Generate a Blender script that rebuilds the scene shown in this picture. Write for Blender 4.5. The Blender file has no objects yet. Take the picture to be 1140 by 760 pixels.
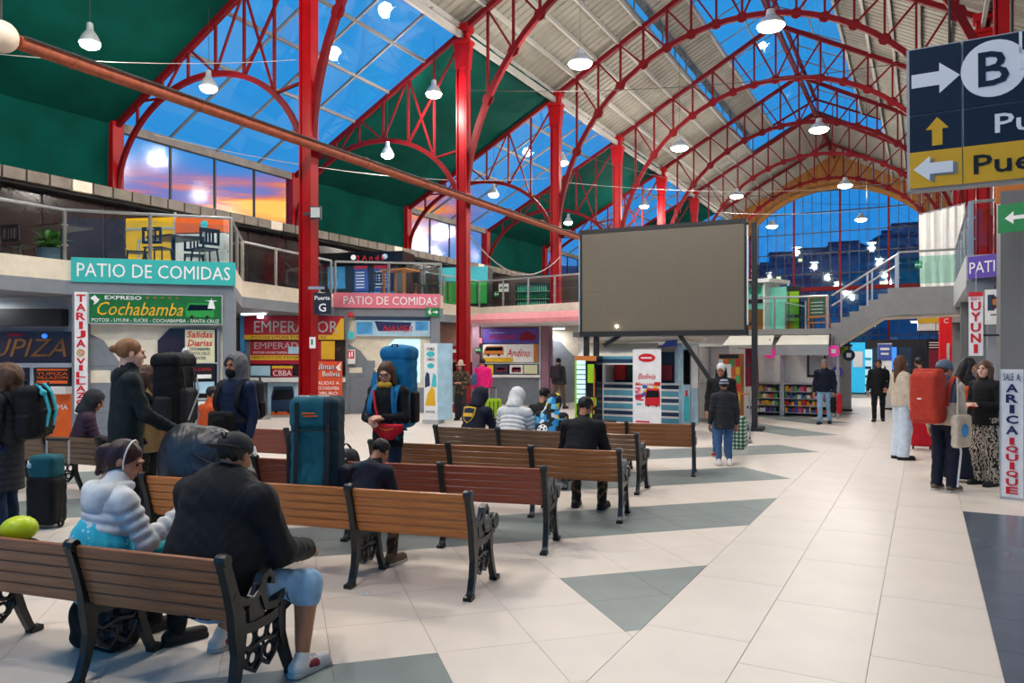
import bpy, bmesh, math, random
import numpy as np
from mathutils import Vector, Matrix
random.seed(7)
SC = bpy.context.scene
COL = SC.collection
PI = math.pi

# ------------------------------------------------------------------ camera
F, VX, HY, EYE = 850.0, 1029.0, 396.0, 1.7          # focal length in px, vanishing point, horizon, eye height
TH = math.atan((VX - 570) / F)
VW = (-math.sin(TH), math.cos(TH)); RT = (math.cos(TH), math.sin(TH))
cam = bpy.data.cameras.new('camera'); camo = bpy.data.objects.new('camera', cam); COL.objects.link(camo)
cam.sensor_width = 36; cam.lens = F / 1140 * 36; cam.shift_y = (HY - 380) / 1140; cam.clip_end = 900
camo.location = (0, 0, EYE); camo.rotation_euler = (PI / 2, 0, TH)
SC.camera = camo

# ------------------------------------------------------------------ exposure
vs = SC.view_settings
vs.view_transform = 'Standard'; vs.look = 'None'; vs.gamma = 1; vs.use_curve_mapping = False
vs.exposure = 0.0

# ------------------------------------------------------------------ world: dusk sky
def s2l(c):
    out = []
    for v in c[:3]:
        v = v / 255.0
        out.append(v / 12.92 if v <= .04045 else ((v + .055) / 1.055) ** 2.4)
    return tuple(out) + (1.0,)
W = bpy.data.worlds.new('dusk'); SC.world = W; W.use_nodes = True
nt = W.node_tree; N = nt.nodes; L = nt.links; N.clear()
wo = N.new('ShaderNodeOutputWorld'); bg = N.new('ShaderNodeBackground'); L.new(bg.outputs[0], wo.inputs[0])
tc = N.new('ShaderNodeTexCoord'); sx = N.new('ShaderNodeSeparateXYZ'); L.new(tc.outputs['Generated'], sx.inputs[0])
rp = N.new('ShaderNodeValToRGB'); L.new(sx.outputs['Z'], rp.inputs[0])
cr = rp.color_ramp
cr.elements[0].position = 0.0; cr.elements[0].color = s2l((84, 126, 188))
cr.elements[1].position = 1.0; cr.elements[1].color = s2l((40, 128, 204))
for p, c in ((.1, (58, 146, 216)), (.25, (50, 152, 220)), (.5, (48, 156, 222))):
    e = cr.elements.new(p); e.color = s2l(c)
# sunset glow low in the west (direction -x, +y), broken into bands of cloud
dp = N.new('ShaderNodeVectorMath'); dp.operation = 'DOT_PRODUCT'; L.new(tc.outputs['Generated'], dp.inputs[0])
sd = Vector((-.70, .69, .185)).normalized(); dp.inputs[1].default_value = sd
mp = N.new('ShaderNodeMapping'); mp.inputs['Scale'].default_value = (5, 5, 46); L.new(tc.outputs['Generated'], mp.inputs[0])
nz = N.new('ShaderNodeTexNoise'); nz.inputs['Scale'].default_value = 1.0; nz.inputs['Detail'].default_value = 5; L.new(mp.outputs[0], nz.inputs['Vector'])
mr = N.new('ShaderNodeMapRange'); mr.inputs[1].default_value = .962; mr.inputs[2].default_value = 1.0; L.new(dp.outputs['Value'], mr.inputs[0])
def mnode(op, a, b):
    m = N.new('ShaderNodeMath'); m.operation = op
    for i, q in enumerate((a, b)):
        if isinstance(q, (int, float)): m.inputs[i].default_value = q
        else: L.new(q, m.inputs[i])
    return m.outputs[0]
# band centred on elevation .165
el = mnode('SUBTRACT', sx.outputs['Z'], .182); el = mnode('ABSOLUTE', el, 0); 
mr2 = N.new('ShaderNodeMapRange'); mr2.inputs[1].default_value = .055; mr2.inputs[2].default_value = 0; L.new(el, mr2.inputs[0])
mr3 = N.new('ShaderNodeMapRange'); mr3.inputs[1].default_value = .38; mr3.inputs[2].default_value = .62; L.new(nz.outputs['Fac'], mr3.inputs[0])
g = mnode('MULTIPLY', mr.outputs[0], mr2.outputs[0]); g = mnode('MULTIPLY', g, mnode('ADD', mnode('MULTIPLY', mr3.outputs[0], .8), .25))
rp2 = N.new('ShaderNodeValToRGB'); L.new(g, rp2.inputs[0]); c2 = rp2.color_ramp
c2.elements[0].position = 0; c2.elements[0].color = (.2, .2, .55, 1); c2.elements[1].position = .7; c2.elements[1].color = (1.5, .72, .12, 1)
e = c2.elements.new(.2); e.color = (.36, .17, .38, 1); e = c2.elements.new(.42); e.color = (.95, .28, .1, 1)
ad = N.new('ShaderNodeMix'); ad.data_type = 'RGBA'; ad.blend_type = 'MIX'; L.new(mnode('MINIMUM', mnode('MULTIPLY', g, 3.0), 1.0), ad.inputs[0])
L.new(rp.outputs[0], ad.inputs[6]); L.new(rp2.outputs[0], ad.inputs[7]); L.new(ad.outputs[2], bg.inputs[0])
bg.inputs[1].default_value = 1.1
LAMP_NAVE, LAMP_AISLE = 760.0, 150.0     # watts of one nave lamp and one aisle lamp

# ------------------------------------------------------------------ helpers
def at(x, y, z=0.0, d=None):
    """a point of the photograph put at height z (or at depth d) in the hall"""
    if d is None: d = (z - EYE) * F / (HY - y)
    u = (x - 570) / F * d
    return Vector((d * VW[0] + u * RT[0], d * VW[1] + u * RT[1], EYE - (y - HY) / F * d))

class MB:
    def __init__(s): s.v = []; s.f = []
    def add(s, vs, fs, M=None):
        n = len(s.v)
        s.v += [tuple(M @ Vector(p)) if M else tuple(p) for p in vs]
        s.f += [tuple(n + i for i in q) for q in fs]
        return s
    def bb(s, x0, x1, y0, y1, z0, z1, M=None):
        return s.add([(x0, y0, z0), (x1, y0, z0), (x1, y1, z0), (x0, y1, z0), (x0, y0, z1), (x1, y0, z1), (x1, y1, z1), (x0, y1, z1)],
                     [(0, 3, 2, 1), (4, 5, 6, 7), (0, 1, 5, 4), (1, 2, 6, 5), (2, 3, 7, 6), (3, 0, 4, 7)], M)
    def box(s, c, d, rz=0):
        M = Matrix.Translation(c) @ Matrix.Rotation(rz, 4, 'Z')
        return s.bb(-d[0] / 2, d[0] / 2, -d[1] / 2, d[1] / 2, -d[2] / 2, d[2] / 2, M)
    def cbox(s, x0, x1, y0, y1, z0, z1, b=.006):
        """box with chamfered long edges (long axis x)"""
        pr = [(y0 + b, z0), (y1 - b, z0), (y1, z0 + b), (y1, z1 - b), (y1 - b, z1), (y0 + b, z1), (y0, z1 - b), (y0, z0 + b)]
        vs = [(x0, a, c) for a, c in pr] + [(x1, a, c) for a, c in pr]
        fs = [tuple(range(7, -1, -1)), tuple(range(8, 16))] + [(i, (i + 1) % 8, 8 + (i + 1) % 8, 8 + i) for i in range(8)]
        return s.add(vs, fs)
    def bar(s, p, q, w, h=None, up=(0, 0, 1)):
        h = h or w; p = Vector(p); q = Vector(q); d = q - p; ln = d.length
        if ln < 1e-6: return s
        d /= ln; up = Vector(up)
        if abs(d.dot(up)) > .995: up = Vector((0, 1, 0))
        a = d.cross(up).normalized(); b = a.cross(d)
        vs = []
        for o in (p, q):
            for i, j in ((-1, -1), (1, -1), (1, 1), (-1, 1)): vs.append(o + a * (i * w / 2) + b * (j * h / 2))
        return s.add(vs, [(0, 1, 2, 3), (7, 6, 5, 4), (0, 4, 5, 1), (1, 5, 6, 2), (2, 6, 7, 3), (3, 7, 4, 0)])
    def path(s, pts, w, h, side):
        """ribbon of rectangular section along pts; 'side' is the constant width direction"""
        pts = [Vector(p) for p in pts]; side = Vector(side).normalized(); n = len(pts); vs = []
        for i, p in enumerate(pts):
            t = (pts[min(i + 1, n - 1)] - pts[max(i - 1, 0)]).normalized(); nn = t.cross(side).normalized()
            hh = h[i] if isinstance(h, (list, tuple)) else h
            for a, b in ((-1, -1), (1, -1), (1, 1), (-1, 1)): vs.append(p + side * (a * w / 2) + nn * (b * hh / 2))
        fs = [(3, 2, 1, 0), tuple(4 * (n - 1) + k for k in range(4))]
        for i in range(n - 1):
            for k in range(4): fs.append((4 * i + k, 4 * i + (k + 1) % 4, 4 * i + 4 + (k + 1) % 4, 4 * i + 4 + k))
        return s.add(vs, fs)
    def tube(s, pts, r, n=8, closed=False):
        pts = [Vector(p) for p in pts]; m = len(pts); vs = []
        a = None
        for i, p in enumerate(pts):
            if closed: t = (pts[(i + 1) % m] - pts[i - 1]).normalized()
            else: t = (pts[min(i + 1, m - 1)] - pts[max(i - 1, 0)]).normalized()
            if a is None:
                a = t.cross(Vector((0, 0, 1)))
                if a.length < .05: a = t.cross(Vector((1, 0, 0)))
            a = (a - t * a.dot(t)).normalized(); b = t.cross(a)
            rr = r[i] if isinstance(r, (list, tuple)) else r
            for k in range(n):
                g_ = 2 * PI * k / n; vs.append(p + (a * math.cos(g_) + b * math.sin(g_)) * rr)
        fs = [] if closed else [tuple(range(n - 1, -1, -1)), tuple((m - 1) * n + k for k in range(n))]
        for i in range(m if closed else m - 1):
            j = (i + 1) % m
            for k in range(n): fs.append((i * n + k, i * n + (k + 1) % n, j * n + (k + 1) % n, j * n + k))
        return s.add(vs, fs)
    def ring(s, c, R, r, ax='x', n=14, m=6):
        pts = []
        for k in range(n):
            g_ = 2 * PI * k / n; a, b = R * math.cos(g_), R * math.sin(g_)
            o = {'x': (0, a, b), 'y': (a, 0, b), 'z': (a, b, 0)}[ax]; pts.append(Vector(c) + Vector(o))
        return s.tube(pts, r, m, True)
    def lathe(s, prof, c=(0, 0, 0), n=20):
        vs = []; m = len(prof)
        for r, z in prof:
            for k in range(n):
                g_ = 2 * PI * k / n; vs.append((c[0] + r * math.cos(g_), c[1] + r * math.sin(g_), c[2] + z))
        fs = [tuple(range(n - 1, -1, -1)), tuple((m - 1) * n + k for k in range(n))]
        for i in range(m - 1):
            for k in range(n): fs.append((i * n + k, i * n + (k + 1) % n, (i + 1) * n + (k + 1) % n, (i + 1) * n + k))
        return s.add(vs, fs)
    def ball(s, c, r, n=12):
        rx, ry, rz = r if isinstance(r, (tuple, list)) else (r, r, r)
        vs = [(c[0], c[1], c[2] - rz)]; m = n // 2
        for i in range(1, m):
            a = -PI / 2 + PI * i / m
            for k in range(n):
                g_ = 2 * PI * k / n; vs.append((c[0] + rx * math.cos(a) * math.cos(g_), c[1] + ry * math.cos(a) * math.sin(g_), c[2] + rz * math.sin(a)))
        vs.append((c[0], c[1], c[2] + rz)); t = len(vs) - 1
        fs = [(0, 1 + (k + 1) % n, 1 + k) for k in range(n)]
        for i in range(m - 2):
            for k in range(n):
                a = 1 + i * n; fs.append((a + k, a + (k + 1) % n, a + n + (k + 1) % n, a + n + k))
        a = 1 + (m - 2) * n
        fs += [(a + k, a + (k + 1) % n, t) for k in range(n)]
        return s.add(vs, fs)
    def prism(s, poly, y0, y1, plane='xz'):
        n = len(poly)
        def p3(a, b, y): return {'xz': (a, y, b), 'xy': (a, b, y), 'yz': (y, a, b)}[plane]
        vs = [p3(a, b, y0) for a, b in poly] + [p3(a, b, y1) for a, b in poly]
        fs = [tuple(range(n)), tuple(range(2 * n - 1, n - 1, -1))] + [(i, n + i, n + (i + 1) % n, (i + 1) % n) for i in range(n)]
        return s.add(vs, fs)
    def mesh(s, name):
        me = bpy.data.meshes.new(name); me.from_pydata(s.v, [], s.f)
        return me
    def build(s, name, mat, parent=None, smooth=False, fix=True):
        me = s.mesh(name)
        if fix:
            bm = bmesh.new(); bm.from_mesh(me); bmesh.ops.recalc_face_normals(bm, faces=bm.faces); bm.to_mesh(me); bm.free()
        if smooth:
            me.polygons.foreach_set('use_smooth', [True] * len(me.polygons))
            try: me.set_sharp_from_angle(angle=.7)
            except Exception: pass
        return link(name, me, mat, parent)

def link(name, me, mat, parent=None, loc=None, rz=None):
    if mat is not None and len(me.materials) == 0: me.materials.append(MT[mat] if isinstance(mat, str) else mat)
    o = bpy.data.objects.new(name, me); COL.objects.link(o)
    if parent is not None: o.parent = parent
    if loc is not None: o.location = loc
    if rz is not None: o.rotation_euler = (0, 0, rz)
    return o
def tag(o, label, cat=None, group=None, kind=None):
    o['label'] = label
    if cat: o['category'] = cat
    if group: o['group'] = group
    if kind: o['kind'] = kind
    return o
def thing(name, label, cat, loc=(0, 0, 0), rz=0, group=None, kind=None):
    o = bpy.data.objects.new(name, None); COL.objects.link(o); o.empty_display_size = .1
    o.location = loc; o.rotation_euler = (0, 0, rz)
    return tag(o, label, cat, group, kind)
def copy_tree(o, parent=None):
    c = o.copy(); COL.objects.link(c); c.parent = parent
    for ch in list(o.children): copy_tree(ch, c)
    return c
def face_frame(p0, p1):
    """origin and z-rotation of a front seen with p0 on its left and p1 on its right; local +y goes into it"""
    return (p0[0], p0[1], 0), math.atan2(p1[1] - p0[1], p1[0] - p0[0]), math.hypot(p1[0] - p0[0], p1[1] - p0[1])

# ------------------------------------------------------------------ materials
MT = {}
def mat(name, col, rough=.6, metal=0, var=.07, scale=6.0, bump=0.0, emit=0, spec=.4, coat=0, stretch=None, alpha=None):
    m = bpy.data.materials.new(name); m.use_nodes = True; n = m.node_tree.nodes; l = m.node_tree.links
    b = n['Principled BSDF']; c = s2l(col)
    b.inputs['Roughness'].default_value = rough; b.inputs['Metallic'].default_value = metal
    b.inputs['Specular IOR Level'].default_value = spec; b.inputs['Coat Weight'].default_value = coat
    t = n.new('ShaderNodeTexCoord'); src = t.outputs['Object']
    if stretch:
        mpp = n.new('ShaderNodeMapping'); mpp.inputs['Scale'].default_value = stretch; l.new(src, mpp.inputs[0]); src = mpp.outputs[0]
    nz = n.new('ShaderNodeTexNoise'); nz.inputs['Scale'].default_value = scale; nz.inputs['Detail'].default_value = 3; l.new(src, nz.inputs['Vector'])
    r = n.new('ShaderNodeValToRGB'); l.new(nz.outputs['Fac'], r.inputs[0])
    r.color_ramp.elements[0].position = .3; r.color_ramp.elements[1].position = .7
    r.color_ramp.elements[0].color = tuple(min(1, v * (1 - var)) for v in c[:3]) + (1,)
    r.color_ramp.elements[1].color = tuple(min(1, v * (1 + var)) for v in c[:3]) + (1,)
    l.new(r.outputs[0], b.inputs['Base Color'])
    if bump:
        bp = n.new('ShaderNodeBump'); bp.inputs['Strength'].default_value = bump; bp.inputs['Distance'].default_value = .01
        l.new(nz.outputs['Fac'], bp.inputs['Height']); l.new(bp.outputs[0], b.inputs['Normal'])
    if emit:
        l.new(r.outputs[0], b.inputs['Emission Color']); b.inputs['Emission Strength'].default_value = emit
    MT[name] = m
    return m
def ramp_mat(name, base, rough, build, spec=.4):
    """material whose colour comes from build(nodes, links, object_coords) -> colour socket"""
    m = bpy.data.materials.new(name); m.use_nodes = True; n = m.node_tree.nodes; l = m.node_tree.links
    b = n['Principled BSDF']; b.inputs['Roughness'].default_value = rough; b.inputs['Specular IOR Level'].default_value = spec
    t = n.new('ShaderNodeTexCoord'); l.new(build(n, l, t.outputs['Object'], b), b.inputs['Base Color']); MT[name] = m
    return m
def steps(n, l, fac, cols, inter='CONSTANT'):
    r = n.new('ShaderNodeValToRGB'); l.new(fac, r.inputs[0]); cr = r.color_ramp; cr.interpolation = inter
    cr.elements[0].position = cols[0][0]; cr.elements[0].color = s2l(cols[0][1])
    cr.elements[1].position = cols[1][0]; cr.elements[1].color = s2l(cols[1][1])
    for p, c in cols[2:]:
        e = cr.elements.new(p); e.color = s2l(c)
    return r.outputs[0]
def glass(name, tint, refl=.06, rough=.02, fres=.4):
    m = bpy.data.materials.new(name); m.use_nodes = True; n = m.node_tree.nodes; l = m.node_tree.links; n.clear()
    o = n.new('ShaderNodeOutputMaterial'); mx = n.new('ShaderNodeMixShader'); tr = n.new('ShaderNodeBsdfTransparent'); gl = n.new('ShaderNodeBsdfGlossy')
    tr.inputs[0].default_value = s2l(tint); gl.inputs['Roughness'].default_value = rough
    lw = n.new('ShaderNodeLayerWeight'); lw.inputs[0].default_value = .25
    ma = n.new('ShaderNodeMath'); ma.operation = 'MULTIPLY_ADD'; ma.inputs[1].default_value = fres; ma.inputs[2].default_value = refl
    l.new(lw.outputs['Fresnel'], ma.inputs[0]); l.new(ma.outputs[0], mx.inputs[0])
    l.new(tr.outputs[0], mx.inputs[1]); l.new(gl.outputs[0], mx.inputs[2]); l.new(mx.outputs[0], o.inputs[0]); MT[name] = m
    return m
def wood(name, c1, c2, rough=.35):
    def bld(n, l, co, b):
        mpp = n.new('ShaderNodeMapping'); mpp.inputs['Scale'].default_value = (1.2, 22, 22); l.new(co, mpp.inputs[0])
        nz = n.new('ShaderNodeTexNoise'); nz.inputs['Scale'].default_value = 2.2; nz.inputs['Detail'].default_value = 6; l.new(mpp.outputs[0], nz.inputs['Vector'])
        bp = n.new('ShaderNodeBump'); bp.inputs['Strength'].default_value = .12; bp.inputs['Distance'].default_value = .004
        l.new(nz.outputs['Fac'], bp.inputs['Height']); l.new(bp.outputs[0], b.inputs['Normal'])
        return steps(n, l, nz.outputs['Fac'], [(.32, c1), (.68, c2)], 'LINEAR')
    return ramp_mat(name, None, rough, bld, .5)
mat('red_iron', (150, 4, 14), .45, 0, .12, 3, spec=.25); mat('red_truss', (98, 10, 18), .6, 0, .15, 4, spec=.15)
mat('rust_pipe', (150, 74, 48), .6, 0, .25, 9); mat('iron_black', (26, 29, 31), .34, .3, .15, 20, .2, spec=.6)
mat('roof_sheet', (130, 126, 116), .7, 0, .1, 2.2, stretch=(1, .25, 1)); mat('purlin', (160, 158, 152), .55)
mat('green_lining', (0, 60, 52), .9, 0, .18, 1.1, .25, spec=.08); mat('glazing_bar', (112, 112, 112), .5)
mat('gutter', (120, 112, 102), .7, 0, .2, 3); mat('brown_board', (128, 84, 34), .7, 0, .12, 2)
mat('tile_light', (226, 214, 202), .42, 0, .035, 2.5, spec=.3); mat('tile_dark', (130, 140, 137), .4, 0, .08, 3, spec=.3)
mat('tile_slate', (88, 98, 112), .22, 0, .1, 3); mat('grout', (150, 144, 138), .8)
mat('cream_wall', (226, 214, 194), .6); mat('grey_wall', (126, 132, 140), .6); mat('grey_pale', (176, 178, 180), .6)
mat('grey_stair', (142, 142, 142), .6); mat('grey_pillar', (112, 114, 116), .6, 0, .05, 2); mat('white_paint', (232, 230, 226), .5)
mat('white_gloss', (236, 236, 236), .3); mat('steel', (176, 178, 178), .3, .7, .04); mat('alu', (190, 192, 194), .4, .5, .04)
mat('dark_frame', (34, 34, 36), .5); mat('black', (16, 16, 18), .5, 0, .1); mat('black_gloss', (14, 15, 18), .15)
mat('turquoise_sign', (52, 178, 172), .5, 0, .02); mat('pink_sign', (224, 120, 138), .5, 0, .02); mat('purple_sign', (96, 72, 168), .5, 0, .02)
mat('pink_paint', (226, 146, 148), .6); mat('red_paint', (206, 24, 34), .45, 0, .04); mat('letter_white', (240, 240, 240), .5, 0, .01)
mat('letter_red', (206, 26, 36), .5, 0, .01); mat('letter_blue', (30, 32, 84), .5, 0, .01); mat('letter_black', (22, 22, 24), .5, 0, .01)
mat('sign_navy', (30, 34, 46), .35, 0, .04, 3); mat('sign_yellow', (226, 172, 26), .4, 0, .03, 3); mat('sign_green', (10, 128, 66), .45, 0, .03)
mat('board_green', (12, 104, 44), .45, 0, .2, 4); mat('gold', (226, 178, 40), .5, 0, .03); mat('maroon', (132, 20, 44), .5, 0, .05)
mat('sign_crimson', (170, 22, 46), .45, 0, .12, 3); mat('poster_orange', (226, 84, 40), .5, 0, .15, 5); mat('sky_blue', (70, 150, 206), .5, 0, .2, 4)
mat('pale_blue', (170, 206, 226), .5, 0, .12, 5); mat('stripe_navy', (34, 62, 92), .6); mat('stripe_aqua', (92, 162, 186), .6)
mat('led_screen', (114, 105, 88), .45, 0, .04, 14, stretch=(.4, 1, 12)); mat('yellow_wall', (240, 186, 14), .5); mat('orange_panel', (236, 104, 36), .5)
mat('lime_panel', (150, 206, 20), .45); mat('green_panel', (40, 156, 66), .45); mat('teal_panel', (120, 206, 184), .45); mat('cyan_panel', (70, 192, 204), .5)
mat('brown_dark', (62, 46, 42), .35, 0, .25, 2); mat('dark_glass_wall', (44, 34, 36), .12, 0, .35, 1.4, spec=.6)
mat('chalk', (46, 84, 64), .7); mat('orange_wood', (196, 118, 52), .5); mat('canvas_white', (224, 224, 220), .8, 0, .05, 4, .2)
mat('awning', (226, 220, 206), .75, 0, .06, 4); mat('lamp_body', (186, 190, 192), .4, .4); mat('globe', (216, 196, 176), .5)
mat('lamp_glow', (255, 246, 226), .5, emit=30); mat('tube_glow', (220, 240, 255), .5, emit=5); mat('cyan_glow', (40, 170, 215), .5, emit=.55)
mat('blue_glow', (50, 120, 235), .5, emit=1.2); mat('magenta_glow', (240, 60, 160), .5, emit=.3); mat('red_glow', (220, 26, 34), .5, emit=.25)
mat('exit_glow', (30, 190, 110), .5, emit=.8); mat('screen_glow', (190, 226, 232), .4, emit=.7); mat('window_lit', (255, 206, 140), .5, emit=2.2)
mat('cream_shape', (232, 222, 200), .6); mat('poster_cream', (222, 220, 180), .6, 0, .05); mat('plant', (62, 120, 52), .7, 0, .35, 20)
mat('pot', (60, 88, 108), .6); mat('plastic_black', (22, 22, 24), .4); mat('hill', (70, 80, 104), .9, 0, .3, .05); mat('house', (120, 124, 140), .9, 0, .3, .3)
mat('wire', (54, 50, 50), .6); mat('wire_pale', (170, 166, 160), .6); mat('lime_ball', (196, 214, 22), .35, 0, .08, 5); mat('paper', (238, 236, 232), .7)
mat('peach', (222, 170, 150), .6); mat('plum_wall', (150, 112, 126), .6); mat('skin', (214, 160, 132), .5, 0, .06, 8); mat('skin_tan', (176, 118, 88), .5, 0, .06, 8)
mat('skin_pale', (232, 180, 154), .5, 0, .06, 8); mat('eye', (34, 24, 20), .2); mat('lip', (172, 92, 82), .5); mat('rubber', (36, 36, 38), .8)
mat('snack_red', (200, 44, 40), .5); mat('snack_yellow', (226, 180, 40), .5); mat('snack_blue', (60, 84, 168), .5); mat('snack_green', (70, 150, 80), .5); mat('snack_pink', (210, 90, 140), .5)
glass('glass_clear', (240, 247, 245), .025, .02, .22); glass('glass_roof', (244, 249, 255), .005, .02, .12); glass('glass_blue', (214, 244, 255), .05, .03, .3); glass('glass_green', (216, 240, 230), .03, .02, .25)
glass('glass_dark', (92, 84, 84), .12); glass('glass_dusk', (246, 244, 252), .01, .14, .2)
wood('wood_brown', (132, 76, 46), (172, 110, 70)); wood('wood_honey', (162, 90, 34), (206, 126, 58)); wood('wood_red', (122, 50, 34), (156, 72, 48))
wood('wood_dark', (86, 58, 40), (132, 92, 62)); wood('wood_mid', (136, 80, 40), (178, 112, 62))

# ------------------------------------------------------------------ lettering
TXT = {}
def text_mesh(s, shear=0, off=0.0):
    key = (s, shear, off)
    if key in TXT: return TXT[key]
    cu = bpy.data.curves.new('lettering', 'FONT'); cu.body = s; cu.resolution_u = 2; cu.extrude = .012; cu.offset = off; cu.shear = shear
    ob = bpy.data.objects.new('lettering', cu); COL.objects.link(ob)
    me = bpy.data.meshes.new_from_object(ob)
    n = len(me.vertices); a = np.zeros(n * 3, np.float32); me.vertices.foreach_get('co', a); a = a.reshape(-1, 3).copy()
    fs = [tuple(p.vertices) for p in me.polygons]
    bpy.data.objects.remove(ob); bpy.data.curves.remove(cu); bpy.data.meshes.remove(me)
    TXT[key] = (a, fs); return TXT[key]
def text(s, mt, parent, loc, w=None, h=None, shear=0, off=.012, depth=.006, name='lettering', face=1):
    """lettering standing in the local xz plane, facing local -y (face=1) or +y (-1), centred on loc, fitted to w by h"""
    if len(s) > 1 and any(c_ in 'MNWVAKmnwv' for c_ in s): off = 0.0
    a, fs = text_mesh(s, shear, off); a = a.copy(); lo = a.min(0); hi = a.max(0); sz = hi - lo
    if h and w: kx, kz = w / sz[0], h / sz[1]
    elif w: kx = kz = w / sz[0]
    else: kx = kz = h / sz[1]
    x = (a[:, 0] - (lo[0] + hi[0]) / 2) * kx; z = (a[:, 1] - (lo[1] + hi[1]) / 2) * kz; y = -(a[:, 2] / .012) * depth / 2
    if face < 0: x = -x; y = -y
    v = np.stack([x + loc[0], y + loc[1], z + loc[2]], 1)
    me = bpy.data.meshes.new(name); me.from_pydata([tuple(q) for q in v.tolist()], [], fs)
    return link(name, me, mt, parent)
def vtext(s, mt, parent, x, y, z0, z1, w, alt=None, gap=.16):
    """letters stacked from z1 down to z0"""
    n = len(s); st = (z1 - z0) / n
    for i, ch in enumerate(s):
        if ch == ' ': continue
        text(ch, mt, parent, (x, y, z1 - st * (i + .5)), w=(w * .4 if ch == 'I' else w), h=st * (1 - gap), off=.03)
# ================================================================== FLOOR
def pxy(X, Y, Z=0.0):
    d = X * VW[0] + Y * VW[1]; u = X * RT[0] + Y * RT[1]
    if d < .3: return None
    return 570 + F * u / d, HY - F * (Z - EYE) / d, d
floor = MB().bb(-19.4, 9.0, -6, 57, -.2, -.005).build('floor', 'grout')
tag(floor, 'large floor of pale beige and grey tiles under the benches', 'floor', kind='structure')
PE, PR = -1.55, .37                      # edges of the walkway
def clip(poly, a, b, c):                  # keep a*x+b*y<=c
    out = []; n = len(poly)
    for i in range(n):
        p, q = poly[i], poly[(i + 1) % n]; dp_, dq = a * p[0] + b * p[1] - c, a * q[0] + b * q[1] - c
        if dp_ <= 0: out.append(p)
        if dp_ * dq < 0:
            t = dp_ / (dp_ - dq); out.append((p[0] + (q[0] - p[0]) * t, p[1] + (q[1] - p[1]) * t))
    return out
Q = .833; tiles = []                      # (distance, polygon, material, centre, full)
def dark(i, j):
    if j in (0, 1) and 2 <= i: return i <= 5
    if j in (-2, -1) and i < 0: return True
    if j in (4, 5): return True
    if j in (8, 9) and i < 10: return True
    if j in (12, 13) and i < 14: return True
    if i in (16, 17) and j >= 16: return True
    if i in (20, 21) and j >= 20: return True
    if i in (24, 25) and j >= 24: return True
    if j in (-6, -5) and i < -4: return True
    return False
g_ = .0022
for i in range(-22, 44):
    for j in range(-6, 50):
        u0, w0 = 1.19 + i * Q + g_, 6.1 + j * Q + g_; u1, w1 = u0 + Q - 2 * g_, w0 + Q - 2 * g_
        c = ((u0 + u1) / 2, (w0 + w1) / 2); cx, cy = (c[0] - c[1]) / 2, (c[0] + c[1]) / 2
        if cx > PE + .5 or cx < -15.5 or cy < .2 or cy > 34: continue
        pl = [((u - w) / 2, (u + w) / 2) for u, w in ((u0, w0), (u1, w0), (u1, w1), (u0, w1))]
        pc = clip(pl, 1, 0, PE - .002)
        if len(pc) < 3: continue
        tiles.append((pc, 'tile_dark' if dark(i, j) else 'tile_light', (cx, cy), max(p[0] for p in pl) < PE - .002))
for k in range(3):
    y = -.3 - .4 * (k % 2) + k * .06
    while y < 50:
        x0, x1 = PE + .64 * k, PE + .64 * (k + 1)
        tiles.append(([(x0 + .002, y + .002), (x1 - .002, y + .002), (x1 - .002, y + 1.238), (x0 + .002, y + 1.238)], 'tile_light', ((x0 + x1) / 2, y + .62), False)); y += 1.24
for k in range(8):
    y = .1
    while y < 45:
        x0 = PR + .64 * k; m = 'tile_slate' if (y < 9.2 or (10.9 < y < 13.4 and k >= 1) or 20 < y < 22.4) else 'tile_light'
        tiles.append(([(x0 + .002, y + .002), (x0 + .638, y + .002), (x0 + .638, y + .638), (x0 + .002, y + .638)], m, (x0 + .32, y + .32), False)); y += .64
def inview(c):
    p = pxy(*c); return p and -60 < p[0] < 1200 and p[1] < 800
tiles.sort(key=lambda t: math.hypot(*t[2]) + (0 if inview(t[2]) else 1000))
sq = {}
rest = {}
for n, (pl, m, c, full) in enumerate(tiles):
    if n < 296:
        mb = MB().prism([(p[0] - c[0], p[1] - c[1]) for p in pl], -.008, 0, 'xy')
        if full:
            if m not in sq: sq[m] = mb.mesh('floor_tile'); sq[m].materials.append(MT[m])
            me = sq[m]
        else: me = mb.mesh('floor_tile')
        link('floor_tile', me, m, floor, (c[0], c[1], 0))
    else: rest.setdefault(m, MB()).prism(pl, -.008, 0, 'xy')
for m, mb in rest.items():
    o = mb.build('floor_tiling', m, floor); o['kind'] = 'stuff'

# ================================================================== IRON FRAME AND ROOF
XC, XR, XO, XM = -12.2, 1.5, -19.1, -5.35        # nave columns, right columns, outer posts, ridge
FY = [12.95 + 6.56 * n for n in range(-2, 7)]
ZE, ZR = 11.6, 15.35
def zroof(x): return ZE + (ZR - ZE) * (1 - abs(x - XM) / 6.85)
def struct(name, label, loc=(0, 0, 0)): return thing(name, label, 'roof truss', loc, 0, None, 'structure')
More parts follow.
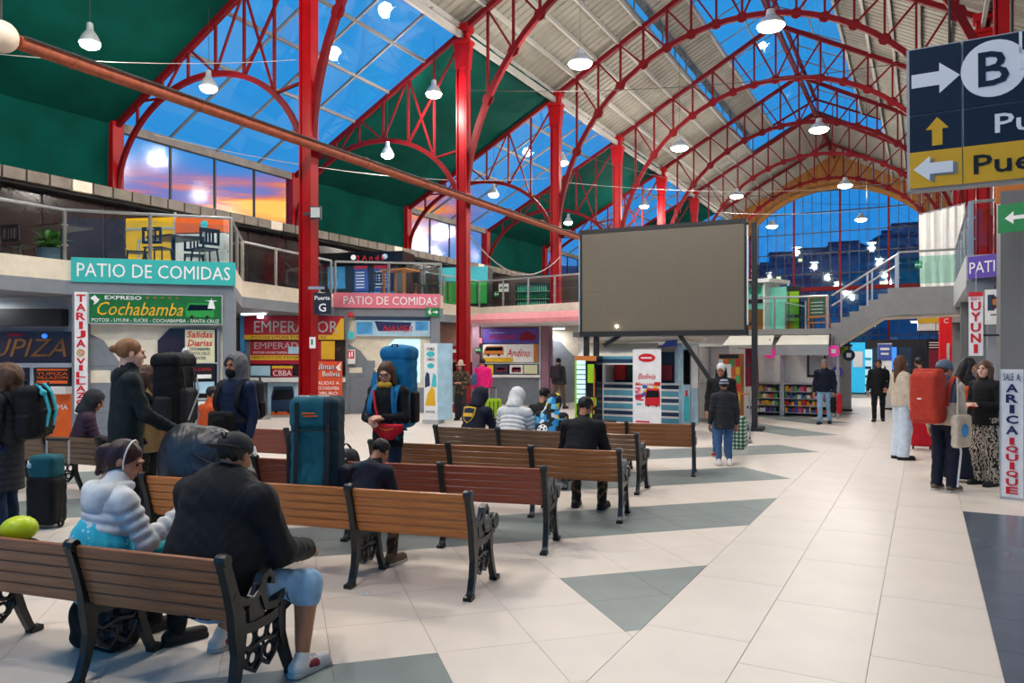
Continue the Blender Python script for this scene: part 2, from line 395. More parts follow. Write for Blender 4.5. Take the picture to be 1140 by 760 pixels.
# --- one nave truss
def make_truss():
    t = thing('roof_truss', 'red iron arched roof truss spanning the nave', 'truss', (0, 0, 0), 0, 'arched trusses of the nave', 'structure')
    n = 8
    for s in (-1, 1):
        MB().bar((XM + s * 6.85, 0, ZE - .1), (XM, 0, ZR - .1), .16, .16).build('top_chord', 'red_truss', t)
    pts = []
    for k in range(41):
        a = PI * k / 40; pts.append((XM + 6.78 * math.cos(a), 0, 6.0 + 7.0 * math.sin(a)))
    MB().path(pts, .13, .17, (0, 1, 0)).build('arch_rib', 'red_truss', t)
    def arch(x): return 6 + 7 * math.sqrt(max(0, 1 - ((x - XM) / 6.78) ** 2))
    xs = [XM + 6.85 * (-1 + 2 * k / 16) for k in range(17)]; pm = None
    for k in range(1, 16):
        x = xs[k]; za, zb = arch(x), zroof(x) - .15
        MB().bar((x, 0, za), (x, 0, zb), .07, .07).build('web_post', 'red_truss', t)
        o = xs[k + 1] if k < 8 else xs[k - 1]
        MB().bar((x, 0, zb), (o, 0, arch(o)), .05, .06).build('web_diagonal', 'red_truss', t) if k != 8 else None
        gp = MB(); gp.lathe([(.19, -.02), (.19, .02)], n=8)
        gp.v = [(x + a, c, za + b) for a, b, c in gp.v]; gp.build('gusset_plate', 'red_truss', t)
    return t
tr0 = make_truss(); trusses = []
for k, y in enumerate(FY[2:]):
    o = tr0 if k == 0 else copy_tree(tr0); o.location = (0, y, 0); trusses.append(o)
# --- aisle truss
def make_aisle():
    t = thing('roof_truss', 'red iron truss with a small arch over the left aisle', 'truss', (0, 0, 0), 0, 'small trusses of the left aisle', 'structure')
    def zt(x): return 7.85 + (11.5 - 7.85) * (x - XO) / (XC - XO)
    MB().bar((XO, 0, 7.8), (XC, 0, 11.45), .12, .14).build('top_chord', 'red_truss', t)
    cx, a_, b_ = (XO + XC) / 2, 3.35, 2.75
    pts = [(cx + a_ * math.cos(PI * k / 30), 0, 5.85 + b_ * math.sin(PI * k / 30)) for k in range(31)]
    MB().path(pts, .1, .13, (0, 1, 0)).build('arch_rib', 'red_truss', t)
    def za(x): return 5.85 + b_ * math.sqrt(max(0, 1 - ((x - cx) / a_) ** 2))
    xs = [XO + .95 + .98 * k for k in range(6)]
    for k, x in enumerate(xs):
        MB().bar((x, 0, za(x)), (x, 0, zt(x)), .06, .06).build('web_post', 'red_truss', t)
        if k < 5:
            x2 = xs[k + 1]
            if k % 2: MB().bar((x, 0, za(x)), (x2, 0, zt(x2)), .05, .05).build('web_diagonal', 'red_truss', t)
            else: MB().bar((x, 0, zt(x)), (x2, 0, za(x2)), .05, .05).build('web_diagonal', 'red_truss', t)
    MB().bar((xs[-1], 0, za(xs[-1])), (XC, 0, za(xs[-1]) + .15), .06, .06).build('tie_bar', 'red_truss', t)
    MB().bar((xs[4], 0, za(xs[4])), (XC, 0, 11.3), .06, .06).build('web_diagonal', 'red_truss', t)
    return t
ai0 = make_aisle()
for k, y in enumerate(FY[2:8]):
    o = ai0 if k == 0 else copy_tree(ai0); o.location = (0, y, 0)
# --- columns
def make_column():
    t = thing('iron_column', 'tall red iron column', 'column', (0, 0, 0), 0, None, 'structure')
    m = MB().bb(-.16, .16, -.02, .02, 0, ZE); m.bb(-.18, -.14, -.12, .12, 0, ZE); m.bb(.14, .18, -.12, .12, 0, ZE); m.bb(-.11, .11, -.09, .09, .05, ZE)
    m.build('shaft', 'red_iron', t)
    m = MB().bb(-.27, .27, -.22, .22, ZE - .55, ZE - .45); m.bb(-.25, .25, -.2, .2, ZE - .2, ZE + .02); m.prism([(-.2, ZE - 1.3), (.2, ZE - 1.3), (.27, ZE - .55), (-.27, ZE - .55)], -.13, .13); m.build('capital', 'red_iron', t)
    MB().bb(-.27, .27, -.24, .24, 0, .25).build('plinth', 'red_iron', t)
    return t
co0 = make_column(); first = True
ords = ['nearest', 'second nearest', 'third', 'fourth', 'fifth', 'sixth']
for side, X in (('left', XC), ('right', XR)):
    for k, y in enumerate(FY[2:8]):
        o = co0 if first else copy_tree(co0); first = False
        o.location = (X, y, 0); tag(o, '%s red iron column of the %s row of the nave' % (ords[k], side), 'column', 'red nave columns', 'structure')
for k, y in enumerate(FY[2:8]):
    m = MB().bb(XO - .16, XO + .16, y - .16, y + .16, 6.15, 7.95)
    tag(m.build('wall_post', 'red_iron'), '%s short red post of the left outer wall windows' % ords[k], 'post', 'red posts of the outer wall', 'structure')
# --- corrugated sheets
def sheet(name, xa, za, xb, zb, y0, y1, mt, parent, pitch=.32, h=.035):
    mb = MB(); n = max(1, int((y1 - y0) / pitch)); nx, nz = -(zb - za), (xb - xa); ln = math.hypot(nx, nz); nx, nz = nx / ln, nz / ln
    if nz < 0: nx, nz = -nx, -nz
    vs = []; ys = []
    for k in range(n):
        y = y0 + k * (y1 - y0) / n; st = (y1 - y0) / n
        ys += [(y, 0), (y + st * .72, 0), (y + st * .78, h), (y + st * .94, h)]
    ys.append((y1, 0))
    for y, o in ys: vs += [(xa + nx * o, y, za + nz * o), (xb + nx * o, y, zb + nz * o)]
    fs = [(2 * k, 2 * k + 1, 2 * k + 3, 2 * k + 2) for k in range(len(ys) - 1)]
    return mb.add(vs, fs).build(name, mt, parent)
roof = thing('ceiling', 'pale corrugated metal roof of the nave with a glazed ridge', 'roof', kind='structure')
XK = 3.45; zk = zroof(XM - XK)                     # the step with the clerestory
ys_all = [-6.0] + FY[1:8] + [56.6]
for b in range(len(ys_all) - 1):
    y0, y1 = ys_all[b], ys_all[b + 1]; mon = y1 <= FY[7] + .1
    for s in (-1, 1):
        xe = XM + s * (6.85 + .35); xk = XM + s * XK
        ze = ZE - .2
        parts = 3
        for q in range(parts):
            xa = xe + (xk - xe) * q / parts; xb = xe + (xk - xe) * (q + 1) / parts
            za = ze + (zk - ze) * q / parts + .12; zb = ze + (zk - ze) * (q + 1) / parts + .12
            sheet('roof_sheet', xa, za, xb, zb, y0, y1, 'roof_sheet', roof)
        if mon:
            # monitor roof above the clerestory
            x1, x2 = xk, XM + s * 2.35; z1, z2 = 14.4, 14.98
            sheet('roof_sheet', x1 + s * .25, z1 - .12, x2, z2, y0, y1, 'roof_sheet', roof)
        else:
            sheet('roof_sheet', xk, zk + .12, XM, ZR + .12, y0, y1, 'roof_sheet', roof)
        if s > 0: sheet('roof_sheet', 8.6, 7.9, xe, ze + .1, y0, y1, 'roof_sheet', roof)
for s in (-1, 1):
    for q in range(5):
        x = XM + s * (6.9 - .85 * q); MB().bar((x, -6, zroof(x) + .02), (x, 56.4, zroof(x) + .02), .09, .14).build('purlin', 'purlin', roof)
    MB().bar((XM + s * 2.35, -6, 14.9), (XM + s * 2.35, FY[7], 14.9), .1, .16).build('purlin', 'purlin', roof)
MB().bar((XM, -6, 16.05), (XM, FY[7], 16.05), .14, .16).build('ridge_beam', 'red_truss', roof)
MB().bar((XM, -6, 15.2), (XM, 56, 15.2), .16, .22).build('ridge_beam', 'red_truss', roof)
for X in (XC, XR):
    MB().bar((X, -6, ZE - .3), (X, 56, ZE - .3), .1, .2).build('eaves_beam', 'purlin', roof)
# clerestory panes, ridge glass and the glazed gable of the monitor
cl = thing('window_1', 'long strip of blue clerestory windows high on the left roof slope', 'window', kind='structure')
cr_ = thing('window_2', 'long strip of clerestory windows high on the right roof slope', 'window', kind='structure')
rg = thing('window_3', 'glazed ridge skylight along the top of the nave roof', 'skylight', kind='structure')
pane_c = MB().bb(-.012, .012, .02, 1.62, 0, 1.0).mesh('pane'); pane_c.materials.append(MT['glass_roof'])
y = -6.0; nn = 0
while y + 1.64 <= FY[7] + .2:
    for s, par in ((-1, cl), (1, cr_)):
        link('pane', pane_c, None, par, (XM + s * (XK + .02), y, zk + .12))
    y += 1.64
for s, par in ((-1, cl), (1, cr_)):
    mb = MB(); y = -6.0
    while y <= FY[7] + .2: mb.bar((XM + s * XK, y, zk + .1), (XM + s * XK, y, 14.42), .05, .06); y += 1.64
    mb.bar((XM + s * XK, -6, zk + .1), (XM + s * XK, FY[7], zk + .1), .06, .08); mb.bar((XM + s * XK, -6, 14.4), (XM + s * XK, FY[7], 14.4), .06, .08)
    mb.build('frame', 'glazing_bar', par)
def slope_pane(x0, z0, x1, z1, y0, y1, mt, par, t=.012):
    MB().add([(x0, y0, z0), (x1, y0, z1), (x1, y1, z1), (x0, y1, z0), (x0, y0, z0 + t), (x1, y0, z1 + t), (x1, y1, z1 + t), (x0, y1, z0 + t)],
             [(0, 3, 2, 1), (4, 5, 6, 7), (0, 1, 5, 4), (1, 2, 6, 5), (2, 3, 7, 6), (3, 0, 4, 7)]).build('pane', mt, par)
yy = [-6 + (FY[7] + 6) * k / 24 for k in range(25)]
for s in (-1, 1):
    fb = MB()
    for k in range(24):
        for q in range(2):
            xa, xb = XM + s * (2.35 - 1.175 * q), XM + s * (2.35 - 1.175 * (q + 1)); za, zb = 14.98 + .56 * q, 14.98 + .56 * (q + 1)
            slope_pane(xa, za, xb, zb, yy[k] + .02, yy[k + 1] - .02, 'glass_roof', rg)
        fb.bar((XM + s * 2.35, yy[k], 14.95), (XM, yy[k], 16.07), .035, .05)
    fb.bar((XM + s * 1.175, -6, 15.5), (XM + s * 1.175, FY[7], 15.5), .05, .06); fb.build('glazing_bar', 'glazing_bar', rg)
wg = thing('window_4', 'low glazed gable closing the far end of the roof monitor', 'window', kind='structure')
for k in range(8):
    xa = XM - XK + 2 * XK * k / 8; xb = XM - XK + 2 * XK * (k + 1) / 8
    def zt_(x): return 14.4 + 1.7 * (1 - abs(x - XM) / XK)
    def zb_(x): return zroof(x) + .1
    MB().prism([(xa + .02, zb_(xa)), (xb - .02, zb_(xb)), (xb - .02, zt_(xb)), (xa + .02, zt_(xa))], FY[7] + .1, FY[7] + .12).build('pane', 'glass_dusk', wg)
    MB().bar((xa, FY[7] + .1, zb_(xa)), (xa, FY[7] + .1, zt_(xa)), .05, .05).build('glazing_bar', 'red_truss', wg)
for s in (-1, 1):
    MB().bar((XM + s * XK, FY[7] + .1, 14.42), (XM, FY[7] + .1, 16.1), .09, .1).build('frame', 'red_truss', wg)
    MB().bar((XM + s * XK, FY[7] + .1, zk + .1), (XM, FY[7] + .1, ZR + .1), .09, .1).build('frame', 'dark_frame', wg)
# --- aisle roof: green lined bays and glazed bays in turn
za0, za1 = 7.9, 11.55
nwin = 5
for b in range(1, 9):
    y0 = FY[b] - (8 if b == 1 else 0); y1 = FY[b + 1] if b < 8 else 56.4
    if b % 2 == 1:
        mb = MB(); n = 10; vs = []
        for k in range(13):
            y = y0 + (y1 - y0) * k / 12; sag = .05 * math.sin(PI * 3 * k / 12) ** 2
            for q in range(n + 1):
                x = XO + (XC - XO) * q / n; vs.append((x, y, za0 + (za1 - za0) * q / n - sag))
            vs.append((XO - .05, y, 5.9 + sag))
        m_ = n + 2; fs = []
        for k in range(12):
            for q in range(n): fs.append((k * m_ + q, k * m_ + q + 1, (k + 1) * m_ + q + 1, (k + 1) * m_ + q))
            fs.append((k * m_, (k + 1) * m_, (k + 1) * m_ + n + 1, k * m_ + n + 1))
        o = mb.add(vs, fs).build('ceiling', 'green_lining', None, True)
        tag(o, 'dark green lining of the aisle roof, %s green bay from the camera' % ('nearest', '', 'second', '', 'third', '', 'farthest')[b - 1], 'roof lining', kind='structure')
    else:
        wd = thing('window_%d' % nwin, '%s glazed bay of the left aisle roof showing blue dusk sky' % ('nearest', 'middle', 'farther', 'farthest')[b // 2 - 1], 'skylight', kind='structure'); nwin += 1
        rows, cols = 5, 4
        for r in range(rows):
            xa, xb = XO + (XC - XO) * r / rows, XO + (XC - XO) * (r + 1) / rows; z_a, z_b = za0 + (za1 - za0) * r / rows, za0 + (za1 - za0) * (r + 1) / rows
            for c in range(cols):
                slope_pane(xa + .02, z_a, xb - .02, z_b, y0 + (y1 - y0) * c / cols + .02, y0 + (y1 - y0) * (c + 1) / cols - .02, 'glass_roof', wd)
            if r: MB().bar((xa, y0, z_a - .03), (xa, y1, z_a - .03), .07, .09).build('purlin', 'glazing_bar', wd)
        for c in range(1, cols):
            yq = y0 + (y1 - y0) * c / cols; MB().bar((XO, yq, za0), (XC, yq, za1), .06, .07).build('glazing_bar', 'glazing_bar', wd)
        for c in range(cols):
            ya, yb = y0 + .16 + (y1 - y0 - .32) * c / cols, y0 + .16 + (y1 - y0 - .32) * (c + 1) / cols
            MB().bb(XO - .01, XO + .01, ya + .02, yb - .02, 6.2, 7.75).build('pane', 'glass_dusk', wd)
            if c: MB().bb(XO - .03, XO + .03, ya - .03, ya + .03, 6.2, 7.75).build('glazing_bar', 'dark_frame', wd)
        MB().bb(XO - .08, XO + .12, y0, y1, 7.72, 7.95).build('head_rail', 'gutter', wd)
# rust coloured pipe hung along the columns
pp = thing('overhead_pipe', 'rust red pipe running from column to column above the balcony', 'pipe', (XC + .37, 6.5, 6.35))
MB().tube([(0, 0, 0), (0, 34, -.08)], .11, 10).build('pipe', 'rust_pipe', pp, True)
MB().tube([(.13, 0, .06), (.13, 34, -.02)], .02, 6).build('conduit', 'wire', pp)
for k in range(14): MB().ring((0, .8 + 2.4 * k, 0), .118, .014, 'y', 12, 4).build('clamp', 'rust_pipe', pp)
gl = thing('globe_loudspeaker', 'beige globe at the near end of the rust red pipe', 'globe', (XC + .37, 6.25, 6.35))
MB().ball((0, 0, 0), .23, 20).build('globe', 'globe', gl, True); MB().tube([(0, 0, .2), (0, 0, 5.4)], .015, 6).build('hanger_rod', 'wire', gl)
# ================================================================== WALLS
wl = MB().bb(-19.6, -19.3, -6, 57, 0, 6.1).build('wall_left', 'brown_dark'); tag(wl, 'dark brown outer wall behind the left balcony', 'wall', kind='structure')
for k in range(26):
    y = -2 + 1.64 * k
    MB().bb(-19.3, -19.26, y + .03, y + 1.6, 3.6, 5.75).build('wall_panel', 'dark_glass_wall', wl)
for k in range(60):
    y = 5 + .55 * k
    MB().bb(-19.3, -18.75, y, y + .5, 5.85, 6.12).build('coping_block', 'gutter' if k % 12 else 'cream_wall', wl)
MB().bb(-19.3, -18.9, -6, 57, 5.78, 5.85).build('ledge', 'dark_frame', wl)
wr = MB().bb(8.6, 8.9, -6, 57, 0, 8).build('wall_right', 'grey_pale'); tag(wr, 'grey wall closing the right aisle', 'wall', kind='structure')
# far end wall with its arch
YE = 56.4
we = thing('wall_end', 'brown boarded end wall above the great arched window', 'wall', kind='structure')
def zarch(x): return 5.9 + math.sqrt(max(0, 7.3 ** 2 - (x - XM) ** 2))
xs = [XM - 6.9 + 13.8 * k / 24 for k in range(25)]
for k in range(24):
    a, b = xs[k], xs[k + 1]
    MB().prism([(a + .015, zarch(a)), (b - .015, zarch(b)), (b - .015, zroof(b) + .2), (a + .015, zroof(a) + .2)], YE - .15, YE + .15).build('board', 'brown_board', we)
MB().path([(x, YE - .2, zarch(x)) for x in xs], .25, .3, (0, 1, 0)).build('arch_moulding', 'brown_board', we)
MB().bb(-19.5, XM - 6.85, YE - .1, YE + .2, 0, 11.5).build('side_panel', 'brown_dark', we)
MB().bb(XM + 6.85, 8.8, YE - .1, YE + .2, 0, 11.5).build('side_panel', 'maroon', we)
ew = thing('window_20', 'great arched end window with a grid of small panes and red bars', 'window', kind='structure')
nc, nr = 23, 9; cw = 13.7 / nc; rh = 1.42
pe = MB().bb(.015, cw - .015, -.01, .01, .015, rh - .015).mesh('pane'); pe.materials.append(MT['glass_blue'])
for c in range(nc):
    for r in range(nr):
        x = XM - 6.85 + c * cw; z = .25 + r * rh
        if z > zarch(x + cw / 2): continue
        link('pane', pe, None, ew, (x, YE, z))
for c in range(nc + 1):
    x = XM - 6.85 + c * cw; big = c in (2, 7, 12, 17)
    MB().bb(x - (.07 if big else .018), x + (.07 if big else .018), YE - .05, YE + .05, .2, min(zarch(x), 13.2)).build('glazing_bar', 'red_truss' if big else 'dark_frame', ew)
for r in range(nr + 1):
    z = .25 + r * rh
    MB().bb(XM - 6.85, XM + 6.85, YE - .05, YE + .05, z - .03, z + .03).build('transom', 'dark_frame', ew)
MB().bb(XM - 6.85, XM + 6.85, YE - .2, YE + .1, 6.15, 6.45).build('transom', 'red_truss', ew)
# hillside town beyond the end window
def hz(x, y): return max(0, (y - 90) * .2) + 3 * math.sin(x * .05 + 1) + 2 * math.sin(y * .07 + x * .02)
mb = MB(); nx_, ny_ = 40, 24; vs = []
for j in range(ny_ + 1):
    for i in range(nx_ + 1):
        x = -170 + 300 * i / nx_; y = 75 + 190 * j / ny_; vs.append((x, y, hz(x, y) - 2))
fs = [(j * (nx_ + 1) + i, j * (nx_ + 1) + i + 1, (j + 1) * (nx_ + 1) + i + 1, (j + 1) * (nx_ + 1) + i) for j in range(ny_) for i in range(nx_)]
tag(mb.add(vs, fs).build('hillside', 'hill', None, True), 'dark blue hillside beyond the great end window', 'hill', kind='structure')
rnd = random.Random(3); hm = []
for k in range(4):
    w, d, h = 4 + 1.5 * k, 5, 2.5 + 1.6 * k
    b = MB().bb(-w / 2, w / 2, -d / 2, d / 2, -6, h).mesh('walls'); b.materials.append(MT['house'])
    r_ = MB().bb(-w / 2 - .3, w / 2 + .3, -d / 2 - .3, d / 2 + .3, h, h + .5).mesh('roof'); r_.materials.append(MT['hill'])
    wm = MB().bb(-.7, .7, -.1, 0, 0, 1.1).mesh('window_opening'); wm.materials.append(MT['hill']); lit = MB().bb(-.5, .5, -.1, 0, 0, .8).mesh('window_opening'); lit.materials.append(MT['window_lit'])
    hm.append((b, r_, wm, lit, w, d, h))
placed = []
for k in range(900):
    y = rnd.uniform(100, 255); x = -5.35 + (y / 56.4) * rnd.uniform(-9, 8) - (y - 56) * .02
    if len(placed) > 70 or any(abs(x - a) < 10.5 and abs(y - b_) < 8.5 for a, b_ in placed): continue
    placed.append((x, y))
    b, r_, wm, lit, w, d, h = hm[rnd.randrange(4)]
    o = thing('house', 'dim flat roofed house on the hillside beyond the great end window', 'house', (x, y, hz(x, y) - 2), rnd.uniform(-.3, .3), 'houses on the hillside')
    link('walls', b, None, o); link('roof', r_, None, o)
    for q in range(3): link('window_opening', lit if rnd.random() < .12 else wm, None, o, (-w / 3 + w / 3 * q, -d / 2, h * .6))
# ================================================================== LEFT GALLERY
G = [(-19.3, -6), (-14.2, -6), (-14.2, 8.65), (-12.15, 10.8), (-14.4, 13.05), (-15.1, 17.1), (-12.65, 19.1), (-14.4, 20.6), (-14.5, 24.4), (-10, 23.5), (-10, 40), (-19.3, 40)]
gal = thing('floor_gallery', 'cream edged upper gallery floor along the left side', 'gallery', kind='structure')
MB().prism(G, 3.12, 3.5, 'xy').build('slab', 'cream_wall', gal)
MB().prism(G, 2.86, 3.12, 'xy').build('beam_band', 'grey_wall', gal)
tag(MB().bb(-19.3, -18.9, -6, 40, 0, 2.85).build('wall_back', 'grey_wall'), 'grey back wall under the left gallery', 'wall', kind='structure')
class Front:
    """a vertical front whose ends show at columns xa, xb of the photograph at depths da, db"""
    def __init__(s, xa, da, xb, db):
        s.p0, s.p1 = at(xa, HY, d=da), at(xb, HY, d=db); s.da, s.db = da, db; s.ua, s.ub = (xa - 570) / F * da, (xb - 570) / F * db
        s.loc, s.rz, s.w = face_frame(s.p0, s.p1)
    def s(s, x):
        k = (x - 570) / F; return (k * s.da - s.ua) / ((s.ub - s.ua) - k * (s.db - s.da))
    def X(s, x): return s.s(x) * s.w
    def Z(s, x, y): return EYE + (HY - y) / F * (s.da + s.s(x) * (s.db - s.da))
    def pt(s, lx, off=0):
        c, n = math.cos(s.rz), math.sin(s.rz); return (s.loc[0] + c * lx + n * off, s.loc[1] + n * lx - c * off)
    def thing(s, name, label, cat, kind=None): return thing(name, label, cat, s.loc, s.rz, None, kind)
def sign(fr, x0, y0, x1, y1, mt, name, label, cat='sign', th=.03, off=.03, frame=None, group=None):
    xa, xb = fr.X(x0), fr.X(x1); zb, zt = fr.Z((x0 + x1) / 2, y1), fr.Z((x0 + x1) / 2, y0); p = fr.pt(xa, off + th)
    t = thing(name, label, cat, (p[0], p[1], zb), fr.rz, group); w, h = xb - xa, zt - zb
    MB().bb(0, w, 0, th, 0, h).build('panel', mt, t)
    if frame:
        b = MB(); e = .02
        b.bb(-e, w + e, -.008, th, -e, 0); b.bb(-e, w + e, -.008, th, h, h + e); b.bb(-e, 0, -.008, th, 0, h); b.bb(w, w + e, -.008, th, 0, h); b.build('frame', frame, t)
    return t, w, h
def patch(t, x0, x1, z0, z1, mt, name='printed_area', y=-.004, d=.004): return MB().bb(x0, x1, y - d, y, z0, z1).build(name, mt, t)
def bus_print(t, x, z, w, h, body, y=-.006):
    """flat printed coach"""
    MB().prism([(x, z), (x + w, z), (x + w, z + h * .8), (x + w * .93, z + h), (x + w * .12, z + h), (x, z + h * .6)], y - .002, y).build('printed_coach', body, t)
    MB().prism([(x + w * .04, z + h * .45), (x + w * .95, z + h * .5), (x + w * .92, z + h * .88), (x + w * .14, z + h * .88)], y - .004, y - .002).build('printed_window', 'black_gloss', t)
    for q in (.22, .76): MB().prism([(x + w * q + w * .07 * math.cos(k * PI / 5), z + w * .07 * math.sin(k * PI / 5)) for k in range(10)], y - .004, y - .002).build('printed_wheel', 'letter_black', t)
# ---------------------------------------------------------------- first booth
f1 = Front(80, 14.42, 262, 15.26)
b1 = f1.thing('ticket_booth', 'grey ticket booth below the turquoise food court sign', 'booth')
w = f1.w
MB().bb(0, .27, .0, .3, 0, 2.86).build('pillar', 'grey_wall', b1); MB().bb(w - .24, w, 0, .3, 0, 2.86).build('pillar', 'grey_wall', b1)
MB().bb(.27, w - .24, .2, .3, 0, 2.86).build('wall_panel', 'cream_shape', b1)
MB().prism([(.27, 0), (w - .24, 0), (w - .24, .8), (1.5, .8), (1.1, 1.05), (.75, 1.62), (.5, 2.0), (.27, 2.12)], .185, .2).build('lower_panel', 'grey_wall', b1)
for k in range(5): MB().bb(.27, 1.2 - .1 * k, .178, .185, .3 + .3 * k, .312 + .3 * k).build('panel_joint', 'grey_pillar', b1)
MB().bb(.28, .62, .175, .2, 1.18, 1.42).build('notice_patch', 'cream_shape', b1)
wx0, wx1 = f1.X(174), f1.X(243); bw = b1
MB().prism([(wx0, .85), (wx1, .85), (wx1, 2.24), (wx0 + .22, 2.24), (wx0, 2.0)], .16, .18).build('window_pane', 'dark_glass_wall', bw)
for a, b, c, d in ((wx0, wx1, .82, .86), (wx0 + .5, wx0 + .53, .86, 2.24), (wx1 - .03, wx1, .86, 2.24), (wx0, wx1, 1.54, 1.57)): MB().bb(a, b, .13, .18, c, d).build('window_frame', 'alu', bw)
MB().bb(wx0 - .1, wx1 + .05, .02, .2, .72, .8).build('counter', 'white_paint', bw)
t, w_, h_ = sign(f1, 80, 289.5, 262.5, 316, 'turquoise_sign', 'sign_board', 'turquoise food court sign with white lettering on the gallery edge', off=.04)
text('PATIO DE COMIDAS', 'letter_white', t, (w_ / 2, -.006, h_ / 2), w=w_ * .93, h=h_ * .56, off=.0)
t, w_, h_ = sign(f1, 100, 328.5, 247, 360, 'board_green', 'sign_board', 'green coach company sign with yellow script and a coach', frame='alu')
text('Cochabamba', 'gold', t, (w_ * .38, -.006, h_ * .5), w=w_ * .64, h=h_ * .46, shear=.35, off=.01); text('EXPRESO', 'letter_white', t, (w_ * .25, -.006, h_ * .88), w=w_ * .27, h=h_ * .13, off=.012)
text('POTOSI - UYUNI - SUCRE - COCHABAMBA - SANTA CRUZ', 'letter_white', t, (w_ / 2, -.006, h_ * .1), w=w_ * .96, h=h_ * .12, off=.012)
for k in range(5): text('*', 'orange_panel', t, (w_ * (.43 + .056 * k), -.006, h_ * .88), h=h_ * .1, off=.04)
bus_print(t, w_ * .72, h_ * .24, w_ * .22, h_ * .5, 'green_panel')
MB().prism([(w_ * .89, h_ * .55), (w_ * .95, h_ * .55), (w_ * .935, h_ * .8), (w_ * .97, h_ * .84), (w_ * .925, h_ * .84), (w_ * .92, h_ * .93), (w_ * .915, h_ * .84), (w_ * .87, h_ * .84), (w_ * .905, h_ * .8)], -.012, -.01).build('printed_statue', 'letter_white', t)
MB().prism([(.02, h_ * .85), (.1, h_ * .95), (.17, h_ * .8), (.2, h_ * .85), (.13, h_ * .68), (.08, h_ * .62), (.09, h_ * .74)], -.01, -.004).build('printed_bird', 'letter_white', t)
t, w_, h_ = sign(f1, 83.5, 325, 98, 460, 'white_gloss', 'hanging_sign', 'narrow white upright sign with red letters on the left pillar of the booth', off=.012)
vtext('TARIJA', 'letter_red', t, w_ / 2, -.005, h_ * .54, h_ * .985, w_ * .72); vtext('VILLAZON', 'letter_red', t, w_ / 2, -.005, .02, h_ * .46, w_ * .72)
MB().ring((w_ / 2, -.008, h_ * .5), .06, .012, 'y', 12, 4).build('printed_emblem', 'gold', t); text('G', 'letter_red', t, (w_ / 2, -.006, h_ * .5), h=.07)
t, w_, h_ = sign(f1, 205.5, 366.5, 238.5, 404, 'poster_cream', 'poster', 'cream departures poster in the booth window right of the standing travellers', 'poster', .01, -.11)
text('Salidas', 'letter_red', t, (w_ / 2, -.004, h_ * .85), w=w_ * .88, h=h_ * .19, shear=.2); text('Diarias', 'letter_red', t, (w_ / 2, -.004, h_ * .6), w=w_ * .84, h=h_ * .19, shear=.2)
for k, s_ in enumerate(('COCHABAMBA', 'SANTA CRUZ', 'SUCRE')): text(s_, 'letter_blue', t, (w_ / 2, -.004, h_ * (.42 - .135 * k)), w=w_ * (.72, .68, .4)[k], h=h_ * .09)
t, w_, h_ = sign(f1, 206, 405.5, 238, 423, 'black', 'poster', 'black notice with red letters below the cream departures poster', 'poster', .01, -.11)
text('BUS CAMA', 'letter_red', t, (w_ / 2, -.004, h_ * .68), w=w_ * .8); patch(t, w_ * .4, w_ * .9, .03, h_ * .35, 'paper')
t, w_, h_ = sign(f1, 206, 425, 238, 438, 'pale_blue', 'poster', 'pale blue notice at the bottom of the booth window', 'poster', .01, -.11)
# ---------------------------------------------------------------- shop left of the first booth
f0 = Front(-40, 15.1, 82, 15.1)
s0 = f0.thing('ticket_shop', 'ticket shop with dark fascia left of the first booth', 'shop')
MB().bb(0, f0.w, .1, .2, 0, 2.86).build('wall_panel', 'grey_pale', s0)
MB().bb(f0.X(-30), f0.X(73), -.15, .1, f0.Z(0, 363), f0.Z(0, 344)).build('roller_housing', 'dark_frame', s0)
MB().bb(f0.X(-30), f0.X(79), .0, .1, f0.Z(0, 404), f0.Z(0, 369)).build('sign_window', 'dark_glass_wall', s0)
MB().bb(f0.X(-30), f0.X(79), -.03, .1, f0.Z(0, 409), f0.Z(0, 404)).build('window_rail', 'alu', s0)
MB().bb(f0.X(-30), f0.X(79), .03, .1, f0.Z(0, 430), f0.Z(0, 409)).build('window_pane', 'dark_glass_wall', s0)
MB().bb(f0.X(34), f0.X(38), -.02, .1, f0.Z(0, 430), f0.Z(0, 409)).build('window_rail', 'alu', s0)
MB().bb(f0.X(-30), f0.X(79), -.2, .1, f0.Z(0, 438), f0.Z(0, 430)).build('counter', 'white_paint', s0)
MB().bb(f0.X(-30), f0.X(79), .0, .1, 0, f0.Z(0, 438)).build('front_panel', 'orange_panel', s0)
text('TUPIZA', 'brown_board', s0, (f0.X(24), -.008, f0.Z(0, 387)), w=f0.X(74) - f0.X(-26), h=.36, shear=.3, off=.008)
text('MA', 'letter_white', s0, (f0.X(70), -.008, f0.Z(0, 453)), h=.1); text('1', 'letter_white', s0, (f0.X(62), -.008, f0.Z(0, 443)), h=.13)
MB().bb(f0.X(8), f0.X(26), -.02, 0, f0.Z(0, 374), f0.Z(0, 370.5)).build('small_plate', 'maroon', s0)
MB().ball((f0.X(51), -.04, f0.Z(0, 374)), .05).build('blue_lamp', 'blue_glow', s0)
t, w_, h_ = sign(f0, 39, 409, 78, 428, 'black', 'poster', 'black notice with orange letters in the shop window at the far left', 'poster', .01, .0)
for k, s_ in enumerate(('TUPIZA', 'VILLAZON')): text(s_, 'orange_panel', t, (w_ / 2, -.004, h_ * (.64 - .23 * k)), w=w_ * .9, h=h_ * .17)
patch(t, w_ * .06, w_ * .94, h_ * .82, h_ * .92, 'orange_panel'); patch(t, w_ * .06, w_ * .94, h_ * .06, h_ * .24, 'orange_panel')
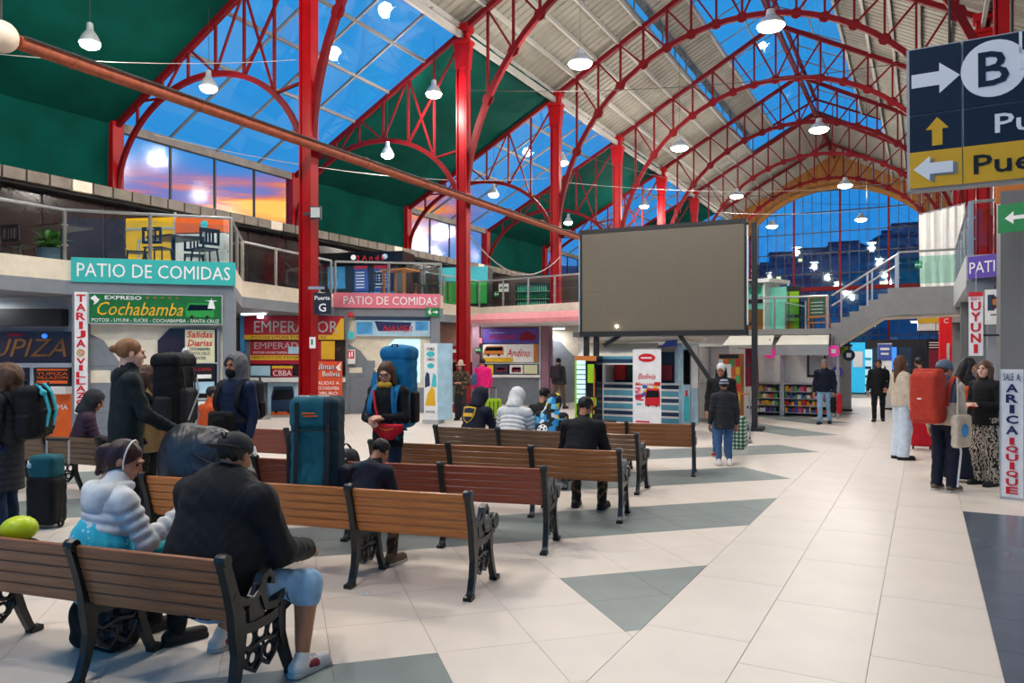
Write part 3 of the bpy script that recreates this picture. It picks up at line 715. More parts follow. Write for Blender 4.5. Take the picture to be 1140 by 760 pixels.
# ---------------------------------------------------------------- shop with crimson signs
f2 = Front(268, 22.1, 386, 22.1)
s2 = f2.thing('ticket_shop', 'ticket shop with crimson and gold signs behind the red column', 'shop')
MB().bb(0, f2.w, .1, .2, 0, 2.86).build('wall_panel', 'grey_wall', s2); MB().bb(0, .12, -.05, .1, 0, 2.86).build('corner_panel', 'sky_blue', s2)
MB().bb(f2.X(278), f2.X(384), .05, .1, f2.Z(0, 418), f2.Z(0, 378)).build('window_pane', 'dark_glass_wall', s2)
MB().bb(f2.X(275), f2.X(384), -.2, .1, f2.Z(0, 425), f2.Z(0, 420)).build('counter', 'white_paint', s2)
MB().bb(f2.X(290), f2.X(296), -.3, -.2, 2.78, 2.85).build('ceiling_lamp', 'tube_glow', s2)
for k in range(6): MB().bb(f2.X(372) + (.06 if k % 2 else 0), f2.X(385), .085, .1, .2 + .3 * k, .48 + .3 * k).build('wall_block', 'grey_wall', s2)
t, w_, h_ = sign(f2, 273, 352, 383.5, 378, 'sign_crimson', 'sign_board', 'wide crimson coach company sign with pale letters and gold base strip', off=.05)
patch(t, 0, w_, 0, h_ * .2, 'gold'); MB().prism([(w_ * .88, h_ * .2), (w_, h_ * .2), (w_, h_ * .9), (w_ * .97, h_ * .9)], -.007, -.004).build('printed_area', 'gold', t)
text('EMPERADOR', 'grey_pale', t, (w_ * .52, -.008, h_ * .55), w=w_ * .84, h=h_ * .5, off=.008); text('POTOSI UYUNI TUPIZA SUCRE', 'letter_black', t, (w_ * .45, -.008, h_ * .1), w=w_ * .75, h=h_ * .11)
t, w_, h_ = sign(f2, 279, 379.5, 373, 405, 'sign_crimson', 'sign_board', 'lower crimson coach company sign in the shop window', off=.0)
text('EMPERADOR', 'grey_pale', t, (w_ * .4, -.008, h_ * .8), w=w_ * .7, h=h_ * .28, off=.008); patch(t, 0, w_ * .75, h_ * .17, h_ * .38, 'gold'); text('SERVICIO DE PASAJEROS', 'letter_black', t, (w_ * .36, -.008, h_ * .275), w=w_ * .68, h=h_ * .12)
text('POTOSI UYUNI TUPIZA SUCRE', 'letter_white', t, (w_ * .3, -.008, h_ * .5), w=w_ * .52, h=h_ * .09); patch(t, w_ * .84, w_, h_ * .2, h_, 'gold'); patch(t, w_ * .45, w_ * .6, h_ * .45, h_ * .75, 'pale_blue', y=-.01)
t, w_, h_ = sign(f2, 279, 407, 301, 418, 'pale_blue', 'poster', 'small pale blue notice in the crimson shop window', 'poster', .01, .0)
t, w_, h_ = sign(f2, 303, 407, 326, 419.5, 'sign_crimson', 'poster', 'small crimson plate with white letters in the shop window', 'poster', .01, .0)
patch(t, 0, w_, h_ * .75, h_, 'gold'); text('CBBA', 'letter_white', t, (w_ / 2, -.008, h_ * .35), w=w_ * .9, h=h_ * .5)
t, w_, h_ = sign(f2, 298, 426, 332, 466, 'pale_blue', 'poster', 'coach poster on the counter front below the crimson signs', 'poster', .01, .0)
bus_print(t, w_ * .12, h_ * .2, w_ * .75, h_ * .7, 'stripe_navy'); patch(t, w_ * .1, w_ * .8, .03, h_ * .2, 'orange_panel')
t, w_, h_ = sign(f2, 351, 402, 383, 446, 'poster_orange', 'poster', 'bright orange coach poster with blue and white lettering right of the red column', 'poster', .02, .23)
text('Pullman', 'letter_blue', t, (w_ * .4, -.006, h_ * .86), w=w_ * .72, h=h_ * .16, off=.012); text('Pullman', 'letter_white', t, (w_ * .38, -.012, h_ * .87), w=w_ * .7, h=h_ * .14, off=.008)
text('Bolivia', 'letter_blue', t, (w_ * .64, -.006, h_ * .68), w=w_ * .62, h=h_ * .15, off=.012); text('Bolivia', 'letter_white', t, (w_ * .63, -.012, h_ * .69), w=w_ * .6, h=h_ * .13, off=.008)
for k, (s_, q) in enumerate((('SALIDAS A', .8), ('COCHABAMBA', .8), ('ORURO', .7), ('POTOSI', .5))): text(s_, 'letter_white', t, (w_ / 2, -.006, h_ * (.46 - .13 * k)), w=w_ * q, h=h_ * .085)
MB().prism([(w_ * .78, h_ * .85), (w_ * .98, h_ * .98), (w_ * .92, h_ * .84), (w_ * .97, h_ * .78), (w_ * .88, h_ * .76)], -.008, -.004).build('printed_bird', 'letter_white', t)
# ---------------------------------------------------------------- second booth
f3 = Front(372, 22.2, 490, 22.8)
b2 = f3.thing('ticket_booth', 'grey ticket booth below the pink food court sign', 'booth'); w = f3.w
MB().bb(0, .42, 0, .3, 0, 2.86).build('pillar', 'grey_wall', b2); MB().bb(w - .28, w, 0, .3, 0, 2.86).build('pillar', 'grey_wall', b2)
MB().bb(.42, w - .28, .2, .3, 0, 2.86).build('wall_panel', 'cream_shape', b2)
MB().prism([(.42, 0), (w - .28, 0), (w - .28, .75), (1.9, .75), (1.3, 1.1), (.75, 1.85), (.42, 2.05)], .18, .2).build('lower_panel', 'grey_wall', b2)
for r in range(5):
    for c in range(3 - r // 2): MB().bb(.44 + .3 * c + (.15 if r % 2 else 0), .72 + .3 * c + (.15 if r % 2 else 0), .165, .18, .62 + .24 * r, .84 + .24 * r).build('wall_block', 'grey_wall', b2)
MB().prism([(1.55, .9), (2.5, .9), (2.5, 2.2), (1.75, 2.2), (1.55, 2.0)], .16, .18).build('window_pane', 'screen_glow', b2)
MB().bb(.42, .8, .16, .2, 1.2, 1.36).build('notice_patch', 'cream_shape', b2)
t, w_, h_ = sign(f3, 371.5, 326.5, 490, 343, 'pink_sign', 'sign_board', 'pink food court sign with white lettering on the gallery edge', off=.04)
text('PATIO DE COMIDAS', 'letter_white', t, (w_ * .53, -.006, h_ / 2), w=w_ * .88, h=h_ * .55, off=.0)
t, w_, h_ = sign(f3, 396, 352, 479, 374, 'pale_blue', 'sign_board', 'pale blue coach company sign with red lettering in the second booth', off=-.08)
patch(t, 0, w_, h_ * .8, h_, 'stripe_navy'); MB().prism([(w_ * .25, h_ * .75), (w_ * .75, h_ * .7), (w_ * .7, h_ * .3), (w_ * .3, h_ * .25)], -.008, -.004).build('printed_area', 'letter_blue', t)
text('NAVIER', 'letter_red', t, (w_ * .56, -.012, h_ * .38), w=w_ * .4, h=h_ * .3, shear=.3, off=.012); patch(t, .03, w_ * .22, h_ * .1, h_ * .7, 'sky_blue'); patch(t, w_ * .8, w_ * .97, h_ * .3, h_ * .75, 'sky_blue')
def exit_sign(fr, x0, y0, x1, y1, label, left=False, off=.08):
    t, w, h = sign(fr, x0, y0, x1, y1, 'sign_green', 'exit_sign', label, 'sign', .03, off)
    s = -1 if left else 1; cx = w * (.5 + .2 * s); a = h * .22
    MB().prism([(cx - s * a * 1.3, h / 2 - a * .3), (cx + s * a * .2, h / 2 - a * .3), (cx + s * a * .2, h / 2 - a), (cx + s * a * 1.4, h / 2), (cx + s * a * .2, h / 2 + a), (cx + s * a * .2, h / 2 + a * .3), (cx - s * a * 1.3, h / 2 + a * .3)], -.006, 0).build('arrow', 'letter_white', t)
    cx = w * (.5 - .22 * s)
    m = MB().prism([(cx - h * .1, h * .2), (cx - h * .02, h * .2), (cx + h * .04, h * .45), (cx + h * .16, h * .25), (cx + h * .2, h * .3), (cx + h * .06, h * .7), (cx - h * .1, h * .65), (cx - h * .2, h * .45), (cx - h * .14, h * .42), (cx - h * .04, h * .52)], -.006, 0)
    m.ball((cx + h * .08, -.004, h * .8), (h * .08, .004, h * .08), 8); m.build('running_figure', 'letter_white', t); return t
exit_sign(f3, 473.5, 342.5, 489, 352.5, 'green exit sign with arrow at the corner of the second booth')
t, w_, h_ = sign(f3, 384.5, 389, 395.5, 405, 'white_gloss', 'safety_sign', 'white and red extinguisher sign on the grey pillar of the second booth', off=.0)
patch(t, w_ * .1, w_ * .9, h_ * .38, h_ * .92, 'letter_red'); MB().bb(w_ * .35, w_ * .5, -.012, -.008, h_ * .45, h_ * .8).build('pictogram', 'letter_white', t); MB().bb(w_ * .6, w_ * .75, -.012, -.008, h_ * .5, h_ * .85).build('pictogram', 'letter_white', t)
t, w_, h_ = sign(f3, 387, 369, 394, 377, 'cyan_panel', 'sticker', 'round turquoise sticker on the grey pillar of the second booth', off=.0)
t, w_, h_ = sign(f3, 387.5, 348, 393, 353, 'red_paint', 'alarm_bell', 'small red alarm on the grey pillar of the second booth', 'alarm', .06, .0)
MB().ball((w_ / 2, -.03, h_ * .4), w_ * .35).build('dome', 'red_paint', t)
# hanging gate sign beside the nearest column
fg = Front(349, 16.9, 369, 16.9)
t, w_, h_ = sign(fg, 349.5, 326, 369, 350, 'sign_navy', 'gate_sign', 'small black hanging gate sign beside the nearest red column', off=0)
text('Puerta', 'letter_white', t, (w_ / 2, -.005, h_ * .77), w=w_ * .86); text('G', 'letter_white', t, (w_ / 2, -.005, h_ * .32), h=h_ * .38)
MB().bb(-.12, w_ * .6, .0, .03, h_ + .08, h_ + .14).build('bracket', 'steel', t); MB().bb(w_ * .3, w_ * .36, 0, .03, h_, h_ + .08).build('hanger', 'steel', t)
fc = Front(331, 16.9, 356, 16.9)
t, w_, h_ = sign(fc, 345, 375, 351.5, 387.5, 'white_gloss', 'notice_plate', 'small white notice plate on the nearest red column', off=.012); patch(t, w_ * .3, w_ * .6, h_ * .3, h_ * .8, 'sign_green')
fl = thing('floodlight', 'small square floodlight on the right side of the nearest red column', 'light', (XC + .36, FY[2] - .15, 4.72), .5)
MB().bb(-.12, .12, -.06, .04, 0, .28).build('housing', 'dark_frame', fl); MB().bb(-.1, .1, -.07, -.06, .03, .25).build('lens', 'grey_pale', fl); MB().bb(-.3, .1, .04, .08, .1, .16).build('bracket', 'dark_frame', fl)
# standing light box
f4 = Front(472, 19.2, 497, 19.0)
lb = f4.thing('light_box', 'tall white advertising column with turquoise bubbles beside the turquoise backpack', 'advert')
xm = f4.X(487); zt = f4.Z(480, 382)
MB().bb(0, xm, 0, .3, .1, zt).build('front_face', 'white_gloss', lb)
MB().add([(xm, 0, .1), (f4.w, .25, .1), (f4.w - .05, .5, .1), (xm, .3, .1), (xm, 0, zt), (f4.w, .25, zt), (f4.w - .05, .5, zt), (xm, .3, zt)], [(0, 1, 2, 3), (7, 6, 5, 4), (0, 4, 5, 1), (1, 5, 6, 2), (2, 6, 7, 3), (3, 7, 4, 0)]).build('side_face', 'pale_blue', lb)
MB().bb(-.03, xm + .03, -.03, .35, 0, .1).build('plinth', 'grey_pale', lb)
for s_, z in (('DOBLE', .93), ('CARGA', .8)): text(s_, 'letter_black', lb, (xm / 2, -.006, zt * z), w=xm * .55, h=.07)
for z, r in ((.865, .075), (.72, .065)): MB().prism([(xm / 2 + r * 1.5 * math.cos(k * PI / 8), zt * z + r * math.sin(k * PI / 8)) for k in range(16)], -.008, -.002).build('printed_bubble', 'cyan_panel', lb)
MB().prism([(.03, .45), (xm - .05, .45), (xm - .08, .85), (xm * .6, .95), (.1, .75)], -.006, -.002).build('printed_area', 'gold', lb); MB().prism([(.03, .9), (xm * .45, .95), (xm * .4, 1.25), (xm * .2, 1.3), (.03, 1.15)], -.006, -.002).build('printed_area', 'stripe_navy', lb)
MB().prism([(xm * .55, .95), (xm - .03, .9), (xm - .03, 1.2), (xm * .7, 1.28)], -.006, -.002).build('printed_area', 'cyan_panel', lb); text('MOVIL', 'letter_black', lb, (xm / 2, -.006, .3), w=xm * .7, h=.06)
# ---------------------------------------------------------------- recess between second booth and third shop
f5 = Front(486, 28.2, 531, 28.0)
s5 = f5.thing('wall_recess', 'peach wall of the recess beside the second booth', 'wall', 'structure')
MB().bb(0, f5.w, .1, .2, 0, 3.0).build('wall_panel', 'peach', s5); MB().bb(0, f5.w, .05, .1, 0, f5.Z(500, 420)).build('lower_panel', 'grey_wall', s5)
MB().bb(0, f5.w, -.1, .1, f5.Z(500, 421), f5.Z(500, 418)).build('counter', 'white_paint', s5); MB().bb(.2, f5.w, .03, .1, f5.Z(500, 417), f5.Z(500, 403)).build('window_pane', 'dark_glass_wall', s5)
t, w_, h_ = sign(f5, 494, 385, 512, 400, 'sign_crimson', 'sign_board', 'small crimson sign in the recess beside the second booth', off=.0); patch(t, w_ * .5, w_, h_ * .5, h_ * .75, 'letter_white')
# ---------------------------------------------------------------- third shop with pink canopy
f6 = Front(526, 26.8, 614, 26.2)
s6 = f6.thing('ticket_shop', 'plum coloured ticket shop with purple signs under the pink canopy', 'shop')
MB().bb(0, f6.w, .12, .3, 0, 2.9).build('wall_panel', 'plum_wall', s6); MB().bb(f6.X(536), f6.X(601), .04, .12, 0, f6.Z(570, 419)).build('lower_panel', 'grey_wall', s6)
MB().bb(f6.X(535), f6.X(602), -.12, .12, f6.Z(570, 420), f6.Z(570, 417)).build('counter', 'white_paint', s6); MB().bb(f6.X(537), f6.X(600), .06, .12, f6.Z(570, 417), f6.Z(570, 365)).build('window_pane', 'glass_dark', s6)
MB().bb(f6.X(536), f6.X(601), .02, .1, f6.Z(570, 405), f6.Z(570, 403.5)).build('window_frame', 'alu', s6); MB().bb(f6.X(600), f6.X(602), .0, .1, 0, f6.Z(570, 364)).build('window_frame', 'alu', s6)
for xx in (526, 603): MB().bb(f6.X(xx), f6.X(xx + 8), -.05, .12, 0, 2.9).build('pillar', 'plum_wall', s6)
t, w_, h_ = sign(f6, 537.5, 365.5, 599, 382, 'purple_sign', 'sign_board', 'purple coach company sign with red lettering at the top of the third shop window', off=-.05)
text('ANDINO', 'letter_red', t, (w_ * .36, -.008, h_ * .42), w=w_ * .52, h=h_ * .3, off=.012); text('Transportes', 'letter_white', t, (w_ * .25, -.008, h_ * .72), w=w_ * .28, h=h_ * .14); patch(t, 0, w_ * .65, .02, h_ * .13, 'snack_blue')
MB().prism([(w_ * .66, h_ * .2), (w_ * .95, h_ * .2), (w_ * .97, h_ * .5), (w_ * .8, h_ * .85), (w_ * .68, h_ * .6)], -.008, -.004).build('printed_coach', 'maroon', t)
t, w_, h_ = sign(f6, 537.5, 383, 599, 403, 'paper', 'sign_board', 'pale coach sign with red script in the middle of the third shop window', off=-.05)
text('Andino', 'letter_red', t, (w_ * .64, -.008, h_ * .52), w=w_ * .42, h=h_ * .42, shear=.35); bus_print(t, w_ * .02, h_ * .4, w_ * .36, h_ * .5, 'orange_wood'); patch(t, 0, w_ * .55, 0, h_ * .26, 'gold'); patch(t, w_ * .92, w_, 0, h_, 'orange_wood')
for k, (a, b, m_) in enumerate(((542, 549, 'gold'), (550, 565, 'stripe_navy'), (567, 582, 'paper'), (583, 598, 'poster_cream'))):
    t, w_, h_ = sign(f6, a, 406, b, 416, m_, 'poster', ('gold', 'navy', 'white', 'cream')[k] + ' coach poster in the lower window of the third shop', 'poster', .01, -.05, group='posters in the third shop window')
    if k in (1, 2): bus_print(t, w_ * .15, h_ * .2, w_ * .7, h_ * .55, 'maroon')
exit_sign(f6, 529.5, 387, 536.5, 391.5, 'small green exit sign on the plum wall left of the third shop window', True, .06)
t, w_, h_ = sign(f6, 531.5, 376, 537, 382, 'pink_sign', 'sticker', 'round pink sticker on the plum wall left of the third shop', off=.012)
f7 = Front(520, 25.6, 646, 23.3)
cn = f7.thing('shop_canopy', 'flat pink canopy over the third shop', 'canopy')
MB().bb(0, f7.w, 0, 2.0, 2.72, 2.78).build('soffit', 'white_paint', cn); MB().add([(0, 0, 2.72), (f7.w, 0, 2.72), (f7.w, 0, 2.9), (0, 0, 2.9), (.1, .35, 3.12), (f7.w - .1, .35, 3.12), (f7.w - .1, 1.6, 3.14), (.1, 1.6, 3.14), (0, .3, 2.74), (f7.w, .3, 2.74)], [(0, 1, 2, 3), (3, 2, 5, 4), (4, 5, 6, 7)]).build('fascia', 'pink_paint', cn)
f8 = Front(614, 27.5, 660, 27.5)
s8 = f8.thing('wall_passage', 'grey and cream wall right of the third shop', 'wall', 'structure'); MB().bb(0, f8.w, .1, .2, 0, 3).build('wall_panel', 'cream_wall', s8); MB().prism([(0, 0), (f8.w, 0), (f8.w, 1.1), (.6, 1.9), (.35, 2.2), (0, 2.3)], .06, .1).build('lower_panel', 'grey_wall', s8)
MB().bb(-18.9, -8.2, 28.4, 28.6, 0, 2.86).build('wall_partition', 'grey_pale')['kind'] = 'structure'
tag(bpy.data.objects['wall_partition'], 'pale grey partition behind the left shops', 'wall', kind='structure')
# ---------------------------------------------------------------- railings of the gallery
def railing(pts, z0, label, h=.95, gap=1.5, gl='glass_clear', name='balcony_railing', mid=False, wide=.03):
    t = thing(name, label, 'railing', (pts[0][0], pts[0][1], z0)); o = Vector((pts[0][0], pts[0][1], 0)); n = 0
    for a, b in zip(pts, pts[1:]):
        a = Vector((a[0], a[1], 0)) - o; b = Vector((b[0], b[1], 0)) - o; L_ = (b - a).length; k = max(1, round(L_ / gap)); dr = (b - a) / L_
        MB().tube([a + Vector((0, 0, h)), b + Vector((0, 0, h))], wide, 8).build('top_rail', 'steel', t, True)
        for i in range(k + 1):
            p = a + (b - a) * i / k
            if i or n == 0: MB().bar(p, p + Vector((0, 0, h)), .05, .05).build('post', 'steel', t)
            if i < k:
                q = a + (b - a) * (i + 1) / k
                MB().bar(p + dr * .05 + Vector((0, 0, h * .48)), q - dr * .05 + Vector((0, 0, h * .48)), .008, h * .76).build('glass_panel', gl, t)
                for zz in (.3, .7):
                    for e in (p + dr * .045, q - dr * .045): MB().ball(tuple(e + Vector((0, 0, h * zz))), .022, 6).build('glass_clamp', 'steel', t)
        n += 1
    return t
railing([(-14.25, -1), (-14.25, 8.65), (-12.22, 10.78), (-14.3, 12.95)], 3.5, 'glass balcony railing around the turquoise signed booth')
railing([(-14.45, 13.1), (-15.1, 16.95)], 3.5, 'glass balcony railing behind the nearest red column')
railing([(-15.1, 17.12), (-12.72, 19.08), (-14.4, 20.5)], 3.5, 'glass balcony railing around the pink signed booth')
railing([(-14.45, 20.7), (-14.5, 24.3), (-10.05, 23.58), (-10.05, 34)], 3.5, 'glass balcony railing above the pink canopy', gap=1.1)
# ---------------------------------------------------------------- food stalls on the gallery
fk = Front(140, 17.8, 250, 17.4)
k1 = fk.thing('food_stall', 'yellow and orange food stall on the gallery above the first booth', 'stall'); k1.location.z = 3.5
X = fk.X; top = 1.5
MB().bb(0, X(195), 0, 1.0, 0, top - .1).build('yellow_front', 'yellow_wall', k1)
for a, b, c, d in ((X(154), X(193), .85, .9), (X(154), X(156), .1, .9), (X(191), X(193), .1, .9)): MB().bb(a, b, -.03, 0, c, d).build('door_frame', 'grey_pale', k1)
MB().bb(0, X(195), -.02, 0, 1.12, 1.17).build('trim_line', 'grey_pale', k1)
MB().bb(X(196), fk.w, -.02, .25, 0, 1.0).build('white_front', 'white_paint', k1); MB().bb(X(196), fk.w, -.05, .25, 1.02, top - .13).build('orange_band', 'orange_panel', k1)
MB().bb(X(195), X(196.5), -.06, 0, 0, top).build('corner_post', 'alu', k1); MB().bb(X(228), X(230), -.06, 0, 0, 1.02).build('corner_post', 'alu', k1)
MB().prism([(X(229) + .09 * math.cos(k * PI / 8), 1.2 + .09 * math.sin(k * PI / 8)) for k in range(16)], -.07, -.05).build('round_emblem', 'cyan_panel', k1)
def chair(label, loc, rz, group='black chairs on the gallery', m='plastic_black'):
    t = thing('cafe_chair', label, 'chair', loc, rz, group)
    MB().bb(-.21, .21, -.2, .22, .42, .45).build('seat', m, t)
    b = MB(); 
    b.bb(-.21, .21, -.25, -.22, .76, .84); b.bb(-.21, .21, -.23, -.2, .5, .56); b.bb(-.21, -.16, -.24, -.21, .5, .84); b.bb(.16, .21, -.24, -.21, .5, .84)
    for q in range(3): b.bb(-.09 + .07 * q, -.05 + .07 * q, -.24, -.21, .55, .78)
    b.build('backrest', m, t)
    for sx_ in (-1, 1):
        for sy_ in (-1, 1): MB().bar((sx_ * .18, sy_ * .17, .43), (sx_ * .22, sy_ * .23, 0), .03).build('leg', m, t)
    return t
def gpos(x, d): p = at(x, HY, d=d); return (p[0], p[1], 3.5)
chair('black chair in profile at the left of the gallery table', gpos(152, 16.5), -.6); chair('black chair with its back to the railing left of the gallery table', gpos(176, 15.9), .4)
chair('black chair behind the railing right of the gallery table', gpos(216, 17.05), .9); chair('black chair at the far right of the gallery table', gpos(228, 16.0), 1.3)
tb = thing('cafe_table', 'small dark table on the gallery between the black chairs', 'table', gpos(193, 16.4)); MB().bb(-.38, .38, -.38, .38, .7, .74).build('table_top', 'brown_dark', tb); MB().tube([(0, 0, .05), (0, 0, .7)], .04).build('pedestal', 'plastic_black', tb); MB().lathe([(.25, 0), (.25, .03), (.05, .06)]).build('base', 'plastic_black', tb)
chair('dark chair behind the railing at the far left of the gallery', gpos(22, 15.6), .3); chair('dark chair beside the potted plant on the gallery', gpos(8, 16.6), -.9)
tb = thing('cafe_table', 'dark table beside the potted plant on the gallery', 'table', gpos(70, 15.0)); MB().bb(-.45, .45, -.35, .35, .7, .74).build('table_top', 'brown_dark', tb); MB().tube([(0, 0, .05), (0, 0, .7)], .04).build('pedestal', 'plastic_black', tb); MB().lathe([(.25, 0), (.25, .03), (.05, .06)]).build('base', 'plastic_black', tb)
pl = thing('potted_plant', 'leafy potted plant behind the balcony glass at the far left', 'plant', gpos(56, 16.4)); MB().lathe([(.2, 0), (.26, .5), (.24, .5)]).build('pot', 'pot', pl, True)
r_ = random.Random(5); mb = MB()
for k in range(46):
    a, e = r_.uniform(0, 2 * PI), r_.uniform(.2, 1.2); L_ = r_.uniform(.35, .75); d = Vector((math.cos(a) * math.cos(e), math.sin(a) * math.cos(e), math.sin(e))); s_ = Vector((-math.sin(a), math.cos(a), 0)) * .07
    p = Vector((0, 0, .5)); q = p + d * L_; m_ = p + d * L_ * .55; mb.add([p, m_ + s_, q - Vector((0, 0, .12)), m_ - s_, m_ + Vector((0, 0, .02))], [(0, 1, 4), (1, 2, 4), (2, 3, 4), (3, 0, 4)])
o = mb.build('foliage', 'plant', pl); o['kind'] = 'stuff'
fk = Front(358, 25.6, 440, 25.0); X = fk.X
k2 = fk.thing('food_stall', 'black fronted food stall with menu boards on the gallery above the second booth', 'stall'); k2.location.z = 3.5
MB().bb(0, fk.w, .1, 1, 0, 1.3).build('back_panel', 'dark_frame', k2); MB().bb(0, fk.w + .3, -.1, 1, 1.22, 1.62).build('black_fascia', 'black_gloss', k2)
for a, b in ((364, 371), (373, 383)): MB().bb(X(a), X(b), .05, .1, .45, 1.18).build('blue_pane', 'sky_blue', k2)
for a, b in ((394, 409), (416, 434)):
    o = MB().bb(X(a), X(b), .03, .1, .35, 1.2).build('menu_board', 'snack_blue', k2); MB().bb(X(a), X(b), .02, .03, 1.08, 1.18).build('menu_heading', 'letter_red', o)
    for q in range(6): MB().bb(X(a) + .06, X(b) - .12, .02, .03, .45 + .1 * q, .48 + .1 * q).build('menu_line', 'letter_white', o)
MB().bb(X(394), X(440), -.1, .1, 0, .3).build('counter', 'sky_blue', k2); text('2 A n d b', 'letter_red', k2, (X(414), -.12, 1.42), w=1.0, h=.17)
for q, x in enumerate((395, 430)): MB().prism([(X(x) + .09 * math.cos(k * PI / 6), 1.45 + .09 * math.sin(k * PI / 6)) for k in range(12)], -.12, -.1).build('round_emblem', 'letter_white' if q == 0 else 'pale_blue', k2)
for x, rz in ((420, .4), (470, -.5)): chair('dark chair on the gallery %s the wooden cafe table' % ('left of' if x < 440 else 'right of'), gpos(x, 24.3), rz)
tb = thing('cafe_table', 'tall wooden table on the gallery above the pink sign', 'table', gpos(445, 24.4)); MB().bb(-.5, .5, -.4, .4, .9, .95).build('table_top', 'orange_wood', tb)
for a in (-1, 1):
    for b in (-1, 1): MB().bar((a * .4, b * .3, 0), (a * .4, b * .3, .9), .07).build('leg', 'orange_wood', tb)
fk = Front(488, 29.5, 542, 29.0); X = fk.X
k3 = fk.thing('food_stall', 'green food stall with turquoise top band on the gallery behind the second red column', 'stall'); k3.location.z = 3.5
MB().bb(0, fk.w, .1, .8, 0, 1.6).build('back_panel', 'dark_frame', k3); MB().bb(0, fk.w, 0, .1, 1.05, 1.6).build('turquoise_band', 'cyan_panel', k3)
for q in range(5): MB().bb(fk.w * q / 5 + .02, fk.w * (q + 1) / 5 - .02, 0, .1, .2, 1.02).build('green_front', 'green_panel', k3)
fk = Front(544, 30.5, 646, 29.5); X = fk.X
k4 = fk.thing('food_stall', 'dark stall with a glass display of bottles on the gallery above the pink canopy', 'stall'); k4.location.z = 3.5
MB().bb(0, fk.w, .3, 1, 0, 1.4).build('back_panel', 'brown_dark', k4); MB().bb(X(575), X(612), -.1, .2, .1, 1.05).build('display_case', 'glass_green', k4)
for r in range(3):
    MB().bb(X(575), X(612), -.08, .2, .12 + .3 * r, .14 + .3 * r).build('shelf', 'alu', k4)
    m = MB()
    for q in range(14): m.lathe([(.025, 0), (.025, .14), (.01, .2), (.01, .23)], (X(576) + .03 + .085 * q, .05, .14 + .3 * r), 6)
    m.build('bottles', 'green_panel' if r % 2 else 'teal_panel', k4)['kind'] = 'stuff'
t, w_, h_ = sign(fk, 553, 315, 564, 324, 'white_gloss', 'notice_plate', 'small white notice on the gallery stall above the pink canopy', off=-.3); patch(t, .05, w_ - .05, h_ * .4, h_ * .6, 'letter_black')
exit_sign(fk, 548, 323.5, 553, 330, 'tiny green exit sign on the gallery stall above the pink canopy', False, -.28)
# ================================================================== LED SCREEN
fs_ = Front(648, 19.0, 828.5, 17.35)
sc = fs_.thing('video_screen', 'large switched off grey video screen on black posts', 'screen')
w = fs_.w; zb, zt = 2.3, 4.72
nxp, nzp = 8, 5
for i in range(nxp):
    for j in range(nzp): MB().bb(w * i / nxp + .0006, w * (i + 1) / nxp - .0006, 0, .06, zb + (zt - zb) * j / nzp + .0006, zb + (zt - zb) * (j + 1) / nzp - .0006).build('screen_module', 'led_screen', sc)
MB().bb(0, w, .06, .3, zb, zt).build('cabinet', 'dark_frame', sc)
for a, b, c, d in ((-.06, w + .06, zt, zt + .1), (-.06, w + .06, zb - .12, zb), (-.06, 0, zb, zt), (w, w + .05, zb, zt)): MB().bb(a, b, -.02, .3, c, d).build('frame', 'dark_frame', sc)
MB().bb(w + .06, w + .09, -.01, .02, zb + .1, zt - .05).build('light_strip', 'white_gloss', sc); MB().bb(w + .16, w + .28, .0, .12, 0, zt).build('post', 'dark_frame', sc)
MB().bb(-.07, -.05, -.04, 0, zb, zt - .1).build('light_strip', 'pale_blue', sc)
for k in range(5): MB().bb(w + .05, w + .2, .04, .08, .5 + k * .95, .56 + k * .95).build('bracket', 'dark_frame', sc)
for x in (.0, .26): MB().bb(x, x + .11, .1, .24, 0, zb).build('post', 'dark_frame', sc)
MB().bar((2.4, .15, zb - .1), (w - .25, .15, .35), .09).build('brace', 'dark_frame', sc); MB().bar((1.0, .2, zb - .05), (.5, .2, 1.95), .09).build('brace', 'dark_frame', sc)
MB().bb(.0, .7, .0, .6, 0, .08).build('foot_plate', 'dark_frame', sc); MB().bb(w - .15, w + .4, -.1, .5, 0, .08).build('foot_plate', 'dark_frame', sc)
MB().ball((.9, -.02, zb + .12), .03).build('indicator', 'lamp_glow', sc)
# ================================================================== STRIPED KIOSK
fk = Front(672, 19.9, 757, 18.9); X = fk.X
k = fk.thing('snack_kiosk', 'small kiosk with blue and white striped front under the video screen', 'kiosk')
w = fk.w; cols = ('stripe_aqua', 'white_paint', 'stripe_navy', 'white_paint'); z = 0.0; q = 0
hs = (.14, .05, .1, .05)
while z < .92:
    h = hs[q % 4]; MB().bb(0, w, 0, .05, z, z + h).build('stripe_board', cols[q % 4], k); z += h; q += 1
MB().bb(-.05, w + .05, -.12, .1, z, z + .05).build('counter', 'alu', k)
MB().bb(0, .06, 0, .06, z, 1.85).build('corner_post', 'alu', k); MB().bb(w - .06, w, 0, .06, z, 1.95).build('corner_post', 'alu', k); MB().bb(X(733), X(735), 0, .06, z, 1.9).build('corner_post', 'alu', k)
MB().bb(-.5, w + .1, 1.3, 1.36, 0, 2).build('back_panel', 'white_paint', k); MB().bb(-.06, 0, 0, 1.3, 0, 1.9).build('side_panel', 'white_paint', k)
MB().bb(.1, w - .1, .5, .55, z, 1.8).build('shelf_back', 'stripe_navy', k)
for a, b, m_ in ((.12, .45, 'snack_red'), (.5, .9, 'chalk'), (.95, 1.25, 'sky_blue'), (1.4, 1.7, 'maroon')): MB().bb(a, b, .4, .5, z + .1, z + .5).build('goods', m_, k)
zz = 1.62
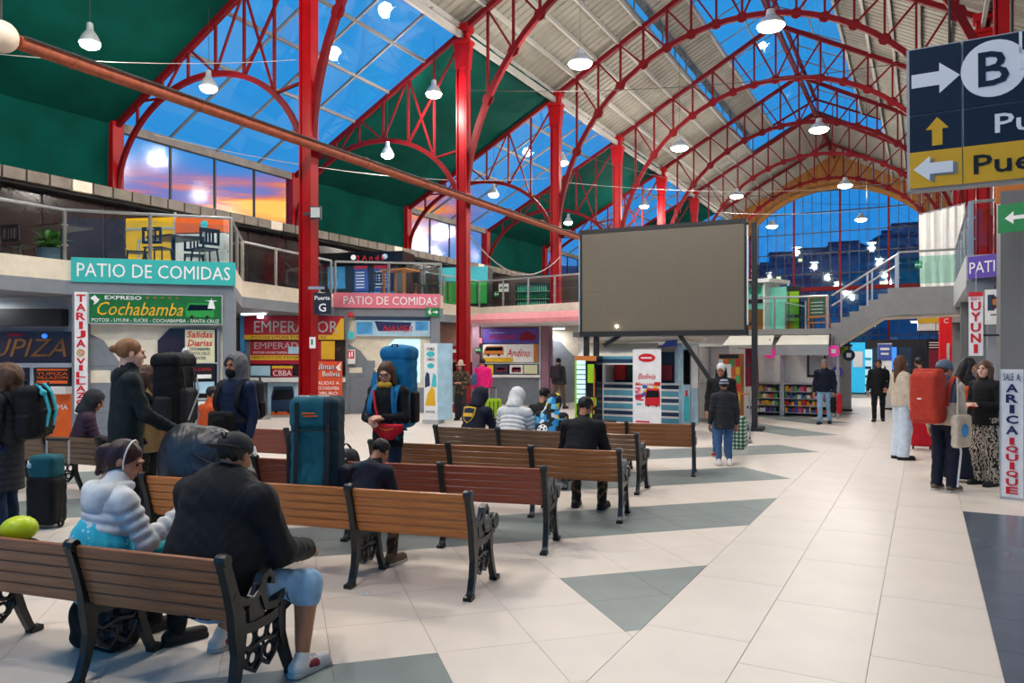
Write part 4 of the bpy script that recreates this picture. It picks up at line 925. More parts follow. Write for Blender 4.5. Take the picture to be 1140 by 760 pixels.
MB().add([(-.55, -.55, zz), (w * .72, -.55, zz), (w * .72, 0, 2.0), (-.45, 0, 2.0), (-.55, -.55, zz + .03), (w * .72, -.55, zz + .03), (w * .72, 0, 2.03), (-.45, 0, 2.03)], [(0, 1, 2, 3), (4, 5, 6, 7), (0, 1, 5, 4), (1, 2, 6, 5), (2, 3, 7, 6), (3, 0, 4, 7)]).build('awning', 'awning', k)
for a, b, m_ in ((zz + .0, zz + .07, 'stripe_aqua'), (zz - .1, zz, 'stripe_navy'), (zz - .14, zz - .1, 'white_paint')): MB().bb(-.55, w * .72, -.57, -.55, a, b).build('awning_valance', m_, k)
MB().add([(-.7, -.3, 2.03), (w + .3, -.3, 2.1), (w + .3, 1.4, 2.12), (-.7, 1.4, 2.05), (-.7, -.3, 2.08), (w + .3, -.3, 2.15), (w + .3, 1.4, 2.17), (-.7, 1.4, 2.1)], [(0, 1, 2, 3), (4, 5, 6, 7), (0, 1, 5, 4), (1, 2, 6, 5), (2, 3, 7, 6), (3, 0, 4, 7)]).build('roof_sheet', 'cream_wall', k)
MB().prism([(w * .8, 1.9), (w, 1.95), (w, 2.1), (w * .88, 2.08)], -.3, -.2).build('blue_tarp', 'snack_blue', k)
fo = Front(759, 18.75, 777, 18.85); X = fo.X
kd = fo.thing('glass_fridge', 'white framed glass door cabinet at the right end of the striped kiosk', 'cabinet')
MB().bb(0, fo.w, .0, .4, 0, 2.0).build('body', 'pale_blue', kd); MB().bb(.04, fo.w * .5, -.02, 0, 1.0, 1.85).build('glass_door', 'glass_dark', kd); MB().bb(fo.w * .55, fo.w - .02, -.03, 0, .9, 1.95).build('open_door', 'white_gloss', kd)
MB().bb(.06, .18, -.03, 0, .1, .7).build('printed_bottle', 'cyan_panel', kd); MB().bb(.1, .14, -.03, 0, .7, .85).build('printed_bottle', 'letter_red', kd); MB().bb(fo.w * .5, fo.w * .54, -.05, 0, .05, 1.98).build('door_edge', 'alu', kd)
# roll-up banner
fb = Front(704.5, 17.9, 736, 17.5)
rb = fb.thing('rollup_banner', 'white roll up banner with a red oval in front of the striped kiosk', 'banner'); w = fb.w; zt = fb.Z(720, 389)
MB().bb(0, w, 0, .01, .08, zt).build('banner_sheet', 'white_gloss', rb); MB().bb(-.02, w + .02, -.08, .1, 0, .08).build('base', 'alu', rb); MB().tube([(w / 2, .04, .08), (w / 2, .04, zt)], .012, 6).build('pole', 'alu', rb); MB().bb(0, w, -.01, .02, zt, zt + .02).build('top_rail', 'alu', rb)
MB().prism([(w * .5 + w * .3 * math.cos(k_ * PI / 10), zt - .19 + .1 * math.sin(k_ * PI / 10)) for k_ in range(20)], -.008, 0).build('printed_oval', 'letter_red', rb); MB().bb(w * .3, w * .68, -.012, -.008, zt - .21, zt - .175).build('printed_mark', 'letter_white', rb)
text('Bolivia', 'letter_red', rb, (w / 2, -.005, zt - .62), w=w * .62, h=.13, shear=.35, off=-.005); text('Te lleva a Cochabamba', 'letter_red', rb, (w / 2, -.005, zt - .8), w=w * .8, h=.08, shear=.35, off=-.005)
r_ = random.Random(11)
for k_ in range(26):
    x, z = r_.uniform(.02, w - .16), r_.uniform(.55, 1.02); MB().bb(x, x + r_.uniform(.06, .16), -.01 - k_ * .0003, 0, z, z + r_.uniform(.03, .1)).build('printed_area', ('snack_pink', 'snack_blue', 'gold', 'red_paint', 'snack_red', 'sky_blue')[k_ % 6], rb)
bus_print(rb, w * .45, .55, w * .52, .4, 'red_paint', -.02); MB().bb(w * .1, w * .6, -.004, 0, .15, .19).build('printed_mark', 'letter_red', rb)
# charging column
fcg = Front(640, 18.6, 664, 18.3); X = fcg.X
cg = fcg.thing('charging_locker', 'tall green and black phone charging locker with pale doors left of the kiosk', 'locker'); w = fcg.w; zt = fcg.Z(650, 396)
MB().bb(0, w, 0, .35, 0, zt).build('body', 'black_gloss', cg); MB().bb(0, w, -.02, 0, zt - .12, zt).build('header', 'orange_wood', cg)
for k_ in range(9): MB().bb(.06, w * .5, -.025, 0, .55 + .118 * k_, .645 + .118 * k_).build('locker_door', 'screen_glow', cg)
for a, b, c, d in ((0, .05, .05, zt - .12), (.05, .2, .03, .25), (w * .56, w * .8, .2, .4), (w * .6, w * .95, 1.05, 1.3), (.05, w * .5, zt - .3, zt - .18), (w * .6, w * .9, zt - .4, zt - .2), (w * .7, w, .5, .7)): MB().bb(a, b, -.015, 0, c, d).build('green_print', 'lime_panel', cg)
MB().tube([(w * .92, -.03, .3), (w * .92, -.03, zt - .3)], .02, 6).build('edge_strip', 'orange_wood', cg)
# low white panels and cabinets between striped kiosk and snack shop
fw = Front(768, 20.4, 812, 19.6); X = fw.X
wp = fw.thing('white_cabin', 'plain white cabin wall behind the woman with the chequered bag', 'cabin'); MB().bb(0, fw.w, 0, 1.2, 0, 1.95).build('body', 'white_paint', wp)
for z in (.02, .95, 1.9): MB().bb(0, fw.w, -.02, 0, z, z + .04).build('rail', 'alu', wp)
for x in (0, fw.w * .5): MB().bb(x, x + .04, -.02, 0, 0, 1.95).build('stile', 'alu', wp)
fp = Front(799, 18.6, 824, 18.3)
t = fp.thing('magazine_stand', 'orange framed stand covered with colourful leaflets beside the screen post', 'stand'); w = fp.w
MB().bb(0, w, .02, .3, .05, 1.75).build('back_board', 'orange_wood', t)
r_ = random.Random(4)
for i in range(4):
    for j in range(6): MB().bb(w * i / 4 + .02, w * (i + 1) / 4 - .01, 0, .02, .45 + .2 * j, .62 + .2 * j).build('leaflet', r_.choice(['snack_red', 'snack_yellow', 'snack_green', 'paper', 'orange_panel', 'snack_blue']), t)
MB().bb(.04, w - .04, 0, .02, 1.64, 1.73).build('header', 'letter_black', t); MB().bb(w * .1, w * .6, -.01, 0, 1.15, 1.5).build('notice', 'paper', t); MB().bb(.02, .08, 0, .3, 0, .05).build('foot', 'dark_frame', t); MB().bb(w - .08, w - .02, 0, .3, 0, .05).build('foot', 'dark_frame', t)
fcl = Front(830, 18.4, 843, 18.6); w = fcl.w
t = fcl.thing('hanging_cloth', 'dark red cloth hanging from the screen post', 'cloth'); t.location.z = fcl.Z(836, 430)
mb = MB(); n = 12; hgt = fcl.Z(836, 388) - fcl.Z(836, 430)
vs = []
for i in range(n + 1):
    for z in (0, hgt): vs.append((w * i / n * (1.15 if z == 0 else 1), .04 * math.sin(i * 1.6), z))
mb.add(vs, [(2 * i, 2 * i + 2, 2 * i + 3, 2 * i + 1) for i in range(n)]).build('cloth', 'maroon', t, True); MB().tube([(-.2, .04, hgt), (w + .1, .04, hgt)], .012, 6).build('hanging_bar', 'steel', t)
# ================================================================== SNACK SHOP ROW WITH DECK
YS = 22.75
def shelves(x0, x1, label):
    t = thing('snack_shop', label, 'shop', (x0, YS, 0)); w = x1 - x0
    MB().bb(0, w, .5, .6, 0, 2.25).build('back_wall', 'white_paint', t); MB().bb(-.06, 0, 0, .6, 0, 2.25).build('side_post', 'alu', t); MB().bb(w, w + .06, 0, .6, 0, 2.25).build('side_post', 'alu', t)
    MB().bb(0, w, .3, .5, 0, .08).build('plinth', 'dark_frame', t); MB().bb(0, w, .1, .12, .95, 2.1).build('shop_window', 'white_paint', t); MB().bb(0, w, -.05, .12, .9, .96).build('counter', 'alu', t)
    r_ = random.Random(int(x0 * 10)); names = ['snack_red', 'snack_yellow', 'snack_blue', 'snack_green', 'snack_pink', 'paper']
    for r in range(4):
        z = .1 + .2 * r; MB().bb(0, w, 0, .45, z - .02, z).build('shelf', 'alu', t)
        mbs = {n_: MB() for n_ in names}; x = .02
        while x < w - .1:
            d = r_.uniform(.05, .11); mbs[r_.choice(names)].bb(x, x + d - .01, .02, .3, z, z + r_.uniform(.07, .15)); x += d
        for n_, m_ in mbs.items():
            if m_.v: m_.build('packets', n_, t)['kind'] = 'stuff'
    return t
shelves(-4.85, -3.62, 'snack shop with packed shelves beside the screen post'); s_ = shelves(-3.5, -2.25, 'snack shop with packed shelves behind the man in jeans')
MB().bb(.6, 1.1, .06, .1, 1.1, 2.1).build('dark_window_frame', 'brown_dark', s_); MB().bb(.66, 1.04, .05, .06, 1.17, 2.1).build('window_glass', 'grey_pale', s_)
dk = thing('floor_deck', 'grey mezzanine deck above the snack shops', 'deck', kind='structure')
MB().bb(-10, -2.05, YS - .1, 28.3, 2.3, 2.46).build('slab', 'grey_stair', dk); MB().bb(-2.12, -2.05, YS - .1, YS + .1, 0, 2.3).build('corner_post', 'alu', dk); MB().bb(-10, -5.0, YS + .3, YS + .4, 0, 2.3).build('infill_panel', 'white_paint', dk)
for k_, (a, b) in enumerate(((-5.0, -3.75), (-3.55, -2.3))):
    t = thing('shop_awning', 'cream awning over the snack shop ' + ('beside the screen post' if k_ == 0 else 'behind the man in jeans'), 'awning', (a, YS - .1, 0), 0, 'awnings of the snack shops'); w = b - a
    MB().add([(0, 0, 2.25), (w, 0, 2.25), (w + .05, -.7, 1.98), (-.05, -.7, 1.98), (0, 0, 2.28), (w, 0, 2.28), (w + .05, -.7, 2.01), (-.05, -.7, 2.01)], [(0, 1, 2, 3), (4, 5, 6, 7), (0, 1, 5, 4), (1, 2, 6, 5), (2, 3, 7, 6), (3, 0, 4, 7)]).build('fabric', 'awning', t)
    MB().bb(-.05, w + .05, -.72, -.7, 1.72, 2.0).build('valance', 'grey_pale', t)
    for x in (.02, w - .02): MB().bar((x, 0, 1.6), (x, -.65, 1.97), .03).build('arm', 'alu', t)
for x, y, z, m_, lb_ in ((857, 21.4, 1.78, 'magenta_glow', 'round magenta sign between the two snack shops'), (928, 20.9, 1.83, 'magenta_glow', 'round magenta sign at the right corner of the snack shops'), (945, 21.2, 1.72, 'sign_navy', 'round navy sign hanging under the stairs'), (932, 21.0, 1.25, 'purple_sign', 'round purple sign beside the man in jeans')):
    p = at(x, HY, d=y); t = thing('round_sign', lb_, 'sign', (p[0], p[1], z), .1, 'round hanging signs of the shops'); MB().prism([(.16 * math.cos(k_ * PI / 10), .16 * math.sin(k_ * PI / 10)) for k_ in range(20)], -.03, .03).build('disc', m_, t); MB().bb(-.06, .06, -.036, -.03, -.06, .06).build('printed_mark', 'letter_white', t); MB().bar((0, 0, .15), (0, 0, .4), .02).build('hanger', 'dark_frame', t)
# ---- on the deck
railing([(-6.6, YS), (-2.35, YS)], 2.46, 'steel and glass railing along the mezzanine deck', h=.9, gap=1.4)
fm = Front(826, 25.2, 850, 24.6); w = fm.w
t = fm.thing('deck_stall', 'teal and white stall on the mezzanine deck beside the screen', 'stall'); t.location.z = 2.46
MB().bb(-1, w, 0, .9, 0, .75).build('counter_front', 'brown_board', t); MB().bb(-1, w, .05, .9, .75, 1.5).build('stall_body', 'teal_panel', t); MB().bb(-.3, w - .1, .02, .05, 1.25, 1.5).build('upper_pane', 'glass_green', t); MB().bb(-.25, w - .05, .0, .05, .95, 1.15).build('dark_opening', 'black', t)
MB().bb(w, w + .05, -.02, .9, 0, 1.65).build('corner_post', 'white_paint', t); MB().bb(-1.1, w + .3, -.15, 1.1, 1.6, 1.72).build('canopy', 'white_paint', t); MB().bb(w + .05, w + .62, .3, .34, 0, 1.45).build('side_panel', 'teal_panel', t)
for k_ in range(5): MB().bar((.02, -.01, 1.1), (.02 + .1 * math.cos(k_ * .7), -.01, 1.1 + .1 * math.sin(k_ * .7)), .02).build('emblem_ray', 'letter_white', t)
fm = Front(866, 26.6, 890, 26.4); w = fm.w
t = fm.thing('locker_unit', 'lime green locker doors in a dark frame on the mezzanine deck', 'lockers'); t.location.z = 2.46
MB().bb(-.05, w + .05, 0, .5, 0, 1.65).build('carcass', 'dark_frame', t)
for a in (0, .5):
    for c in (.05, .62): MB().bb(w * a + .02, w * (a + .5) - .02, -.03, 0, c + .05, c + (.5 if c < .5 else .85)).build('locker_door', 'lime_panel', t)
fm = Front(874, 24.0, 897, 23.4); w = fm.w
t = fm.thing('glass_counter', 'low glass display counter on the mezzanine deck', 'counter'); t.location.z = 2.46
MB().bb(0, w, 0, .5, 0, .9).build('glass_case', 'glass_green', t)
for a in (0, w): MB().bb(a - .02, a + .02, -.02, .02, 0, .92).build('post', 'alu', t)
MB().bar((0, 0, .92), (w, .0, .75), .03).build('top_edge', 'alu', t); MB().bb(.05, w - .05, .1, .4, .3, .32).build('shelf', 'glass_green', t)
fm = Front(899.5, 22.6, 920.5, 22.2); w = fm.w
t = fm.thing('menu_easel', 'orange wooden chalkboard easel at the foot of the stairs', 'easel'); t.location.z = 2.46; h = 1.0
MB().bb(.04, w - .04, .02, .04, .42, h - .04).build('chalkboard', 'chalk', t)
for a, b, c, d in ((0, .04, 0, h), (w - .04, w, 0, h), (0, w, h - .05, h), (0, w, .36, .42), (0, w, .2, .24)): MB().bb(a, b, 0, .05, c, d).build('frame', 'orange_wood', t)
for q in range(4): MB().bb(.08, w - .12, .012, .02, .5 + .1 * q, .52 + .1 * q).build('chalk_line', 'poster_cream', t)
for a in (.02, w - .02): MB().bar((a, .05, .9), (a, .35, 0), .03).build('rear_leg', 'orange_wood', t)
# ---- stairs and landing
st = thing('staircase', 'grey stairs rising from the mezzanine deck to the right gallery', 'stairs', kind='structure')
n = 7; x0, x1 = -2.25, -.62; z0, z1 = 2.46, 3.5
prof = [(x0, z0 - .35)]
for k_ in range(n): xx = x0 + (x1 - x0) * k_ / n; zz_ = z0 + (z1 - z0) * (k_ + 1) / n; prof += [(xx, zz_ - (z1 - z0) / n), (xx, zz_)]
prof += [(x1, z1), (x1, 2.78), (-1.0, 2.72), (x0, 1.9)]
MB().prism(prof, YS - .15, YS - .02).build('stringer', 'grey_stair', st); MB().prism(prof, YS + 1.45, YS + 1.55).build('stringer', 'grey_stair', st)
for k_ in range(n):
    xx = x0 + (x1 - x0) * k_ / n; zz_ = z0 + (z1 - z0) * (k_ + 1) / n; MB().bb(xx, xx + (x1 - x0) / n, YS - .02, YS + 1.45, zz_ - .06, zz_ - .005).build('tread', 'grey_wall', st)
MB().prism([(x0, 1.9), (-1.0, 2.72), (1.1, 2.78), (1.1, 2.86), (-1.0, 2.86), (x0, 2.05)], YS - .02, YS + 1.45).build('soffit', 'cream_wall', st)
ld = thing('floor_landing', 'grey landing joining the stairs to the right gallery', 'landing', kind='structure'); MB().bb(-.62, 1.1, YS - .15, YS + 1.55, 2.78, 3.5).build('slab', 'grey_stair', ld)
rl = railing([(-.62, YS), (1.0, YS)], 3.5, 'steel and glass railing of the landing in front of the white curtain', h=.95, gap=1.2, gl='glass_green')
t = thing('stair_railing', 'sloping steel handrail of the grey stairs', 'railing', (x0, YS, 2.46))
for hh in (.9, .62): MB().tube([(0, 0, hh), (x1 - x0, 0, 1.04 + hh)], .028, 8).build('handrail', 'steel', t, True)
for q in (.15, .55, .62, .97): MB().bar(((x1 - x0) * q, 0, 1.04 * q), ((x1 - x0) * q, 0, 1.04 * q + .9), .045).build('post', 'steel', t)
# ---- white curtain
fcu = Front(1023, 29.0, 1075, 27.5); t = fcu.thing('white_curtain', 'large white cloth hanging behind the landing railing', 'curtain'); t.location.z = 3.6
mb = MB(); n = 28; vs = []
for i in range(n + 1):
    for z in (0, 1.6, 3.45): vs.append((fcu.w * i / n * (.93 if z == 0 else 1) + (.08 if z == 0 else 0), .05 * math.sin(i * 1.1) + .03 * math.sin(i * 2.7 + z), z + (.12 * i / n if z > 3 else 0)))
mb.add(vs, [(3 * i + j, 3 * i + 3 + j, 3 * i + 4 + j, 3 * i + 1 + j) for i in range(n) for j in range(2)]).build('cloth', 'canvas_white', t, True); MB().tube([(0, 0, 3.47), (fcu.w, 0, 3.6)], .02, 6).build('hanging_rod', 'steel', t)
fex = Front(1019, 28.2, 1028, 28.0); ex_ = exit_sign(fex, 1019.5, 291, 1027.5, 298.5, 'green exit sign left of the white curtain', True); MB().tube([(.13, .015, .2), (.13, .015, 7.5)], .008, 5).build('hanger_rod', 'dark_frame', ex_)
# ================================================================== RIGHT GALLERY AND PILLARS
gr = thing('floor_right_gallery', 'grey right hand gallery floor above the pillars', 'gallery', kind='structure')
MB().bb(.66, 8.6, 15.9, 50, 2.95, 3.5).build('slab', 'grey_pale', gr); MB().bb(.66, 8.6, 15.85, 15.95, 2.75, 3.05).build('lower_beam', 'grey_wall', gr)
wx = MB().bb(5.6, 5.8, 10, 50, 0, 2.75).build('wall_shops', 'grey_wall'); tag(wx, 'grey wall of the shops under the right gallery', 'wall', kind='structure')
wx = MB().bb(2.4, 8.6, 18.6, 18.8, 3.5, 9.5).build('wall_upper', 'maroon'); tag(wx, 'maroon wall of the right gallery behind the railing', 'wall', kind='structure')
def pillar(x, y, w, z, label, m='grey_pillar'):
    t = thing('wall_pillar', label, 'pillar', (x, y, 0), 0, None, 'structure'); MB().bb(0, w, 0, w, 0, z).build('shaft', m, t); MB().bb(-.02, w + .02, -.02, w + .02, 0, .12).build('skirting', 'grey_wall', t); return t
pillar(1.06, 14.3, .75, 4.3, 'thick grey pillar behind the white upright destination sign'); pillar(.95, 26, .5, 2.95, 'dark grey pillar under the landing', 'grey_stair'); pillar(.75, 20.6, .45, 2.95, 'grey pillar behind the waiting travellers')
for k_, y_ in enumerate(FY[3:7]): pillar(1.2, y_ - .3, .6, 2.95, '%s grey cased column foot under the right gallery' % ords[k_], 'grey_wall')
pillar(.5, 33, .7, 6, 'far grey pillar beyond the landing'); MB().bb(1.35, 1.6, 16.4, 16.6, 0, 2.9).build('trim_1', 'cream_wall'); tag(bpy.data.objects['trim_1'], 'cream upright panel beside the thick grey pillar', 'panel', kind='structure')
pb = MB().bb(1.0, 2.6, 14.35, 14.4, 4.12, 4.7).build('trim_2', 'orange_wood'); tag(pb, 'wooden panel above the green exit sign on the thick pillar', 'panel', kind='structure')
railing([(.72, 15.95), (.72, 22.5)], 3.5, 'steel railing of the right gallery above the purple sign', h=.95, gap=1.6); railing([(.75, 15.92), (1.9, 15.92)], 3.5, 'front railing of the right gallery beside the thick pillar', h=.95, gap=1.1)
fr = Front(1079, 13.62, 1140, 12.75)
t, w_, h_ = sign(fr, 1079.5, 283, 1135, 308, 'purple_sign', 'sign_board', 'purple food court sign on the right gallery, partly hidden by the thick pillar', off=.02)
text('PATIO', 'letter_white', t, (w_ * .42, -.006, h_ * .48), w=w_ * .76, h=h_ * .52, off=.0)
fr2 = Front(1110, 11.55, 1150, 11.2); exit_sign(fr2, 1113, 225, 1178, 257, 'large green exit sign with left arrow on the thick grey pillar', True, .05)
fu = Front(1076, 12.6, 1098, 12.4)
t, w_, h_ = sign(fu, 1079, 325, 1095, 396, 'white_gloss', 'hanging_sign', 'white hanging banner with red slanted letters spelling a destination above the waiting travellers', off=.0)
vtext('UYUNI', 'letter_red', t, w_ / 2, -.006, h_ * .03, h_ * .86, w_ * .7); patch(t, 0, w_, h_ * .93, h_, 'letter_red'); text('SALE A:', 'letter_red', t, (w_ / 2, -.006, h_ * .895), w=w_ * .7, h=h_ * .04)
MB().bar((w_ * .5, .015, h_), (w_ * .5, .015, h_ + .35), .015).build('hanger', 'steel', t); MB().bar((w_, .015, h_ * .32), (w_ + .75, .2, h_ * .32), .03).build('bracket', 'dark_frame', t)
fz = Front(1096, 13.3, 1118, 13.1)
t, w_, h_ = sign(fz, 1096.5, 322, 1119, 361, 'paper', 'poster', 'white poster with a dark picture beside the hanging destination banner', 'poster', .02, 0)
MB().bar((w_ * .5, .01, h_), (w_ * .5, .01, 2.9 - t.location.z), .02).build('hanger', 'dark_frame', t); patch(t, w_ * .15, w_ * .5, h_ * .4, h_ * .85, 'stripe_navy'); patch(t, w_ * .35, w_ * .95, h_ * .45, h_ * .8, 'maroon'); patch(t, w_ * .4, w_ * .8, h_ * .55, h_ * .72, 'orange_wood', y=-.01); patch(t, w_ * .3, w_ * .8, h_ * .26, h_ * .29, 'letter_black')
# tall destination board standing on the floor
fa = Front(1114.5, 9.1, 1139, 8.97)
t = fa.thing('destination_board', 'tall white board standing on the floor with blue and red letters', 'sign'); w = fa.w; zt = fa.Z(1127, 411)
MB().bb(0, w, 0, .05, .02, zt).build('panel', 'white_gloss', t); MB().bb(-.015, w + .015, .0, .06, 0, .03).build('foot', 'alu', t)
for a in (-.015, w): MB().bb(a, a + .015, -.005, .055, 0, zt).build('edge', 'alu', t)
text('SALE  A:', 'letter_blue', t, (w / 2, -.008, zt - .09), w=w * .78, h=.085, off=.01)
vtext('ARICA', 'letter_blue', t, w / 2, -.008, zt - .78, zt - .16, w * .56, gap=.2); vtext('IQUIQUE', 'letter_red', t, w / 2, -.008, .06, zt - .8, w * .56, gap=.14)
# big hanging direction sign
fh = Front(1010, 6.05, 1165, 5.62); X = fh.X
t = fh.thing('direction_sign', 'large navy and yellow direction sign hanging at the upper right', 'sign'); zb = fh.Z(1010, 212.5); zt = fh.Z(1010, 55); t.location.z = zb; h = zt - zb; w = fh.w; t.rotation_euler = (0, -.006, fh.rz)
c1 = fh.X(1072); zy = h * .265; zm = h * .525
MB().bb(0, w, .02, .16, 0, h).build('case', 'grey_pale', t)
MB().bb(.02, c1 - .008, 0, .02, zm + .008, h - .015).build('panel', 'sign_navy', t); MB().bb(c1 + .008, w, 0, .02, zm + .008, h - .015).build('panel', 'sign_navy', t)
MB().bb(.02, c1 - .008, 0, .02, zy, zm - .006).build('panel', 'sign_navy', t); MB().bb(c1 + .008, w, 0, .02, zy, zm - .006).build('panel', 'sign_navy', t)
MB().bb(.02, c1 - .004, 0, .02, .015, zy).build('panel', 'sign_yellow', t); MB().bb(c1 + .004, w, 0, .02, .015, zy).build('panel', 'sign_yellow', t)
def arrow(cx, cz, L_, dr, m_, y=-.003, k=1.0):
    p = [(-.5, -.16), (.08, -.16), (.08, -.36), (.5, 0), (.08, .36), (.08, .16), (-.5, .16)]
    ca, sa = math.cos(dr), math.sin(dr); MB().prism([(cx + L_ * (a * ca - b * sa), cz + L_ * (a * sa + b * ca)) for a, b in p], y - .003, y).build('arrow', m_, t)
cxm = c1 / 2
arrow(cxm + .01, (zm + h) / 2, .33, 0, 'letter_white'); arrow(cxm + .02, (zy + zm) / 2, .22, PI / 2, 'sign_yellow'); arrow(cxm + .02, zy * .48, .27, PI, 'grey_wall'); arrow(cxm - .01, zy * .53, .27, PI, 'letter_white', -.008)
cx = X(1107); MB().prism([(cx + .215 * math.cos(k_ * PI / 16), (zm + h) / 2 + .01 + .215 * math.sin(k_ * PI / 16)) for k_ in range(32)], -.004, 0).build('disc', 'letter_white', t)
text('B', 'sign_navy', t, (cx, -.008, (zm + h) / 2 + .01), w=.2, h=.26, off=.01); MB().bb(X(1135.5), X(1139), -.004, 0, (zm + h) / 2 + .09, (zm + h) / 2 + .25).build('lettering', 'letter_white', t); text('G', 'letter_white', t, (X(1138), -.004, (zm + h) / 2 - .05), h=.07)
text('Puer', 'letter_white', t, (X(1108) + .25, -.004, (zy + zm) / 2), w=.5, h=.145, off=.01); text('Puer', 'letter_black', t, (X(1084) + .25, -.004, zy * .5), w=.5, h=.145, off=.01)
for x in (.3, w - .2): MB().tube([(x, .09, h), (x, .09, 10.5 - zb)], .012, 6).build('hanger_rod', 'dark_frame', t)
# ================================================================== FAR GROUND FLOOR
def box_thing(name, label, cat, x, d, w, dep, z0, z1, m_, rz=.1, extra=None, group=None):
    p = at(x, HY, d=d); t = thing(name, label, cat, (p[0], p[1], z0), rz, group); h = z1 - z0
    MB().bb(-w / 2, w / 2, 0, dep, 0, h).build('body', m_, t); MB().bb(-w / 2 - .03, w / 2 + .03, -.02, dep, h, h + .05).build('top_trim', 'dark_frame', t); MB().bb(-w / 2 - .03, w / 2 + .03, -.02, dep, 0, .06).build('base_trim', 'dark_frame', t)
    if z0 > .5: MB().tube([(0, dep / 2, h), (0, dep / 2, (2.8 if d < 30 else 14) - z0)], .012, 5).build('hanger_rod', 'dark_frame', t)
    return t
t = box_thing('light_box', 'glowing cyan light box in the far hall left of the person in black', 'advert', 955, 34, .6, .3, 0, 2.3, 'cyan_glow')
MB().bb(-.2, .2, -.04, -.02, 1.2, 1.9).build('printed_area', 'letter_white', t)
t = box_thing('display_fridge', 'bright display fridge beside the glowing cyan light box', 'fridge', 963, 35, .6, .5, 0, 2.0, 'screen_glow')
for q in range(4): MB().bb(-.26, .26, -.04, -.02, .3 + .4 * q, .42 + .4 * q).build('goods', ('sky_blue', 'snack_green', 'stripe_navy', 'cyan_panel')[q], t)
t = box_thing('flag_banner', 'blue and white upright banner behind the person in black', 'banner', 985, 33, .55, .05, 0, 2.25, 'white_gloss'); MB().bb(-.27, .27, -.03, -.01, 1.5, 2.2).build('printed_area', 'snack_blue', t); MB().prism([(-.2, .7), (.2, .7), (0, 1.3)], -.03, -.01).build('printed_area', 'letter_blue', t); MB().bb(-.18, .18, -.04, -.03, 1.95, 2.05).build('printed_mark', 'letter_white', t); MB().bb(-.15, .15, -.04, -.03, 1.75, 1.83).build('printed_mark', 'letter_white', t)
t = box_thing('lit_panel', 'white lit sign with a red mark high in the far hall', 'sign', 965, 36, .75, .1, 3.0, 3.3, 'screen_glow'); MB().bb(-.05, .2, -.04, -.02, .08, .2).build('printed_area', 'letter_red', t)
t = box_thing('red_totem', 'red glowing upright sign beside the dark pillar in the far hall', 'sign', 1053, 24, .35, .2, 1.2, 2.95, 'red_glow'); MB().bb(.02, .1, -.04, -.02, .05, .9).build('printed_area', 'letter_white', t); text('C', 'letter_white', t, (0, -.04, 1.6), h=.15)
t = box_thing('yellow_header', 'yellow and white header sign under the landing', 'sign', 1040, 26, 1.0, .1, 2.5, 3.0, 'paper'); MB().bb(-.5, .5, -.05, -.02, .32, .5).build('printed_area', 'gold', t)
t = box_thing('hanging_board', 'black hanging board with white lines in the far hall', 'sign', 1042, 25, .55, .03, 1.9, 2.2, 'black'); 
for q in range(3): MB().bb(-.2, .2, -.03, -.01, .06 + .08 * q, .09 + .08 * q).build('printed_line', 'letter_white', t)
t = box_thing('blue_spotlight', 'bright blue white spotlight in the far hall', 'lamp', 1034, 40, .25, .2, 3.9, 4.1, 'blue_glow'); MB().ball((0, -.05, .1), .09).build('bulb', 'lamp_glow', t)
t = box_thing('ticket_desk', 'white ticket desk beside the person in black', 'counter', 1000, 24, .8, .5, 0, .95, 'white_paint')
t = box_thing('dark_stall', 'dark stall front far behind the waiting travellers', 'stall', 1010, 44, 4.2, .5, 0, 2.6, 'dark_frame')
for q in range(5): MB().bb(-1.9 + .75 * q, -1.3 + .75 * q, -.04, 0, .9, 2.2).build('stall_pane', ('stripe_navy', 'blue_glow', 'stripe_navy', 'sign_navy', 'maroon')[q], t)
t = box_thing('side_stall', 'narrow grey stall under the stairs', 'stall', 938, 23.5, .5, .4, 0, 2.0, 'grey_pale'); MB().ball((.05, -.1, 1.85), .12).build('lime_ball', 'lime_panel', t)
# ================================================================== LAMPS
def lamp(label, loc, r, top, energy, group, size=.22):
    t = thing('high_bay_lamp', label, 'lamp', loc, 0, group)
    MB().lathe([(r, 0), (r, .04), (r * .7, .16), (r * .35, .26), (r * .3, .4), (.02, .42)], n=18).build('housing', 'lamp_body', t, True)
    MB().lathe([(.03, -.12), (r * .5, -.11), (r * .85, -.07), (r * 1.0, -.005)], n=18).build('lens', 'lamp_glow', t, True); MB().tube([(0, 0, .4), (0, 0, top - loc[2])], .006, 5).build('hanger_rod', 'wire', t)
    l = bpy.data.lights.new('lamp_light', 'POINT'); l.energy = energy; l.shadow_soft_size = size; l.color = (1, .93, .84)
    o = bpy.data.objects.new('lamp_light', l); COL.objects.link(o); o.parent = t; o.location = (0, 0, -.42)
    return t
for y in (0, 10, 20, 30, 40.5, 51):
    for x in (-3.4, -8.6): lamp('%s bright round lamp of the %s nave row, counted from the camera' % ({0: 'hindmost', 10: 'overhead', 20: 'nearest visible', 30: 'second visible', 40.5: 'third visible', 51: 'farthest'}[y], 'right' if x > -5 else 'left'), (x, y, 10), .34, zroof(x), LAMP_NAVE, 'lamps of the nave')
lamp('unseen lamp added to brighten the floor around the nearest benches', (-8.6, 5, 10), .34, zroof(-8.6), LAMP_NAVE, 'lamps of the nave')  # added out of view, off the regular spacing, to brighten the front left floor
for y in (3.5, 9.5, 12.4, 19.2, 25.9, 33): lamp('%s small round lamp hanging in the left aisle' % {3.5: 'hindmost', 9.5: 'nearest visible', 12.4: 'second', 19.2: 'third', 25.9: 'fourth', 33: 'farthest'}[y], (-14.8, y, 8.0), .2, 9.9, LAMP_AISLE, 'lamps of the left aisle')
